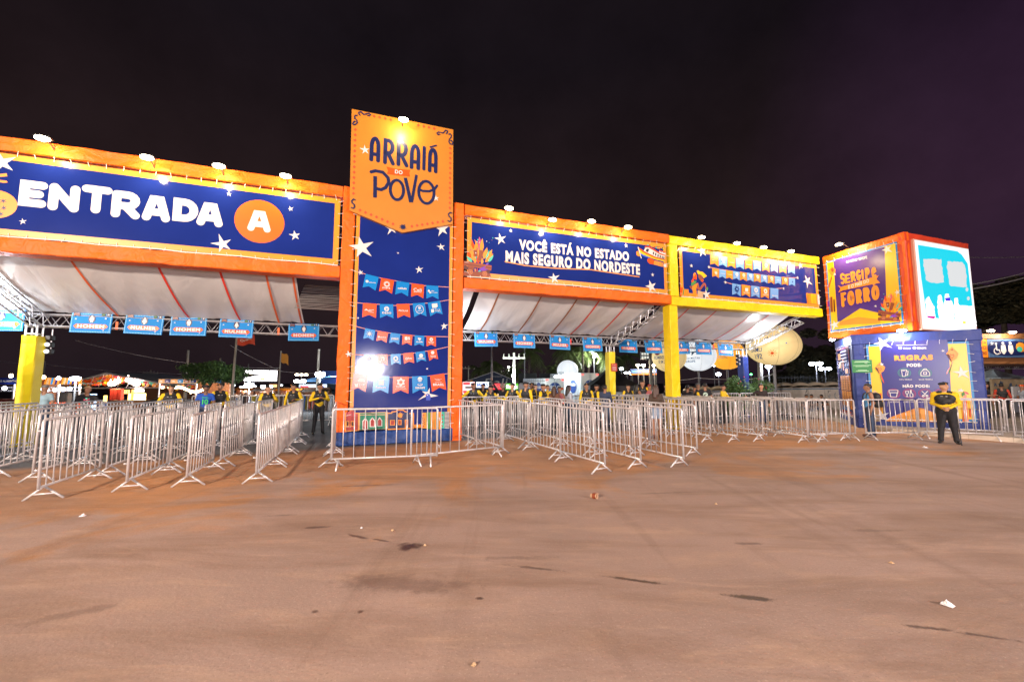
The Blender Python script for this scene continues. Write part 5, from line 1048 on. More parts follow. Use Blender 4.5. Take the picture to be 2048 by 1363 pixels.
    if vest:
        bk = bk**.6
        vp = [((-.072, 0, 1.29+dz), (.072, 0, 1.29+dz), .137*bk, .137*bk, (1, 1.16, 1)), ((-.02, -.01, 1.14+dz), (.02, -.01, 1.2+dz), .140*bk, .140*bk, (1, 1.12, 1)), ((-.075, .005, 1.43+dz), (-.125, .005, 1.405+dz), .074, .074, (1, 1.25, 1)), ((.075, .005, 1.43+dz), (.125, .005, 1.405+dz), .074, .074, (1, 1.25, 1)),
              ((-.09, -.155*bk, 1.13+dz), (-.05, -.158*bk, 1.15+dz), .022, .036, (1, 1, 1)), ((.05, -.158*bk, 1.13+dz), (.09, -.155*bk, 1.15+dz), .022, .036, (1, 1, 1)), ((.06, -.14*bk, 1.30+dz), (.10, -.138*bk, 1.30+dz), .016, .016, (1, 1, 1))]
        v, f, _ = blobs([(np.array(a), np.array(b), ra, rb, s3) for a, b, ra, rb, s3 in vp], vox, .02); mb = MB(); mb.add(v, [tuple(q) for q in f])
        vo = mb.build('vest', VESTM, o, smooth=True)
        a = Art(lambda x, z, y: (x, -.150*bk-.012+abs(x)*.28, z)); a.use(mat('grey_patch', (.30, .30, .30), .7)).rect(-.085, -.035, 1.335+dz, 1.355+dz).rect(.01, .05, 1.335+dz, 1.355+dz); a.build('badge', None, vo)
    if hat == 'beret':
        v, f, _ = blobs([tuple(map(np.array, (Hd(-.01, .005, 1.698), Hd(.03, .012, 1.715)))) + (.100, .090, (1, 1, 2.2)), tuple(map(np.array, (Hd(.085, .02, 1.70), Hd(.095, .022, 1.68)))) + (.045, .035, (1.4, 1, 1)), tuple(map(np.array, (Hd(0, .008, 1.688), Hd(0, .008, 1.692)))) + (.090, .090, (1.04, .93, 3.0))], .014, .02)
        mb = MB(); mb.add(v, [tuple(q) for q in f]); ho = mb.build('beret', mat('black_felt', (.009, .010, .012), .85), o, smooth=True); mb = MB(); mb.use(AMBER).ell(Hd(-.035, -.092, 1.70), (.014, .006, .018), 8, 5); mb.build('badge', None, ho)
    elif hat in ('cap', 'beanie'):
        P_ = [tuple(map(np.array, (Hd(0, .012, 1.70), Hd(0, .014, 1.705)))) + (.092, .088, (1.05, .94, 1.7))]
        if hat == 'cap': P_.append(tuple(map(np.array, (Hd(0, -.08, 1.70), Hd(0, -.13, 1.69)))) + (.06, .05, (1, 1, 5)))
        v, f, _ = blobs(P_, .014, .02); mb = MB(); mb.add(v, [tuple(q) for q in f]); mb.build(hat, hair, o, smooth=True)
    if hat is None or hairkind != 'short':
        P_ = [tuple(map(np.array, (Hd(0, .03, 1.652), Hd(0, .022, 1.685)))) + (.087, .081, (1.04, .93, 1))]
        if hat is None: P_.append(tuple(map(np.array, (Hd(-.03, -.052, 1.715), Hd(.03, -.052, 1.715)))) + (.035, .035, (1, 1, 1.2)))
        if hairkind == 'long': P_ += [tuple(map(np.array, (Hd(0, .06, 1.63), Hd(0, .115, 1.36)))) + (.080, .062, (.85, 1.2, 1)), tuple(map(np.array, (Hd(-.07, .03, 1.64), Hd(-.085, .055, 1.44)))) + (.04, .035, I3), tuple(map(np.array, (Hd(.07, .03, 1.64), Hd(.085, .055, 1.44)))) + (.04, .035, I3)]
        if hairkind == 'curls':
            qq = random.Random(2)
            for j in range(26): t = qq.uniform(-2.4, 2.4)+math.pi/2; zz = qq.uniform(1.60, 1.76); p_ = Hd(.10*math.cos(t), .10*math.sin(t)+.01, zz); P_.append((np.array(p_), np.array(p_)+.005, .034, .034, I3))
        if hairkind == 'bun': P_.append(tuple(map(np.array, (Hd(0, .11, 1.66), Hd(0, .12, 1.665)))) + (.045, .045, I3))
        v, f, _ = blobs(P_, .015, .02); mb = MB(); mb.add(v, [tuple(q) for q in f]); mb.build('hair', hair, o, smooth=True)
    if extra: extra(o, pr)
    return o
GRP = None
def guard(label, u, Y, face_, arms, head=0.0, skin=1, h=1.74, bulk=1.0, hat='beret', v=None, legs='ease', **k):
    X = at(u, 770, Y).x; return human(label, X, Y, face_, h, skin, vest=True, arms=arms, head=head, hat=hat, bulk=bulk, legs=legs, **k)
TJ = cloth('light_blue_tee', (.30, .46, .55)); TB = cloth('black_tee', (.014, .014, .018)); JEAN = cloth('blue_denim', (.035, .06, .12)); DNM = cloth('pale_denim', (.22, .30, .42)); BRS = cloth('royal_blue_jersey', (.010, .075, .42)); TANK = cloth('sky_blue_vest_top', (.10, .36, .74)); GREYT = cloth('dark_blue_shirt', (.03, .045, .09)); PINKT = cloth('dusty_pink_shirt', (.42, .12, .13)); HOOD = cloth('dark_hoodie', (.022, .014, .014)); BRN = cloth('brown_cloth', (.14, .06, .035)); LTS = cloth('pale_grey_shirt', (.42, .46, .54)); OLIV = cloth('olive_brown_top', (.06, .04, .028)); SAND = mat('brown_sandal', (.12, .04, .025), .6)
BROAD = R(0)
# guards and visitors at the end of the left lanes
def chest_print(cols):
    def f(o, pr):
        a = Art(lambda x, z, y: (x, -.132+abs(x)*.25, z)); q = random.Random(6)
        for c, n in cols:
            for j in range(n): a.use(c).disc(q.uniform(-.07, .07), q.uniform(1.1, 1.36), q.uniform(.012, .03), n=7)
        a.build('shirt_print', None, o)
    return f
def back_number(o, pr):
    a = Art(lambda x, z, y: (-x, .122-abs(x)*.15+.006, z)); a.use(mat('green_print_bright', (.04, .55, .12), .6)); a.word('I', -.095, -.035, 1.10, 1.27, .035); a.word('O', -.02, .085, 1.10, 1.27, .032); a.text('BRASIL', -.085, .085, 1.305, 1.345, .02); a.build('shirt_print', None, o)
human('person seen from behind in a light blue tee beside the left yellow column', at(90, 780, 14.0).x, 14.0, R(150), 1.70, 1, TJ, JEAN, arms=('hang', 'hang'), sleeve='short', hat='cap', hair=GREYM)
human('person in a black tee with a bright print, hands on the barrier', at(175, 780, 13.2).x, 13.2, R(5), 1.68, 1, TB, JEAN, arms=('hang', 'rest'), sleeve='short', head=R(-25), hat='cap', hair=TAN, extra=chest_print(((PINKP, 9), (TEAL, 6), (WHITE, 8))))
guard('guard in yellow and black leaning on the barrier under the tree', 343, 14.2, R(-5), ('rest', 'rest'), R(5), 0, bulk=1.1, h=1.70)
human('person in a royal blue number 10 jersey seen from behind', at(412, 780, 14.0).x, 14.0, R(178), 1.70, 2, BRS, JEAN, arms=('clasp', 'clasp'), sleeve='short', hat='beret', extra=back_number)
guard('bearded guard beside the blue number 10 jersey, arm on the barrier', 441, 14.6, R(12), ('clasp', 'hang'), R(-12), 1, h=1.76)
guard('guard leaning forward and looking right, left of the one in sunglasses', 536, 14.9, R(15), ('hang', 'rest'), R(65), 0, h=1.68)
guard('guard in glasses looking left with hands folded on the barrier', 588, 15.0, R(-10), ('hang', 'rest'), R(-45), 1, h=1.74)
guard('guard standing full length beside the tower, hands clasped and looking right', 640, 14.7, R(8), ('chest', 'chest'), R(60), 1, h=1.76)
# the middle row
guard('guard nearest the tower with both arms spread along the barrier', 947, 16.2, R(-8), ('wide', 'wide'), R(55), 1, h=1.76, bulk=1.1)
guard('smaller guard standing back behind the guard with spread arms', 966, 19.0, R(0), ('hang', 'hang'), R(0), 0, h=1.70)
guard('guard with tied black hair under the beret looking left', 981, 16.0, R(5), ('rest', 'wide'), R(-50), 0, h=1.66, fem=True, hairkind='bun')
human('person with grey curls in a black top raising an arm', at(1006, 775, 17.6).x, 17.6, R(-15), 1.70, 1, TB, TROU, arms=('raise', 'hang'), sleeve='long', hair=HAIRG, hairkind='curls', head=R(-20))
guard('guard looking left with one hand up to the chest, right of the grey curls', 1025, 16.6, R(-12), ('chest', 'hip'), R(-45), 0, h=1.74)
guard('tall guard seen from behind in a large black beret', 1052, 16.0, R(150), ('hang', 'clasp'), R(20), 1, h=1.80)
guard('guard with a hand at the mouth, facing the tall guard', 1063, 16.9, R(35), ('face', 'hang'), R(-10), 2, h=1.76)
human('person in a black tee standing between two guards near the first truck', at(1071, 778, 18.2).x, 18.2, R(20), 1.68, 3, TB, TROU, arms=('hang', 'hang'), sleeve='short')
guard('guard in profile with a round black beret in front of the first truck', 1086, 16.2, R(60), ('chest', 'clasp'), R(25), 1, h=1.72)
human('person behind the barrier with a hand at the chin before the first truck', at(1095, 780, 18.0).x, 18.0, R(20), 1.66, 1, YSH, TROU, arms=('face', 'hang'), sleeve='long')
human('person with long brown hair in a brown top seen from behind', at(1108, 780, 16.4).x, 16.4, R(170), 1.62, 1, BRN, TROU, arms=('hang', 'hang'), sleeve='long', hair=HAIRBR, hairkind='long', fem=True)
human('person in a pink and white print top, right of the long brown hair', at(1119, 782, 16.8).x, 16.8, R(-20), 1.60, 1, PINKT, TROU, arms=('hang', 'clasp'), sleeve='none', hairkind='bun', fem=True)
human('person in a pale shirt with long black hair before the second truck', at(1137, 778, 16.6).x, 16.6, R(120), 1.66, 1, LTS, JEAN, arms=('hang', 'hang'), sleeve='long', hairkind='long', fem=True)
guard('guard facing the camera in front of the second truck', 1173, 16.6, R(5), ('hang', 'clasp'), R(20), 1, h=1.74)
guard('guard seen from the side at the foot of the back yellow column', 1193, 16.8, R(110), ('hang', 'hang'), R(10), 1, h=1.70)
human('person in a dark blue shirt seen from behind by the back yellow column', at(1210, 780, 16.5).x, 16.5, R(165), 1.68, 1, GREYT, JEAN, arms=('hang', 'hang'), sleeve='long')
guard('guard with a swept fringe and black vest right of the back column', 1256, 18.2, R(20), ('hang', 'hang'), R(25), 0, h=1.68, hat='cap', hair=HAIRB)
human('person with long straight black hair, arm bent, facing the tall guard', at(1273, 780, 18.4).x, 18.4, R(140), 1.68, 1, TB, TROU, arms=('hip', 'hang'), sleeve='none', hairkind='long', fem=True)
guard('tall guard with a beret looking right behind the long black hair', 1284, 18.6, R(20), ('hang', 'hang'), R(60), 1, h=1.86)
human('person in a dusty pink shirt and red cap', at(1299, 780, 18.6).x, 18.6, R(30), 1.68, 1, PINKT, JEAN, arms=('hang', 'hang'), sleeve='short', hat='cap', hair=BRICKP)
human('person with long brown hair walking through the lanes in pale denim shorts', at(1311, 770, 13.6).x, 13.6, R(195), 1.70, 1, OLIV, DNM, SAND, arms=('hang', 'strap'), sleeve='long', hair=HAIRBR, hairkind='long', fem=True, short=True, legs='stand', head=R(-30))
guard('guard half hidden behind the walking person with brown hair', 1332, 18.0, R(100), ('rest', 'hang'), R(0), 1, h=1.70)
human('person in black right of the front yellow column, back turned', at(1375, 780, 18.0).x, 18.0, R(170), 1.66, 1, TB, TROU, arms=('hang', 'hang'), sleeve='short')
guard('guard bending towards the barrier right of the front yellow column', 1388, 18.6, R(-30), ('rest', 'rest'), R(20), 1, h=1.60)
human('person in a grey cap between the guard and the round shirt print', at(1396, 780, 19.5).x, 19.5, R(30), 1.72, 0, TB, TROU, arms=('hang', 'hang'), sleeve='short', hat='cap', hair=GREYM)
def back_disc(o, pr):
    a = Art(lambda x, z, y: (-x, .128-abs(x)*.2, z)); a.use(mat('mint_print', (.45, .62, .52), .6)).disc(0, 1.25, .095); a.use(BLACK).disc(.02, 1.27, .03).disc(-.03, 1.22, .03); a.build('shirt_print', None, o)
human('person in a black tee with a large round pale print on the back', at(1410, 778, 18.4).x, 18.4, R(185), 1.74, 1, TB, TROU, arms=('hang', 'hang'), sleeve='short', extra=back_disc)
human('person in a yellow jersey and black beanie beside the leafy bush', at(1446, 780, 18.6).x, 18.6, R(70), 1.66, 1, YSH, TROU, arms=('rest', 'rest'), sleeve='long', hat='beanie', hair=HAIRB)
human('person in a dark hoodie leaning on the barrier right of the blue column', at(1522, 778, 18.4).x, 18.4, R(10), 1.70, 0, HOOD, JEAN, arms=('wide', 'hang'), sleeve='long', head=R(40))
for lab, u, Y, rz in (('person sitting in front of the portable toilets, leftmost of three', 1612, 24.5, 30), ('person sitting in front of the portable toilets, head bent down', 1622, 24.0, -20), ('person sitting in front of the portable toilets, rightmost and nearest the booth', 1642, 24.6, -10)):
    human(lab, at(u, 780, Y).x, Y, R(rz), 1.70, 1, (TB, GREYT, TB)[(u//10) % 3], JEAN, z0=gz(Y), arms=('clasp', 'rest'), sleeve='short', legs='sit', hairkind='short', hat=None if u != 1642 else 'cap', hair=HAIRB)
    mb = MB(); mb.tbox(-.3, .3, -.18, .22, 0, .40, .03); tag(mb.build('concrete_block', CONC, None, (at(u, 780, Y).x, Y+.06, gz(Y)), R(rz)), 'low concrete block under the %s' % lab.replace('person sitting in front of the portable toilets', 'sitter by the toilets'), 'block')
# right side
def backpack_on(o, pr):
    mb = MB()
    for q in (-1, 1): mb.tube([(q*.13, .13, 1.42), (q*.135, .03, 1.475), (q*.13, -.09, 1.42), (q*.14, -.12, 1.28), (q*.16, -.02, 1.12)], .018, 5)
    mb.build('strap', VESTM, o)
man = human('person in a sky blue vest top and jeans carrying a backpack by the booth', at(1736, 780, 13.95).x, 13.95, R(-72), 1.74, 1, TANK, JEAN, SAND, arms=('hang', 'hang'), sleeve='none', head=R(-8), legs='stand', vox=.017, hairkind='short', extra=backpack_on)
v, f, _ = blobs([(np.array((-.05, .20, 1.15)), np.array((.05, .20, 1.15)), .15, .15, (1, 1.15, .85)), (np.array((-.05, .20, 1.34)), np.array((.05, .20, 1.34)), .13, .13, (1, 1.2, 1)), (np.array((-.05, .30, 1.08)), np.array((.05, .30, 1.08)), .08, .08, (1, 1, .9))], .02, .03)
mb = MB(); mb.add(v-np.array((0, .20, 1.0)), [tuple(q) for q in f]); p = man.matrix_basis @ Vector((0, .20, 1.0)); bp_ = tag(mb.build('backpack', cloth('black_backpack_cloth', (.02, .021, .024), .6), None, (man.matrix_basis @ Vector((0, .20, 0))).xy.to_tuple()+(.985,), man.rotation_euler.z, smooth=True), 'black backpack worn by the person in the sky blue vest top', 'backpack')
mb = MB(); mb.tube([(-.10, .235, .02), (-.11, .26, .18), (0, .27, .22), (.11, .26, .18), (.10, .235, .02)], .008, 5); mb.build('zip', GREYM, bp_)
gd = human('heavy-set guard in yellow and black standing alone before the blue booth', 12.95, 12.6, R(2), 1.80, 0, YSH, TROU, BOOT, arms=('clasp', 'clasp'), legs='ease', head=R(48), hat='beret', vest=True, bulk=1.22, vox=.016)
mb = MB(); mb.tube([(0, 0, 0), (.05, .12, .98)], .014, 7); mb.tube([(.05, .12, .98), (.052, .125, 1.06)], .018, 7); tag(mb.build('baton', DARKM, None, (12.86, 12.16, 0), 0), 'long black baton held upright by the lone heavy-set guard', 'baton')
REDS = cloth('red_sleeve_shirt', (.55, .05, .02)); human('person in red sleeves and a black vest seen from behind at the far right', at(2004, 790, 19.5).x, 19.5, R(190), 1.72, 1, REDS, TROU, arms=('hang', 'hang'), sleeve='long', vest=True)
human('person in black standing behind the right edge of the booth', at(1972, 790, 19.2).x, 19.2, R(60), 1.74, 1, TB, TROU, arms=('rest', 'hang'), sleeve='short', hat='cap', hair=HAIRB)
human('person with a red head covering at the right edge of the photo', at(2046, 795, 19.0).x, 19.0, R(120), 1.66, 1, LTS, TROU, arms=('hang', 'hang'), sleeve='short', hat='cap', hair=REDP)
human('small distant person in dark blue before the food hall counter', at(249, 790, 60).x, 60, R(170), 1.68, 1, GREYT, TROU, arms=('hang', 'face'), sleeve='short', vox=.03, z0=gz(60))
P5_BEFORE = set(o.name for o in bpy.data.objects)
# ================================================================== BEYOND THE GATE
def bulb_mat(c, s): return glow('bulb_%d_%d_%d_%d' % (c[0]*99, c[1]*99, c[2]*99, s), c, s)
def lampost(u, v, Y, label, heads=1, colr=(.85, .92, 1), st=30, r=.28, power=0, vb=None):
    p = at(u, v, Y); rz = facing(p.x, Y); e = empty('street_lamp', (p.x, Y, 0), rz, label, 'street lamp')
    mb = MB(); mb.tube([(0, 0, 0), (0, 0, p.z)], .07, 7, r1=.045); mb.build('pole', GREYM, e)
    for k in range(heads):
        o = (k-(heads-1)/2)*r*2.1; mb = MB(); mb.tube([(0, 0, p.z-.1), (o, -.02, p.z)], .03, 5); mb.tbox(o-r*.9, o+r*.9, -.05, .25, p.z+.02, p.z+r*.55, .02); mb.build('lamp_head', GREYM, e)
        mb = MB(); mb.ell((o, -.05, p.z), (r*.85, r*.4, r*.55), 10, 6); mb.build('lens', bulb_mat(colr, st), e, smooth=True)
    if power: lamp('lamp', e, (0, -.6, p.z), power, colr, .3)
    return e
def pole(u, vt, Y, label, r=.10, cross=0, z0=0, m=CONC, lean=0):
    p = at(u, vt, Y); e = empty('utility_pole', (p.x, Y, 0), facing(p.x, Y), label, 'utility pole')
    mb = MB(); mb.tube([(0, 0, 0), (lean, 0, p.z)], r*1.25, 8, r1=r*.8); mb.build('shaft', m, e)
    if cross:
        mb = MB(); mb.box(-cross, cross, -.05, .05, p.z-.55, p.z-.40)
        for x in (-cross*.92, -cross*.45, cross*.45, cross*.92): mb.lathe([(.03, p.z-.40), (.06, p.z-.3), (.03, p.z-.2), (.05, p.z-.12)], 8, (x, 0, 0))
        mb.build('crossarm', m, e)
    return e
def wire(pts, label, r=.03):
    P = [at(*q) for q in pts]; Q = []
    for A, B in zip(P, P[1:]):
        n = 10
        for i in range(n): t = i/n; Q.append(A.lerp(B, t)-Vector((0, 0, 4*t*(1-t)*(B-A).length*.018)))
    Q.append(P[-1]); mb = MB(); o = P[0]; mb.tube([q-o for q in Q], r, 4); return tag(mb.build('power_line', mat('cable', (.72, .70, .72), .6), None, o), label, 'cable')
def board(name, u0, u1, v0, v1, Y, m, label, cat='sign', depth=.12, legs=True, frame=DARKM, txt=None):
    p, q = at(u0, v0, Y), at(u1, v1, Y); xc = (p.x+q.x)/2; rz = facing(xc, Y); w_ = (q.x-p.x)/math.cos(rz)*.98; h_ = p.z-q.z
    e = empty(name, (xc, Y, 0), rz, label, cat); mb = MB(); mb.tbox(-w_/2, w_/2, 0, depth, q.z, p.z, .02)
    if legs and q.z > .4:
        for x in (-w_*.42, w_*.42): mb.box(x-.05, x+.05, depth*.3, depth*.7, 0, q.z)
    mb.build('frame', frame, e); mb = MB(); mb.add([(-w_/2+.03, -.008, q.z+.03), (w_/2-.03, -.008, q.z+.03), (w_/2-.03, -.008, p.z-.03), (-w_/2+.03, -.008, p.z-.03)], [(0, 1, 2, 3)]); mb.build('face', m, e)
    a = Art(lambda x, z, y: (x*w_/2, y-.01, q.z+z*h_)); return e, a
# --- left: food court
def gabled(u0, u1, up, vp, ve, Y, dep, roofm, label, name='event_tent', wall=None, vis=True):
    p0, p1, pp = at(u0, ve, Y), at(u1, ve, Y), at(up, vp, Y); xc = (p0.x+p1.x)/2; rz = facing(xc, Y)*.5; e = empty(name, (xc, Y, 0), rz, label, 'tent'); w_ = (p1.x-p0.x)/2; k = pp.x-xc; ze, zp = p0.z, pp.z
    mb = MB(); t = .06
    mb.add([(-w_, 0, ze), (k, 0, zp), (w_, 0, ze), (-w_, dep, ze), (k, dep, zp), (w_, dep, ze), (-w_, 0, ze-t), (k, 0, zp-t), (w_, 0, ze-t), (-w_, dep, ze-t), (k, dep, zp-t), (w_, dep, ze-t)],
           [(0, 1, 4, 3), (1, 2, 5, 4), (6, 9, 10, 7), (7, 10, 11, 8), (0, 6, 7, 1), (1, 7, 8, 2), (3, 4, 10, 9), (4, 5, 11, 10), (0, 3, 9, 6), (2, 8, 11, 5)]); mb.build('roof', roofm, e)
    mb = MB()
    for x in (-w_+.1, w_-.1):
        for y in (.1, dep-.1): mb.tube([(x, y, 0), (x, y, ze)], .07, 6)
    mb.tube([(-w_, .05, ze-.1), (k, .05, zp-.12), (w_, .05, ze-.1)], .07, 6); mb.tube([(-w_, .05, ze-.35), (w_, .05, ze-.35)], .06, 6)
    n = int(2*w_/.8)
    for i in range(n): x = -w_+2*w_*i/n; f = ze+(zp-ze)*(1-abs(x-k)/(w_+abs(k))); mb.tube([(x, .05, ze-.35), (x+.4, .05, f-.12)], .025, 4)
    mb.build('frame', ALU, e); return e, w_, k, ze, zp
WOODW = mat('warm_plank_wall', (.14, .058, .028), .7, vary=(6, .3), bump=(12, .3, .3, (1, 1, 8)))
e, w_, k_, ze, zp = gabled(146, 322, 217, 744, 769, 46, 16, mat('grey_tent_cloth', (.15, .16, .18), .6), 'big gabled food court tent strung with red and orange bunting')
mb = MB(); q = random.Random(3)
for i in range(26):
    y = .8+i*.45
    for j in range(34):
        x = -w_+.3+(2*w_-.6)*j/33+q.uniform(-.1, .1); zt = ze+(zp-ze)*(1-abs(x-k_)/(w_+abs(k_)))-.15-q.uniform(0, .35)
        mb.use(q.choice((REDP, ORP, AMBER, REDP, SUNY, TEAL, PINKP))); s_ = q.uniform(.10, .17); mb.add([(x-s_, y, zt), (x+s_, y+q.uniform(-.05, .05), zt), (x+s_*.9, y, zt-.34), (x, y, zt-.25), (x-s_*.9, y, zt-.34)], [(0, 1, 2, 3, 4)])
b = mb.build('bunting', None, e); tag(b, kind='stuff')
mb = MB(); mb.box(-w_+.2, w_-.2, 15.4, 15.6, 0, ze); mb.build('back_wall', mat('dark_stall_cloth', (.05, .02, .012), .8), e)
for x in (-2.5, .6, 3.2): lamp('lamp', e, (x, 5, ze+.2), 420, (1, .62, .28), .3)
for i, (u, v) in enumerate(((221,767), (229,766), (236,762), (256,759), (262,763), (269,766), (275,767))):
    p = at(u, v, 46.5); mb = MB(); mb.ell((0, 0, 0), (.24, .24, .26), 10, 6); mb.lathe([(.05, .22), (.05, .5)], 6); tag(mb.build('hanging_bulb', bulb_mat((1, .72, .62), 9), None, p), 'glowing round bulb in the food court tent, %s from the left' % ('first','second','third','fourth','fifth','sixth','seventh')[i], 'bulb', 'round bulbs hanging in the food court tent')
# counter wall and stalls inside
p, q_ = at(216, 799, 44), at(312, 799, 44); mb = MB(); mb.tbox(0, q_.x-p.x, 0, .4, 0, .95, .03); mb.box(-.05, q_.x-p.x+.05, -.05, .45, .95, 1.0); tag(mb.build('counter', mat('basket_weave', (.26, .12, .06), .7, vary=(9, .3), bump=(30, .5)), None, (p.x, 44, 0)), 'long low woven counter in front of the food court tent', 'counter')
for i, (u0, u1, v0, v1, c, s, lab) in enumerate(((247,256,779,787,(1,.45,.1),3,'glowing orange stall sign with cut-out shapes'), (266,272,778,797,(1,.42,.08),2.5,'tall narrow glowing orange stall sign'), (273,284,778,784,(.95,.97,1),9,'small bright white oval stall sign'), (273,287,786,791,(1,.72,.25),5,'glowing yellow stall front under the white oval sign'), (258,262,786,796,(1,.6,.15),4,'small glowing pillar lantern in the stalls'), (326,338,790,797,(1,.55,.15),3.5,'amber lit stall window under the striped awning'), (209,213,790,797,(1,.62,.12),3,'thin yellow lit sign at the left of the counter'), (183,190,787,796,(.35,.6,1),5,'blue lit drinks fridge beside the person in the black tee'))):
    e2, a = board('stall_sign', u0, u1, v0, v1, 52 if i < 5 else 43, bulb_mat(c, s), lab, depth=.3, frame=WOODW)
    if i in (0, 1): a.use(BROWN); [a.rect(-.7+.5*j, -.5+.5*j, .15+.2*(j % 2), .75) for j in range(3)]
    a.build('cut_out', None, e2) if a.f else None
for (u0, u1, v0, v1, Y, m, lab) in ((220,240,777,797,50,BRICKP,'dark red stall booth in the food court tent'), (111,133,785,809,44,mat('grey_curtain', (.40, .42, .44), .7, bump=(6, .8, 0, (6, 6, .2))),'pale grey curtain panel beside the food court, left one'), (145,166,785,808,44,mat('grey_curtain', (.4, .42, .44)),'pale grey curtain panel beside the food court, right one'), (-30,38,798,822,30,mat('red_table_cloth', (.34, .045, .03), .7, vary=(3, .3)),'dark red stall counter at the left edge')):
    p, q_ = at(u0, v0, Y), at(u1, v1, Y); mb = MB(); mb.tbox(0, q_.x-p.x, 0, .5, 0, p.z, .04); 
    for x in np.arange(.4, q_.x-p.x-.2, .5): mb.box(x, x+.03, -.03, 0, .05, p.z-.1)
    tag(mb.build('stall_booth', m, None, (p.x, Y, 0)), lab, 'booth')
# strip of stalls with its banner (far left)
p, q_ = at(-60, 755, 34), at(153, 760, 34); L_ = q_.x-p.x; e = empty('food_stall_row', (p.x, 34, 0), R(3), 'row of food stalls with a blue and yellow fascia at the far left', 'stall row')
zt_ = at(40, 755, 34).z; zb_ = at(40, 768, 34).z
mb = MB(); mb.tbox(0, L_*.60, -.05, .05, zb_, zt_, .02); mb.build('fascia', NAVY, e); mb = MB(); mb.tbox(L_*.605, L_, -.05, .05, zb_, zt_, .02); mb.build('fascia', AMBER, e)
a = Art(lambda x, z, y: (x, y-.055, z)); x0 = at(-22, 760, 34).x-p.x; x1 = at(39, 760, 34).x-p.x; a.use(WHITE).text('PRAÇA DE ALIMENTAÇÃO', x0, x1, zb_+.13, zt_-.13, .02)
for j in range(10): a.use((NAVY, BROWN, TAN, SKYB)[j % 4]).poly([(L_*.61+j*L_*.038, zb_), (L_*.61+j*L_*.038+L_*.018, zb_), (L_*.61+j*L_*.038+L_*.027, zt_), (L_*.61+j*L_*.038+L_*.009, zt_)])
a.build('lettering', None, e)
mb = MB()
for z in (zb_-.25, zb_-.55): mb.tube([(0, 0, z), (L_, 0, z)], .04, 6)
for j in range(int(L_/.7)): mb.tube([(j*.7, 0, zb_-.25), (j*.7+.35, 0, zb_-.55), (j*.7+.7, 0, zb_-.25)], .02, 4)
for x in (.1, L_*.4, L_*.8, L_-.1): mb.tube([(x, 0, 0), (x, 0, zb_)], .06, 6)
mb.build('truss', ALU, e); mb = MB(); mb.box(0, L_-5.4, 3.5, 3.6, 0, zb_); mb.build('back_wall', WOODW, e); mb = MB(); mb.box(0, L_-.1, 0.1, 1.2, zb_+.02, zb_+.08); mb.build('roof', GREYM, e)
for x in (L_*.35, L_*.65, L_*.9): lamp('lamp', e, (x, 1.2, zb_-.3), 260, (1, .8, .66), .2)
for i, (u, v, wh) in enumerate(((22,751,0), (87,754,0), (117,756,1), (143,757,1), (9,776,1), (78,778,1), (94,779,1), (110,779,1), (126,778,1), (139,777,1))):
    p = at(u, v, 33.7); mb = MB(); mb.ell((0, 0, 0), (.15, .12, .15), 10, 6); o = mb.build('bulb_lamp', bulb_mat((1, .74, .42) if not wh else (.82, .84, 1), 14), None, p); tag(o, 'small lamp on the left food stalls, %s counted from the roof lamps' % ('first','second','third','fourth','fifth','sixth','seventh','eighth','ninth','tenth')[i], 'bulb', 'small lamps along the left food stalls')
    mb = MB(); mb.lathe([(.05, .12), (.07, .2), (.02, .3)], 8); mb.build('socket', DARKM, o)
p = at(152, 757, 32); e = lampost(152, 757, 32, 'glaring white street lamp at the end of the left food stalls', 1, (.9, .95, 1), 40, .30, 350)
# tables and chairs, red
for i, (u, Y) in enumerate(((98, 36), (108, 37), (118, 35.5), (128, 36.5), (138, 37), (147, 36))):
    p = at(u, 800, Y); e = empty('cafe_table', (p.x, Y, 0), R(i*17), 'red folding table with stools at the food court, %s from the left' % ORD[i], 'table', 'red tables at the food court'); mb = MB(); mb.tbox(-.4, .4, -.4, .4, .70, .75, .01); mb.build('tabletop', REDP, e)
    for x, y in ((-.35,-.35), (.35,-.35), (.35,.35), (-.35,.35)): mb = MB(); mb.tube([(x*.6, y*.6, 0), (x, y, .7)], .015, 5); mb.build('leg', GREYM, e)
p = at(161, 800, 33); mb = MB(); mb.tbox(-.28, .28, -.25, .25, .40, .47, .02); mb.tbox(-.28, .28, .2, .26, .47, 1.0, .02)
for x in (-.24, .24):
    for y in (-.2, .22): mb.box(x-.025, x+.025, y-.025, y+.025, 0, .42)
tag(mb.build('plastic_chair', REDP, None, (p.x, 33, 0), R(30)), 'red plastic chair beside the person in the black tee', 'chair')
p = at(206, 805, 40); mb = MB(); mb.lathe([(.30, 0), (.36, .8), (.38, .82), (.38, .86)], 14); tag(mb.build('waste_bin', mat('blue_plastic', (.02, .06, .25), .5), None, (p.x, 40, 0)), 'blue waste bin at the left end of the counter', 'bin')
# striped-awning stalls with neon wave
p, q_ = at(318, 757, 40), at(470, 765, 40); L_ = q_.x-p.x; e = empty('awning_stall', (p.x, 40, 0), 0, 'stall with a printed awning strip and a glowing wave under it, behind the tree', 'stall'); zt_ = at(330, 757.5, 40).z; zb_ = zt_-.40
mb = MB(); mb.tbox(0, L_, -.06, .06, zb_, zt_, .02); mb.build('awning_strip', TAN, e); a = Art(lambda x, z, y: (x, y-.07, z))
for j in range(12): a.use((AMBER, NAVY, AMBER, SKYB, BROWN, NAVY)[j % 6]).rect(j*L_/12+.06, (j+1)*L_/12-.05, zb_+.04, zt_-.04); a.use(WHITE).rect(j*L_/12+.14, j*L_/12+.38, zb_+.14, zb_+.22)
a.build('awning_print', None, e); mb = MB(); mb.grid(lambda u, v: (u*L_, .1+v*5, zt_+.02+v*.5), 6, 3); mb.build('roof', TARP, e)
mb = MB()
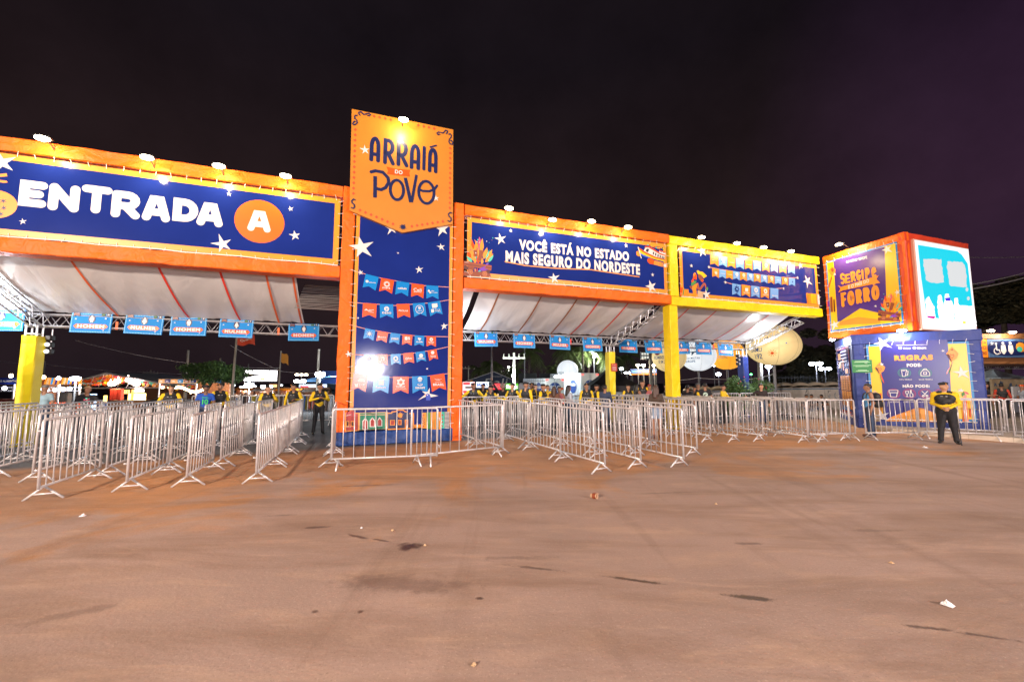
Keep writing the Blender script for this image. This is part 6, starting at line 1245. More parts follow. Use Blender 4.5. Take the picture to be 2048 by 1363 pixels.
for x in (.1, L_*.5, L_-.1): mb.tube([(x, 0, 0), (x, 0, zt_)], .06, 6)
mb.build('post', ALU, e); mb = MB(); mb.box(0, L_-3.6, 4.6, 4.8, 0, zt_); mb.build('back_wall', WOODW, e)
NEON = bulb_mat((1, .80, .48), 9); zc = at(380, 777, 40).z; xw = lambda u: at(u, 777, 40).x-p.x
for dz in (0, -.13): mb = MB(); mb.tube([(xw(352+i*2.0), -.3, zc+dz+.22*math.sin((i*2.0)/62*2*math.pi*.95+.6)) for i in range(31)], .045, 6); mb.build('neon_wave', NEON, e)
mb = MB(); mb.tube([(xw(386), -.25, zc-.3), (xw(386), -.25, .6)], .035, 6); mb.build('neon_tube', NEON, e); lamp('lamp', e, (L_*.45, 1.5, zb_-.2), 600, (1, .62, .3), .3)
for i, u in enumerate((325, 339, 347)):
    p2 = at(u, 774, 39.8); mb = MB(); mb.ell((0, 0, 0), (.15, .15, .15), 8, 6); o = mb.build('hanging_bulb', bulb_mat((1, .5, .2), 9), None, p2); tag(o, 'orange bulb hanging under the printed awning, %s from the left' % ORD[i], 'bulb', 'orange bulbs under the printed awning'); mb = MB(); mb.tube([(0, 0, .12), (0, 0, .4)], .02, 4); mb.build('cord', DARKM, o)
# covered heap and covered car
def heap(u, Y, w_, h_, d_, m, label, cat, seed):
    p = at(u, 800, Y); q = random.Random(seed); P_ = [(np.array((q.uniform(-.35, .35)*w_, q.uniform(-.3, .3)*d_, h_*.35)), np.array((q.uniform(-.35, .35)*w_, q.uniform(-.2, .2)*d_, h_*q.uniform(.4, .72))), h_*.33, h_*.25, (1, 1, 1)) for _ in range(7)]
    P_.append((np.array((-w_*.4, 0, h_*.1)), np.array((w_*.4, 0, h_*.1)), h_*.3, h_*.3, (1, 1, 1))); v, f, _ = blobs(P_, .07, .12); v[:, 2] = np.maximum(v[:, 2], 0); mb = MB(); mb.add(v, [tuple(t) for t in f]); return tag(mb.build('covered_heap', m, None, (p.x, Y, 0), smooth=True), label, cat)
heap(310, 36, 1.9, 1.35, 1.3, mat('black_tarpaulin', (.012, .012, .014), .35, bump=(4, 1.0, 1)), 'heap under a shiny black tarpaulin by the counter', 'heap', 4)
heap(374, 33, 2.0, 1.2, 1.6, mat('grey_car_cover', (.28, .28, .29), .6, bump=(3, .8, 1)), 'grey covered cart under the tree', 'covered cart', 8)
# --- trees
LEAFD = [mat('leaf_dark', (.030, .070, .018), .6), mat('leaf_mid', (.055, .12, .028), .55), mat('leaf_light', (.09, .17, .04), .55)]
BARK = mat('bark', (.09, .065, .045), .9, vary=(5, .3), bump=(12, .6)); LEAFW = [mat('leaf_olive', (.075, .068, .034), .7), mat('leaf_dusk', (.034, .036, .020), .7), mat('leaf_warm', (.12, .10, .05), .7)]
def leaves(mb, c, r, n, sz, mats, q):
    for _ in range(n):
        d = Vector((q.gauss(0, 1), q.gauss(0, 1), q.gauss(0, 1))).normalized()*(q.random()**.42); p = Vector(c)+Vector((d.x*r[0], d.y*r[1], d.z*r[2])); a = Vector((q.gauss(0, 1), q.gauss(0, 1), q.gauss(0, .7))).normalized()*sz*q.uniform(.6, 1.3); b = a.orthogonal().normalized()*sz*.42
        mb.use(q.choice(mats)); mb.add([p-a, p+b, p+a, p-b], [(0, 1, 2, 3)])
def tree(name, base, trunk, clumps, label, n, sz, mats=LEAFD, cat='tree', seed=1, group=None):
    q = random.Random(seed); e = empty(name, base, 0, label, cat, group); mb = MB()
    for pts, r0, r1 in trunk: mb.tube(pts, r0, 8, r1=r1)
    if trunk: mb.build('trunk', BARK, e, smooth=True)
    mb = MB()
    for c, r in clumps: leaves(mb, c, r, int(n*(r[0]*r[1]*r[2])**.5), sz, mats, q)
    mb.build('crown', None, e); return e
p = gp(400, 806); Y = p.y; S_ = Y/F
q = random.Random(5); cl = [((q.uniform(-40, 48)*S_, q.uniform(-1.2, 1.2), (760-750+q.uniform(-10, 20))*S_+CH), (q.uniform(.5, .9), .7, q.uniform(.28, .5))) for _ in range(34)]
tree('round_tree', (at(418, 800, Y).x, Y, 0), [([(-.6, 0, 0), (-.5, .05, .6), (-.1, 0, 1.3), (.3, .1, 2.0)], .16, .06), ([(-.1, 0, 1.25), (.45, -.2, 1.9), (1.0, 0, 2.4)], .08, .03), ([(-.3, 0, 1.0), (-.8, .2, 1.7), (-1.3, .2, 2.2)], .07, .03)], cl, 'wide low green tree standing before the awning stalls', 300, .12, seed=3)
# flag poles
def flagpole(ub, ut, vt, Y, label, m, txt, w_, h_, droop):
    pb = at(ub, 800, Y); p = at(ut, vt, Y); e = empty('flag_pole', (pb.x, Y, 0), 0, label, 'flag pole'); mb = MB(); top = Vector((p.x-pb.x, 0, p.z)); mb.tube([(0, 0, 0), tuple(top)], .09, 8, r1=.05); mb.ell(tuple(top+Vector((0, 0, .06))), (.08, .08, .08), 8, 5); mb.build('pole', CONC, e)
    mb = MB(); fn = lambda a, b: (top.x+.05+a*w_, .16*math.sin(a*5+b)*a, top.z-.05-b*h_-droop*a*a-.08*math.sin(a*6)); mb.grid(fn, 12, 8); fl_ = mb.build('flag', m, e, smooth=True)
    if txt: a_ = Art(lambda x, z, y: (lambda t: (t[0], t[1]-.03, t[2]))(fn(x, 1-z))); a_.use(WHITE).text(txt, .15, .85, .42, .68, .03); a_.build('lettering', None, fl_)
flagpole(462, 474, 668, 26, 'tall flag pole flying a red flag behind the left lanes', mat('red_flag_cloth', (.45, .045, .015), .7), 'Orient', 1.15, .60, .06)
flagpole(556, 562, 704, 40, 'flag pole flying a drooping yellow flag', mat('yellow_flag_cloth', (.52, .22, .02), .7), None, .75, .90, .35)
# far stage side
mb = MB(); e, a = board('video_screen', 497, 546, 740, 762, 75, glow('screen_glare', (1, .97, 1), 3.0), 'bright distant video screen above the light towers', 'screen', .4)
a.use(BLACK).rect(-.85, -.40, .50, .68).rect(.22, .30, .45, .75); a.use(glow('screen_red', (.8, .05, .08), 1)).rect(-.8, -.5, .52, .64).rect(-.3, .0, .08, .22); a.use(BLACK).rect(-1, 1, .27, .30).rect(.50, .53, 0, 1); a.use(glow('screen_green', (.5, .6, .05), 1)).rect(.0, .25, .1, .25); a.build('picture', None, e)
e, a = board('video_screen', 603, 649, 768, 786, 70, glow('screen_blue_glow', (.65, .8, 1), 2.0), 'blue-white distant screen under the stage roof', 'screen', .4)
a.use(glow('screen_red', (.8, .05, .08), 1)).rect(-.9, -.3, .6, .85); a.use(glow('screen_blue2', (.05, .15, .8), 1.2)).rect(-.9, .4, .05, .35).rect(.5, .8, .3, .8); a.build('picture', None, e)
# stage dome
p = at(640, 790, 85); mb = MB(); zz = at(660, 752, 85).z
mb.grid(lambda a_, b_: (6.2*math.cos(math.pi*(1-a_)), b_*8, 1.6+(zz-1.6)*math.sin(math.pi*a_)), 24, 4); e = empty('stage', (at(668, 790, 85).x, 85, 0), 0, 'distant stage with a glowing pale blue arched roof beside the tower', 'stage'); mb.build('arched_roof', mat('stage_roof_cloth', (.35, .55, .72), .6), e, smooth=True)
mb = MB(); mb.box(-6, 6, 1, 8, 0, 1.2); mb.build('deck', DARKM, e); mb = MB(); mb.box(-6, 6, 7.5, 8, 1.2, 4); mb.build('backdrop', mat('stage_backdrop', (.03, .05, .16), .7), e); lamp('lamp', e, (-1, 2, 2.5), 1500, (.4, .65, 1), .6); lamp('lamp', e, (0, -4, 6.5), 1200, (.5, .75, 1), .6)
for i, (u, v, Y, hd, st, pw, r) in enumerate(((437,769,60,2,35,0,.34), (451,767,62,1,35,0,.45), (485,776,60,1,35,0,.5), (498,770,45,1,45,700,.50), (533,773,55,2,40,0,.36), (600,762,58,2,40,0,.40), (640,749,34,1,50,500,.42), (603,749,60,3,16,0,.28), (468,770,70,1,8,0,.2), (510,772,70,1,8,0,.2), (563,770,70,1,8,0,.2))):
    lampost(u, v, Y, 'glaring white light tower beyond the left lanes, %s from the left tree' % ('first','second','third','fourth','fifth','sixth','seventh','eighth','ninth','tenth','eleventh')[i], hd, (.86, .93, 1) if i != 7 else (1, .8, .55), st, r, pw)
e, a = board('lit_sign', 540, 552, 768, 779, 62, glow('sign_amber_glow', (1, .42, .16), 1.5), 'small amber lit sign right of the distant screen'); e, a = board('lit_sign', 493, 503, 772, 780, 66, glow('sign_blue_glow', (.55, .75, 1), 2), 'round-looking pale blue lit sign among the light towers')
for i, (u0, u1, v, m) in enumerate(((462, 500, 780, AMBER), (500, 545, 782, TARP), (545, 600, 781, ORP), (600, 655, 783, DARKM))):
    p, q_ = at(u0, v, 58), at(u1, v, 58); e = empty('market_stall', (p.x, 58, 0), 0, 'low distant stall with a flat awning, %s from the red flag pole' % ORD[i], 'stall'); L_ = q_.x-p.x; mb = MB(); mb.grid(lambda a_, b_: (a_*L_, b_*3, p.z+.35*math.sin(math.pi*b_)), 6, 6); mb.build('awning', m, e); mb = MB()
    for x in (0, L_/2, L_): mb.tube([(x, 0, 0), (x, 0, p.z)], .05, 5)
    mb.build('post', ALU, e); mb = MB(); mb.box(.1, L_-.1, 1, 1.4, 0, .9); mb.build('counter', WOODW, e); lamp('lamp', e, (L_/2, 1, p.z-.2), 200, (1, .8, .7), .2)
# far crowd
mb = MB(); q = random.Random(12); CW = [cloth('crowd_%d' % i, c) for i, c in enumerate(((.3, .3, .32), (.03, .03, .04), (.35, .06, .04), (.05, .12, .3), (.45, .35, .05), (.5, .5, .5), (.08, .05, .04)))]
for i in range(330):
    u = q.uniform(455, 665) if i < 240 else q.uniform(905, 1180); Y = q.uniform(38, 72); x = at(u, 780, Y).x; h_ = q.uniform(1.5, 1.8); mb.use(CW[i % 7]); w_ = .2
    g_ = gz(Y); mb.tube([(x, Y, g_), (x, Y, g_+h_*.5), (x, Y, g_+h_*.78), (x, Y, g_+h_*.84)], [.13, .17, .21, .07], 6); mb.use(SKIN[i % 4]).ell((x, Y, g_+h_*.92), (.095, .10, .125), 8, 5)
tag(mb.build('distant_crowd', None), 'crowd of small distant visitors milling about beyond the lanes', 'crowd', kind='stuff')
# --- middle: tents, trucks, balloons, palms
NT = mat('navy_tent_cloth', (.018, .03, .085), .6, bump=(2, .3)); e, w_, k_, ze, zp = gabled(918, 1042, 988, 742, 766, 58, 8, NT, 'dark blue gabled tent with a white trim and handwritten white name')
mb = MB(); mb.add([(-w_, -.02, ze), (w_, -.02, ze), (k_, -.02, zp), (-w_, -.02, ze-1.3), (w_, -.02, ze-1.3)], [(0, 1, 2), (3, 4, 1, 0)]); mb.build('gable_wall', NT, e); a = Art(lambda x, z, y: (x, y-.03, z)); a.use(WHITE).line([(-w_, ze-.05), (k_, zp-.05), (w_, ze-.05)], .07); a.text('Bali', k_-1.3, k_+1.75, ze-.35, ze+.65, .0, ital=.2); a.text('RESTAURANTE', k_-.4, k_+1.1, ze+.85, ze+1.0, .01); a.use(AMBER).disc(k_-3.1, ze+.25, .25, .18); a.build('lettering', None, e)
for (u0, u1, v0, v1, mt, tx_, tm, lab) in ((925,950,763,788,glow('sign_red_white', (1,.55,.55),1.6),'', None,'red and white glowing stall front left of the blue lettered sign'), (952,978,763,775,glow('sign_white_blue', (.75,.85,1),1.8),'RD',glow('blue_letter',(.02,.07,.6),1),'glowing white sign with big blue letters RD under the dark blue tent'), (985,1009,766,779,glow('sign_red', (.75,.03,.04),1.4),'CÍRCULO',WHITE,'glowing red sign under the dark blue tent'), (1010,1037,766,779,glow('sign_green', (.10,.38,.03),1.3),'fasc',glow('white_letter',(.8,.95,.9),2),'glowing green sign right of the red sign')):
    e, a = board('lit_sign', u0, u1, v0, v1, 52, mt, lab, depth=.3)
    if tx_: a.lay = 4; a.use(tm).text(tx_, -.85, .85, .2, .8, .04)
    else: a.lay = 4; a.use(glow('sign_red', (.75,.03,.04),1.4)).rect(-.9, .2, .75, .95).rect(.3, .9, .45, .7).rect(-.9, -.3, .1, .3); a.use(WHITE).rect(-.6, .5, .45, .65)
    a.build('lettering', None, e)
for i, (u0, u1) in enumerate(((1037, 1074), (1078, 1112))):
    e, a = board('black_screen', u0, u1, 746, 790, 50+i, mat('black_mesh', (.012, .012, .013), .9), 'black fabric scaffold panel behind the trucks, %s one' % ('left', 'right')[i], 'panel', .5)
TRW = mat('truck_white', (.62, .64, .66), .4, vary=(2, .08)); TYRE = mat('tyre_rubber', (.015, .015, .016), .9)
def truck(u0, u1, vt, Y, rz, L_, label):
    p, q_ = at(u0, vt, Y), at(u1, vt, Y); w_ = (q_.x-p.x)*.96; ht = p.z-gz(Y); e = empty('ice_truck', ((p.x+q_.x)/2, Y, gz(Y)), rz, label, 'truck'); zb_ = .75
    mb = MB(); mb.tbox(-w_/2, w_/2, 0, L_, zb_, ht, .04); mb.build('box_body', TRW, e); mb = MB()
    for x in np.arange(.6, L_, .6): mb.box(-w_/2-.015, -w_/2, x, x+.03, zb_+.05, ht-.05)
    for z in (zb_+.5, ht-.3): mb.box(-w_/2-.02, -w_/2, 0, L_, z, z+.05)
    mb.build('side_rib', GREYM, e)
    for q in (-1, 1):
        mb = MB(); mb.tbox(q*w_*.245-w_*.235, q*w_*.245+w_*.235, -.035, 0, zb_+.06, ht-.08, .01); d = mb.build('rear_door', TRW, e); mb = MB(); mb.tube([(q*.08, -.06, zb_+.2), (q*.08, -.06, ht-.2)], .018, 5); mb.build('handle', ALU, d)
        for z, c in ((ht-.16, glow('marker_red', (1, .04, .03), 3)), (zb_-.05, glow('tail_red', (.9, .05, .03), 1.5))): mb = MB(); mb.tbox(q*w_*.42-.14, q*w_*.42+.14, -.07, -.03, z-.05, z+.05, .01); mb.build('tail_light', c, e)
        for y in (1.0, L_-.3): mb = MB(); mb.lathe([(.2, -.12), (.44, -.12), (.48, -.08), (.48, .08), (.44, .12), (.2, .12)], 18); o = mb.build('wheel', TYRE, e, (q*(w_/2-.2), y, .48)); o.rotation_euler = (0, R(90), 0); mb = MB(); mb.lathe([(.05, -.13), (.2, -.13), (.2, .13), (.05, .13)], 12); mb.build('rim', GREYM, o)
    mb = MB(); mb.tbox(-w_*.48, w_*.48, L_+.1, L_+1.7, .5, ht-.5, .15); mb.build('cab', TRW, e); mb = MB(); mb.box(-w_*.45, w_*.45, .1, L_+1.2, .5, .74); mb.box(-w_*.46, w_*.46, -.1, -.02, .45, .6); mb.build('chassis', DARKM, e)
    zc = (zb_+ht)/2+.12; r_ = w_*.33; a = Art(lambda x, z, y: (x, y-.037, z)); a.lay = 2; bl = mat('logo_blue', (.012, .05, .22), .4); a.use(bl).disc(0, zc, r_); a.use(WHITE).text('GELO', -r_*.86, r_*.86, zc+.05, zc+r_*.55, .05).text('CRISTAL', -r_*.86, r_*.86, zc-r_*.45, zc-.04, .04); a.use(REDP).disc(w_*.38, zc+.05, .13); a.use(GREYM)
    for j in range(5): a.rect(-w_*.4+j*.16, -w_*.4+j*.16+.1, zb_+.35, zb_+.42)
    a.build('logo', None, e); a = Art(lambda x, z, y: (-w_/2-.025+y, x, z)); a.use(bl).disc(1.6, zc, r_); a.use(WHITE).text('GELO', 1.6-r_*.8, 1.6+r_*.8, zc+.05, zc+r_*.5, .05); a.build('side_logo', None, e)
truck(1088, 1131, 756, 42, R(20), 6.0, 'white ice truck with a round blue GELO CRISTAL badge, the lower one on the left')
truck(1158, 1201, 745.5, 44, R(22), 7.0, 'taller white ice truck with a round blue GELO CRISTAL badge beside the yellow column')
lampost(1119, 752, 46, 'white work light glaring between the two trucks', 1, (.85, .95, 1), 45, .26, 260); lampost(1112, 753, 47, 'smaller white lamp left of the work light between the trucks', 1, (.85, .95, 1), 30, .22)
lampost(1027, 751, 37, 'white lamp on the front of the concrete pole with a crossarm', 1, (.85, 1, .95), 45, .18, 1300); lampost(1017, 734, 70, 'thin street lamp arm with a tiny light over the dark blue tent', 1, (1, 1, .9), 12, .22, 700)
pole(1028, 705, 37.3, 'concrete utility pole with a three-pin crossarm behind the middle lanes', .12, 1.0); pole(937, 731, 75, 'small far utility pole with a crossarm above the dark blue tent', .12, 1.2); pole(984, 688, 24, 'slim grey pole hidden behind a lane sign at its top', .06, 0, m=GREYM); pole(1049, 690, 50, 'thin dark pole with a yellow top among the palms', .06, 0, m=GREYM); pole(1188, 712, 60, 'thin lit lamp pole right of the white balloon', .06, 0, m=TAN)
lampost(1188, 713, 59, 'small white lamp on the thin pole among the palm trunks', 1, (.95, .97, 1), 25, .22, 900)
pole(377, 700, 50, 'bare concrete pole above the round tree on the left', .14); pole(441, 716, 60, 'short bare pole above the round tree on the right', .12); pole(497, 727, 75, 'far thin pole between the flag poles', .10); pole(638, 698, 36, 'concrete pole carrying the glaring lamp beside the tower', .11); pole(90, 722, 60, 'far pole above the left food stalls', .13, 0); pole(301, 740, 62, 'far utility pole with a crossarm behind the food court tent', .12, .9)
wire([(150, 680, 50), (377, 726, 50), (560, 735, 60)], 'thin overhead cable crossing the dark sky behind the left canopy', .02); wire([(0, 722, 60), (90, 728, 60), (301, 744, 62), (470, 748, 64)], 'thin overhead cable running over the food court tent', .025); wire([(460, 690, 55), (562, 742, 58), (640, 746, 60)], 'thin overhead cable between the flag poles and the tower', .02)
wire([(1830, 508, 60), (2060, 513, 60)], 'overhead cable catching violet light right of the screen', .05); wire([(1900, 575, 40), (2070, 540, 40)], 'upper pale cable rising to the right edge of the photo', .045); wire([(1900, 584, 40), (2070, 550, 40)], 'lower pale cable rising to the right edge of the photo', .065)
# palms
PALM = [mat('palm_leaf', (.075, .115, .032), .55), mat('palm_leaf_lit', (.13, .17, .045), .55)]; PALY = [mat('palm_leaf_yellow', (.28, .27, .03), .55), mat('palm_leaf_lit', (.13, .17, .045), .55)]
def palm(u, vc, Y, size, label, seed, mats=PALM, n=17, lean=0):
    q = random.Random(seed); p = at(u, vc, Y); e = empty('palm_tree', (p.x, Y, 0), 0, label, 'palm tree', 'palm trees behind the trucks'); mb = MB(); mb.tube([(lean, 0, 0), (lean*.5+.1, .1, p.z*.5), (0, 0, p.z)], .17, 8, r1=.11)
    for k in range(int(p.z/.3)): t = k*.3/p.z; mb.tube([(lean*(1-t), .1*math.sin(t*3), k*.3), (lean*(1-t)*.99, .1*math.sin(t*3), k*.3+.06)], .165-.04*t, 8)
    mb.build('trunk', BARK, e); mb = MB()
    for i in range(n):
        az = 2*math.pi*i/n+q.uniform(-.2, .2); el = q.uniform(-.35, 1.1); L_ = size*q.uniform(.8, 1.15); R_ = []
        for k in range(9):
            t = k/8; r_ = L_*t; R_.append(Vector((math.cos(az)*r_*math.cos(el*.8)*(1-.12*t), math.sin(az)*r_*math.cos(el*.8), p.z+math.sin(el)*r_-size*.75*t*t)))
        mb.use(mats[0]).tube(R_, .03, 4, r1=.008)
        for k in range(1, 26):
            t = k/26*8; j = min(7, int(t)); c = R_[j].lerp(R_[j+1], t-j); tg = (R_[j+1]-R_[j]).normalized(); sd = tg.cross(Vector((0, 0, 1))).normalized(); ll = size*.30*math.sin(math.pi*(.12+.83*k/26))
            for s_ in (-1, 1):
                mb.use(mats[(k+i) % 2]); t2 = c+sd*s_*ll*.8+tg*ll*.5-Vector((0, 0, ll*q.uniform(.35, .7))); mb.add([c-tg*.045, t2, c+tg*.045], [(0, 1, 2)])
    mb.build('crown', None, e)
for i, (u, v, Y, s_, ln, m) in enumerate(((985,728,62,2.6,.3,PALM), (958,738,66,2.4,-.3,PALM), (1028,738,66,2.6,.2,PALM), (1060,706,55,3.0,-.5,PALM), (1048,752,54,1.5,0,PALY), (1135,700,58,3.0,.2,PALM), (1110,738,60,2.4,.2,PALM), (1165,698,58,3.0,-.1,PALM), (1180,705,62,3.2,-.6,PALM), (1215,715,60,2.8,.3,PALM), (1252,712,64,2.8,0,PALM))):
    palm(u, v, Y, s_, ('palm above the peak of the dark blue tent', 'low dim palm left above the dark blue tent', 'palm behind the crossarm pole', 'tall palm with a clear crown between the poles', 'small yellow-green palm lit beside the black panel', 'tall palm directly above the white balloon', 'bushy palm at the left of the white balloon', 'tall palm right of the white balloon', 'leaning tall palm by the thin lamp pole', 'dim palm behind the back yellow column', 'dim palm right of the back yellow column')[i], i+3, m, lean=ln)
# balloons
BY = mat('lit_balloon_cream', (.62, .46, .20), .5, emit=((.95, .70, .32), .34)); BW = mat('lit_balloon_white', (.62, .64, .66), .5, emit=((.80, .86, .92), .5)); BO = mat('lit_balloon_orange', (.70, .30, .03), .5, emit=((1, .42, .03), .55))
BLT = mat('balloon_blue_letter', (.015, .09, .28), .5)
def balloon(u, v, rpx, Y, m, label, lines, vr=None, extra=None, pole_=True):
    p = at(u, v, Y); r_ = rpx*Y/F; rv = (vr or rpx)*Y/F; rz = facing(p.x, Y); e = empty('balloon_mast', (p.x, Y, 0), rz, label, 'balloon'); mb = MB(); prof = []
    for i in range(25): a_ = -math.pi/2+math.pi*i/24; prof.append((max(.02, r_*math.cos(a_)), p.z+rv*math.sin(a_)*(1 if a_ > 0 else .96)))
    mb.lathe(prof, 32); b = mb.build('balloon', m, e, smooth=True)
    mb = MB()
    for k in range(8):
        a_ = 2*math.pi*k/8+.2; mb.tube([((r_+.004)*math.cos(t)*math.cos(a_), (r_+.004)*math.cos(t)*math.sin(a_), p.z+(rv+.004)*math.sin(t)*(1 if t > 0 else .96)) for t in [R(-82+164*j/16) for j in range(17)]], .008, 4)
    mb.build('seam', mat('balloon_seam', (.45, .35, .18), .6), b)
    mb = MB(); mb.lathe([(.10, p.z-rv*.98), (.28, p.z-rv*.965), (.28, p.z-rv*.93), (.10, p.z-rv*.92)], 14); mb.build('collar', DARKM, e)
    mb = MB(); mb.tube([(0, 0, 0), (0, 0, p.z-rv*.9)], .075, 8); mb.tbox(-.3, .3, -.3, .3, 0, .06, .01); mb.build('pole', GREYM, e)
    def mp(x, z, y): zz = z*rv; rr = math.sqrt(max(.02, 1-z*z))*r_; x = x*r_; xx = rr*math.sin(x/rr); return (xx, -math.sqrt(max(0.0004, rr*rr-xx*xx))-.02+y, p.z+zz)
    a = Art(mp)
    for t, x0, x1, z0, z1, mm in lines: a.use(mm or BLT).text(t, x0, x1, z0, z1, .01)
    if extra: extra(a)
    if a.f: a.build('lettering', None, b)
def sun_(x, z, c=REDP):
    def f(a):
        a.use(c).disc(x, z, .06, n=10)
        for k in range(10): t = k*.628; a.use(AMBER).line([(x+.08*math.cos(t), z+.08*math.sin(t)), (x+.15*math.cos(t), z+.15*math.sin(t))], .018)
        a.use(SKYB).disc(x+.5, z+.45, .03, n=8)
    return f
balloon(1546, 691, 49, 24, BY, 'big cream lit balloon on a mast reading SAMU 192', [('SAMU', -.88, -.40, -.34, -.13, None), ('192', -.72, -.40, -.66, -.42, None)], 41, sun_(-.04, -.42))
def crest(a):
    a.use(WHITE).disc(-.72, .28, .24); a.use(REDP).disc(-.72, .28, .20); a.use(SKYB).disc(-.72, .28, .13); a.use(AMBER).star(-.72, .28, .11); sun_(-.05, -.62)(a)
balloon(1338, 713, 33, 33, BY, 'cream lit balloon reading BOMBEIROS 193 behind the front yellow column', [('BOMBEIROS', -.98, .12, -.18, .02, None), ('193', -.62, -.18, -.45, -.26, None)], 32, crest)
def badge(a): a.use(BLT).poly([(-.55, .55), (.0, .60), (.08, .42), (.02, .16), (-.18, .14), (-.35, -.05), (-.33, .14), (-.5, .18)]); [a.use(WHITE).star(-.35+(k % 3)*.16, .45-(k//3)*.14, .05) for k in range(6)]
balloon(1396, 711, 34, 35, BW, 'white lit balloon reading POLÍCIA MILITAR SERGIPE', [('POLÍCIA MILITAR', -.95, .10, -.25, -.10, None), ('SERGIPE', -.75, -.15, -.45, -.31, None)], 32, badge)
balloon(1453, 709, 33, 36, BO, 'orange lit balloon with white capital lettering beside the blue column', [('AÇÕES', -.62, -.05, .08, .28, WHITE), ('INTEGRADAS', -.95, .05, -.30, -.02, WHITE)], 31)
balloon(1135, 741, 21, 55, BW, 'far white lit balloon rising behind the trucks', [('POSTO DE', -.98, -.35, -.28, -.10, PINES), ('URGÊNCIA', -.98, .05, -.58, -.40, PINES)], 21)
wire([(1360, 760, 34), (1395, 755, 34), (1455, 758, 34), (1546, 748, 25)], 'slack pale cable looped between the balloon masts', .02)
# black gazebos, second gate sign, poles
def gazebo(u0, u1, vp, ve, Y, m, label, valance=.35, dep=3.2):
    p, q_ = at(u0, ve, Y), at(u1, ve, Y); zp = at(u0, vp, Y).z; L_ = q_.x-p.x; e = empty('gazebo', (p.x, Y, 0), 0, label, 'gazebo'); mb = MB(); ap = (L_/2, dep/2, zp); C = [(0, 0, p.z), (L_, 0, p.z), (L_, dep, p.z), (0, dep, p.z)]
    for A_, B_ in zip(C, C[1:]+C[:1]):
        A_, B_, T = Vector(A_), Vector(B_), Vector(ap); mb.grid(lambda a, b: tuple((A_.lerp(B_, a)).lerp(T, b)-Vector((0, 0, .35*math.sin(math.pi*b)*(.5+.5*math.sin(math.pi*a))))), 6, 6); mb.add([A_, B_, B_-Vector((0, 0, valance)), A_-Vector((0, 0, valance))], [(0, 1, 2, 3)])
    mb.build('canopy', m, e)
    for x, y, z in C: mb = MB(); mb.tube([(x, y, 0), (x, y, z)], .035, 6); mb.build('leg', GREYM, e)
gazebo(1180, 1283, 728, 771, 34, mat('black_gazebo_cloth', (.014, .014, .016), .6, bump=(2, .4)), 'black gazebo right of the trucks', .5)
gazebo(1218, 1262, 752, 783, 40, mat('white_gazebo_cloth', (.45, .47, .5), .6), 'small white awning edge under the black gazebo', .3); gazebo(2003, 2090, 735, 754, 26, mat('pale_gazebo_cloth', (.52, .58, .58), .6), 'pale gazebo at the right edge behind the booth', .25)
e, a = board('gate_sign', 1262, 1312, 737, 749, 44, mat('gate_sign_blue', (.05, .10, .28), .5), 'far blue and orange gate sign under three lamps', 'sign', .4); a.lay = 4; a.use(ORP).rect(-.98, .98, .02, .18).rect(-.15, .45, .3, .75); a.use(PALEB).rect(-.9, -.2, .4, .7); a.use(WHITE).rect(-.1, .4, .42, .6).rect(.5, .9, .45, .6); a.build('sign_print', None, e)
for i, u in enumerate((1276, 1287, 1308)): lampost(u, 730, 43.5, 'warm lamp over the far blue gate sign, %s from the left' % ORD[i], 1, (1, .82, .6), 40, .22, 110 if i < 2 else 110)
pole(1300, 690, 42, 'stout concrete pole with a bank of small lamps before the cream balloon', .17); p = at(1292, 711, 41.5); e = empty('lamp_bank', (p.x, 41.5, p.z-.35), 0, 'bank of small square lamps on the stout concrete pole', 'lamp'); mb = MB(); mb.tbox(-.5, .35, 0, .2, 0, .75, .02); mb.build('frame', DARKM, e)
for k in range(6): mb = MB(); mb.box(-.44+(k % 3)*.26, -.25+(k % 3)*.26, -.02, 0, .08+(k//3)*.35, .3+(k//3)*.35); mb.build('lens', glow('dim_lens', (.8, .8, .7), .6), e)
pole(1281, 730, 45, 'dark slanting pole before the far gate sign', .08, lean=.2, m=DARKM); pole(1311, 735, 48, 'pale grey pole behind the walking person', .12); pole(1336, 745, 30, 'grey mast left of the front yellow column', .07, m=GREYM); pole(1518, 700, 40, 'concrete pole between the bush and the cream balloon', .22)
lampost(1243, 737, 50, 'bluish street lamp between the two yellow columns', 1, (.7, .82, 1), 35, .28); lampost(1255, 745, 62, 'white T-shaped lamp under the bluish street lamp', 2, (.85, .93, 1), 18, .25); lampost(1262, 748, 66, 'tiny warm lamp beside the T-shaped lamp', 1, (1, .85, .6), 16, .2)
for i, (u, v, Y, hd) in enumerate(((1632,727,42,2), (1650,737,46,2), (1537,733,40,1), (1437,748,46,1), (1428,731,55,1), (1374,772,50,1))):
    lampost(u, v, Y, ('blue-white double street lamp left of the booth, higher one', 'blue-white double street lamp left of the booth, lower one', 'blue-white street lamp under the cream SAMU balloon', 'blue-white street lamp under the orange balloon', 'small dim lamp behind the white balloon', 'tiny bluish lamp near the ground by the front yellow column')[i], hd, (.72, .80, 1), 45 if i < 4 else 12, .30 if i < 4 else .18, 260 if i in (0, 2) else 0)
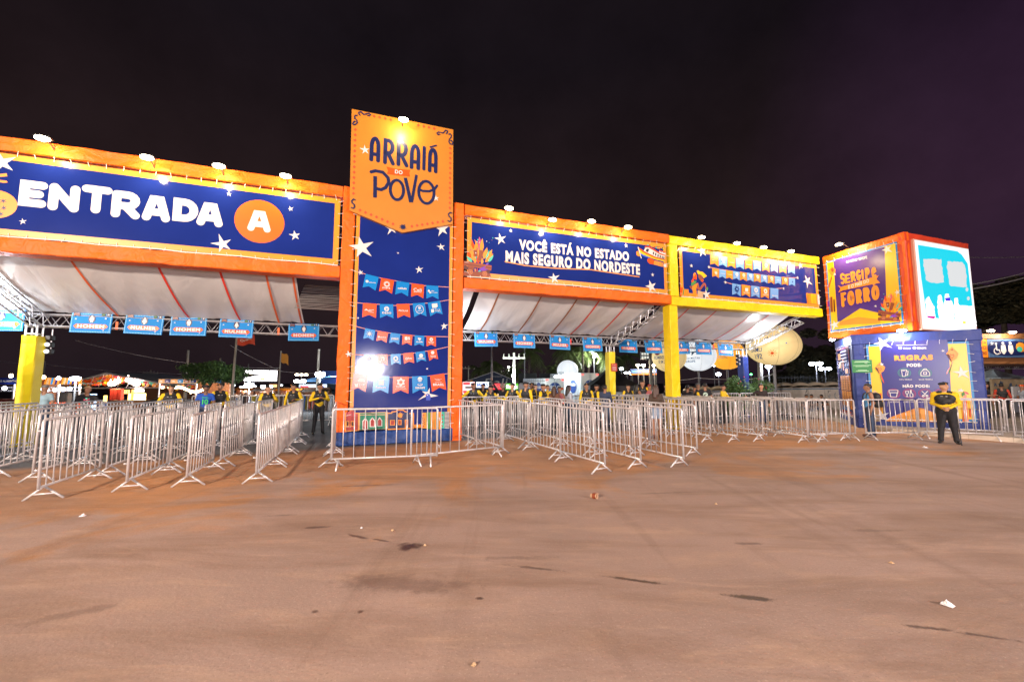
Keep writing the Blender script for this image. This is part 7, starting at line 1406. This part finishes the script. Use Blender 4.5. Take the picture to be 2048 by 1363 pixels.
# bushes
q = random.Random(8)
for (u0, u1, v0, Y, lab, sd) in ((1456, 1492, 752, 21.5, 'leafy green flowering bush left of the blue column', 2), (1500, 1532, 756, 22.5, 'leafy green bush right of the blue column', 6)):
    p, q_ = at(u0, v0, Y), at(u1, v0, Y); w_ = (q_.x-p.x)/2; cl = [((q.uniform(-w_, w_)*.8, q.uniform(-.4, .4), q.uniform(.3, p.z-.35)), (.42, .4, .42)) for _ in range(20)]
    e = tree('bush', ((p.x+q_.x)/2, Y, 0), [([(0, 0, 0), (.1, 0, p.z*.6)], .05, .02), ([(.1, 0, 0), (-.3, 0, p.z*.7)], .04, .02), ([(0, 0, 0), (.4, .1, p.z*.65)], .04, .02)], cl, lab, 850, .075, [mat('bush_leaf', (.045, .10, .025), .55), mat('bush_leaf_light', (.09, .17, .045), .55), LEAFD[1]], 'bush', sd)
    mb = MB()
    for _ in range(9): mb.ell((q.uniform(-w_, w_)*.7, -.45, q.uniform(.5, p.z)), (.03, .03, .03), 6, 4)
    mb.build('flower', PINKP, e)
# portable toilets
PT1 = mat('toilet_wall', (.34, .32, .30), .7, vary=(2.2, .3), bump=(4, .15)); PT2 = mat('toilet_roof', (.46, .40, .32), .6, vary=(3, .2))
def toilet(X, Y, rz, label, roofm, seed):
    e = empty('portable_toilet', (X, Y, 0), rz, label, 'portable toilet', 'portable toilets left of the booth'); q = random.Random(seed); mb = MB(); mb.tbox(-.58, .58, 0, 1.15, .08, 1.72, .05); mb.box(-.6, .6, -.02, 1.17, 0, .08); mb.build('cabin', PT1, e)
    mb = MB(); mb.grid(lambda a, b: (-.6+1.2*a, -.02+1.2*b, 1.72+.34*(math.sin(math.pi*a)**.5)*(math.sin(math.pi*min(1, b*.97+.03))**.35)), 12, 10); mb.build('roof', roofm, e, smooth=True)
    mb = MB(); mb.tbox(-.42, .42, -.03, 0, .15, 1.66, .01); d = mb.build('door', PT1, e); mb = MB(); mb.box(.30, .36, -.06, -.03, .85, 1.0); mb.build('handle', DARKM, d)
    a = Art(lambda x, z, y: (x, y-.035, z)); ink = mat('graffiti_ink', (.05, .055, .06), .7); inkb = mat('graffiti_blue', (.03, .09, .17), .7)
    for k in range(7):
        x, z = q.uniform(-.4, .3), q.uniform(.4, 1.5); P_ = [(x, z)]
        for _ in range(5): P_.append((P_[-1][0]+q.uniform(-.08, .12), P_[-1][1]+q.uniform(-.14, .14)))
        a.use(q.choice((ink, ink, inkb))).line(P_, .022)
    a.use(inkb).rect(-.58, .58, 1.60, 1.66); a.build('graffiti', None, e)
A_, B_ = at(1545, 790, 27), at(1672, 790, 25.5); n_t = 5
for i in range(n_t): t = i/(n_t-1); c = A_.lerp(B_, t); toilet(c.x, c.y, facing(c.x, c.y)*.6, 'grey graffitied portable toilet with a domed roof, %s from the bush' % ORD[i], PT2, i)
A_, B_ = at(1385, 790, 34), at(1470, 790, 32)
for i in range(4): t = i/3; c = A_.lerp(B_, t); toilet(c.x, c.y, facing(c.x, c.y)*.6, 'beige-roofed portable toilet behind the guards, %s from the front yellow column' % ORD[i], mat('beige_roof', (.48, .37, .22), .6), i+20)
# dark fence and dark trees behind the right side
p, q_ = at(1480, 768, 44), at(1700, 768, 44); mb = MB(); L_ = q_.x-p.x
for x in np.arange(0, L_, .32): mb.tube([(x, 0, 0), (x, 0, p.z+.9)], .02, 4)
for z in (.3, p.z+.7): mb.tube([(0, 0, z), (L_, 0, z)], .03, 5)
tag(mb.build('railing', DARKM, None, (p.x, 44, 0)), 'dark railing behind the portable toilets', 'railing')
q = random.Random(31)
def dark_tree(u, vt, Y, w_, label, mats, seed, sz=.28, n=420, vb=760):
    p = at(u, vt, Y); zb_ = max(1.2, at(u, vb, Y).z); q = random.Random(seed); cl = [((q.gauss(0, .42)*w_, q.uniform(-.5, .5)*w_*.6, q.uniform(zb_, p.z-.5)), (q.uniform(.5, .9)*w_*.36, w_*.3, q.uniform(.4, .7)*w_*.30)) for _ in range(22)]
    return tree('dark_tree', (p.x, Y, 0), [([(0, 0, 0), (.15, 0, zb_), (-.1, .1, (zb_+p.z)/2), (0, 0, p.z-.6)], .30, .08), ([(.1, 0, zb_), (w_*.4, .2, (zb_+p.z)/2)], .14, .05), ([(.1, 0, zb_), (-w_*.4, .2, (zb_+p.z)/2+.3)], .14, .05)], cl, label, n, sz, mats, 'tree', seed)
for i, (u, vt, Y, w_, lab, m, vb) in enumerate(((1575, 712, 58, 4.2, 'dark tree behind the SAMU balloon mast', LEAFW, 770), (1640, 682, 52, 4.6, 'dark tree above the portable toilets beside the orange box', LEAFW, 765), (1668, 575, 48, 3.0, 'dark foliage rising behind the orange box on its left side', LEAFW, 690), (1995, 555, 46, 5.0, 'dusky tree above the right gate at the right edge', LEAFW, 640), (2060, 535, 44, 5.0, 'tall dusky tree cut off by the right edge of the photo', LEAFW, 640), (1960, 590, 50, 4.2, 'dusky tree just right of the screen box', LEAFW, 650))): dark_tree(u, vt, Y, w_, lab, m, i+50, vb=vb)
e, a = board('lit_sign', 1610, 1652, 705, 714, 60, mat('dim_amber_panel', (.12, .07, .02), .6), 'far sign with glowing warm lettering in the dark trees', legs=False); a.lay = 3; a.use(glow('warm_letter', (1, .72, .3), 4)); [a.rect(-.9+k*.22, -.9+k*.22+.15, .25+.1*(k % 2), .75+.1*(k % 3)) for k in range(8)]; a.build('lettering', None, e)
lampost(1502, 748, 50, 'small green and red signal light by the concrete pole', 1, (.1, 1, .25), 6, .16)
# --- right: second entrance
s0 = at(1952, 680, 19.3); e = empty('gate_header', (s0.x, 19.3, 0), R(-3), 'second entrance header with accessibility symbols at the right edge', 'gate header'); z1, z0 = at(1990, 677, 19.3).z, at(1990, 716, 19.3).z; W2 = 6.0
mb = MB(); fabric_beam(mb, 0, W2, 0, .35, z1-.02, z1+.25, 4); mb.build('top_beam', mat('amber_brown_cloth', (.20, .085, .03), .5), e); mb = MB(); fabric_beam(mb, 0, W2, 0, .35, z0-.28, z0+.02, 5); mb.build('bottom_beam', mat('amber_brown_cloth', (.20, .085, .03), .5), e)
for x in (.15, W2-.2): mb = MB(); fabric_beam(mb, x-.14, x+.14, .02, .3, 0, z0-.29, 6); mb.build('post', ALU, e)
mb = MB(); mb.tbox(.45, W2, -.05, -.01, z0+.03, z1-.03, .01); bn = mb.build('banner', mat('teal_blue_print', (.06, .12, .24), .35), e); mb = MB(); mb.tbox(.0, .42, -.05, -.01, z0+.03, z1-.03, .01); b2 = mb.build('banner', ORP, e)
h_ = z1-z0; a = Art(lambda x, z, y: (x, y-.052, z)); a.lay = 2; a.use(DNAVY).poly([(1.35+.95*math.copysign(abs(math.cos(t*.196))**.6, math.cos(t*.196)), (z0+z1)/2+h_*.38*math.sin(t*.196)) for t in range(32)])
def w2(pts): a.use(WHITE).line([(.62+x*.5, z0+h_*y) for x, y in pts], .05)
a.use(WHITE).disc(.80, z0+h_*.74, .05); w2([(.36, .66), (.38, .42), (.58, .42), (.66, .26)]); a.line([(.82+.14*math.cos(t*.524), z0+h_*.36+.14*math.sin(t*.524)) for t in range(3, 11)], .045)
for x in (1.10, 1.42): a.use(WHITE).disc(x, z0+h_*.76, .055).poly([(x-.09, z0+h_*.66), (x+.09, z0+h_*.66), (x+.12, z0+h_*.36), (x+.03, z0+h_*.2), (x-.03, z0+h_*.2), (x-.12, z0+h_*.36)])
a.use(AMBER).disc(1.86, z0+h_*.55, .22); a.use(TEAL).disc(1.80, z0+h_*.45, .12); a.use(ORP).rect(2.3, 5.8, z0+h_*.2, z0+h_*.85); a.use(WHITE).text('ENTRADA', 2.75, 4.6, z0+h_*.55, z0+h_*.8, .05).text('PREFERENCIAL', 2.55, 5.3, z0+h_*.25, z0+h_*.48, .05); a.star(.62, z0+h_*.75, .10); a.build('lettering', None, bn)
a = Art(lambda x, z, y: (x, y-.052, z)); a.use(BROWN)
for k in range(3): a.text(('FESTA', 'DO', 'POVO')[k], .05, .37, z0+.1+h_*(.62-.28*k), z0+.1+h_*(.80-.28*k), .05)
a.build('lettering', None, b2)
for i, (u, v) in enumerate(((1981, 661.5), (2024.5, 664.5))): p = at(u, v, 18.9); flood((p.x, 18.9, p.z), R(-3), 'lit floodlight over the second entrance header, %s one' % ('left', 'right')[i], 34, (1, .85, .68), tilt=.25)
truss(at(1950, 738, 21), at(2080, 736, 21), 'lattice truss crossing under the second entrance header'); mb = MB(); p = at(1962, 728, 20.6); mb.tbox(0, 5, 0, 2.5, p.z-.1, p.z+.1, .03); tag(mb.build('awning', mat('brown_canopy_cloth', (.16, .09, .07), .7, bump=(3, .8, .5, (6, 1, 1))), None, (p.x, 19.8, 0)), 'brown pleated awning behind the second entrance header', 'awning')
p = at(1985, 782, 24); mb = MB(); mb.tbox(0, 2.2, 0, .12, 0, at(1985, 757, 24).z, .02); o = tag(mb.build('hoarding', mat('torn_hoarding', (.48, .36, .22), .8, vary=(3, .35)), None, (p.x, 24, 0)), 'beige hoarding with torn blue posters behind the person in red sleeves', 'hoarding'); a = Art(lambda x, z, y: (x, y-.004, z)); q = random.Random(2)
for k in range(16): x, z = q.uniform(.1, 2), q.uniform(.5, 1.75); a.use(q.choice((mat('torn_blue', (.08, .12, .2), .8), mat('torn_grey', (.16, .16, .17), .8)))).poly([(x+q.uniform(.03, .16)*math.cos(t*.785), z+q.uniform(.05, .22)*math.sin(t*.785)) for t in range(8)])
a.build('poster_scrap', None, o)
p = at(2026, 790, 23); mb = MB(); mb.tbox(0, 3.0, 0, .1, .05, at(2026, 772, 23).z, .03); mb.tube([(.02, -.02, at(2026, 772, 23).z), (.7, -.02, .8)], .02, 4); tag(mb.build('side_panel', TARP, None, (p.x, 23, 0)), 'white cloth panel at the right edge behind the barriers', 'panel')
# ================================================================== LITTER
p = gp(1182, 995); mb = MB(); mb.lathe([(.028, 0), (.036, .09), (.040, .092), (.038, .094), (.034, .088), (.026, .004)], 16); o = mb.build('paper_cup', mat('cup_paper', (.62, .42, .26), .6), None, (p.x, p.y, .036), R(35), smooth=True); o.rotation_euler = (R(86), 0, R(55)); o.scale = (1.15, 1.15, 1.15); tag(o, 'crumpled paper cup lying on the ground before the lanes', 'cup'); mb = MB(); mb.lathe([(.0372, .03), (.0405, .075)], 16); mb.build('sleeve', BROWN, o)
def paper(u, v, sz, label, m, seed):
    sz *= .45
    p = gp(u, v); q = random.Random(seed); mb = MB(); n = 7; H_ = [[q.uniform(0, .55)*sz for _ in range(n+1)] for _ in range(n+1)]; mb.grid(lambda a, b: ((a-.5)*sz*1.6+q.uniform(-.06, .06)*sz, (b-.5)*sz*1.3, .006+H_[int(a*n)][int(b*n)]*math.sin(math.pi*a)*math.sin(math.pi*b)*1.6), n, n); tag(mb.build('paper_scrap', m, None, (p.x, p.y, 0), R(seed*40)), label, 'litter')
PAP = mat('litter_white', (.72, .71, .74), .6)
paper(1895, 1210, .115, 'crumpled white paper on the open ground at the lower right', PAP, 3); paper(165, 1032, .10, 'small white scrap on the ground left of the lanes', PAP, 5); paper(723, 1056, .05, 'tiny white scrap before the tower barriers', PAP, 7); paper(785, 1061, .06, 'pale tan scrap before the tower barriers', TAN, 8); paper(850, 1091, .05, 'small tan scrap beside the largest wet stain', TAN, 9); paper(1850, 895, .16, 'white scrap lying before the lone guard', PAP, 11); paper(1783, 1126, .06, 'tan scrap on the right-hand ground', TAN, 12); paper(1432, 1008, .06, 'pale scrap in front of the right lanes', TAN, 13); paper(278, 945, .14, 'dark and white scrap lying inside the left lanes', GREYM, 14); paper(948, 1330, .05, 'flattened pale scrap at the bottom of the photo', TAN, 15)

# let everything beyond the gate stand on the falling ground
MOVE = ('cafe_table', 'plastic_chair', 'waste_bin', 'covered_heap', 'portable_toilet', 'counter')
for o in [o for o in bpy.data.objects if o.name not in P5_BEFORE and o.parent is None]:
    base = o.name.split('.')[0]; g_ = gz(o.location.y)
    if g_ > -.02 or base in ('ice_truck', 'distant_crowd'): continue
    if base in MOVE: o.location.z += g_; continue
    if base in ('hanging_bulb', 'bulb_lamp', 'power_line', 'roof_truss', 'floodlight', 'lamp_bank'): continue
    for c in [o]+list(o.children_recursive):
        if c.type == 'MESH' and c.name not in P5_BEFORE:
            for v in c.data.vertices:
                if v.co.z < .12: v.co.z += g_
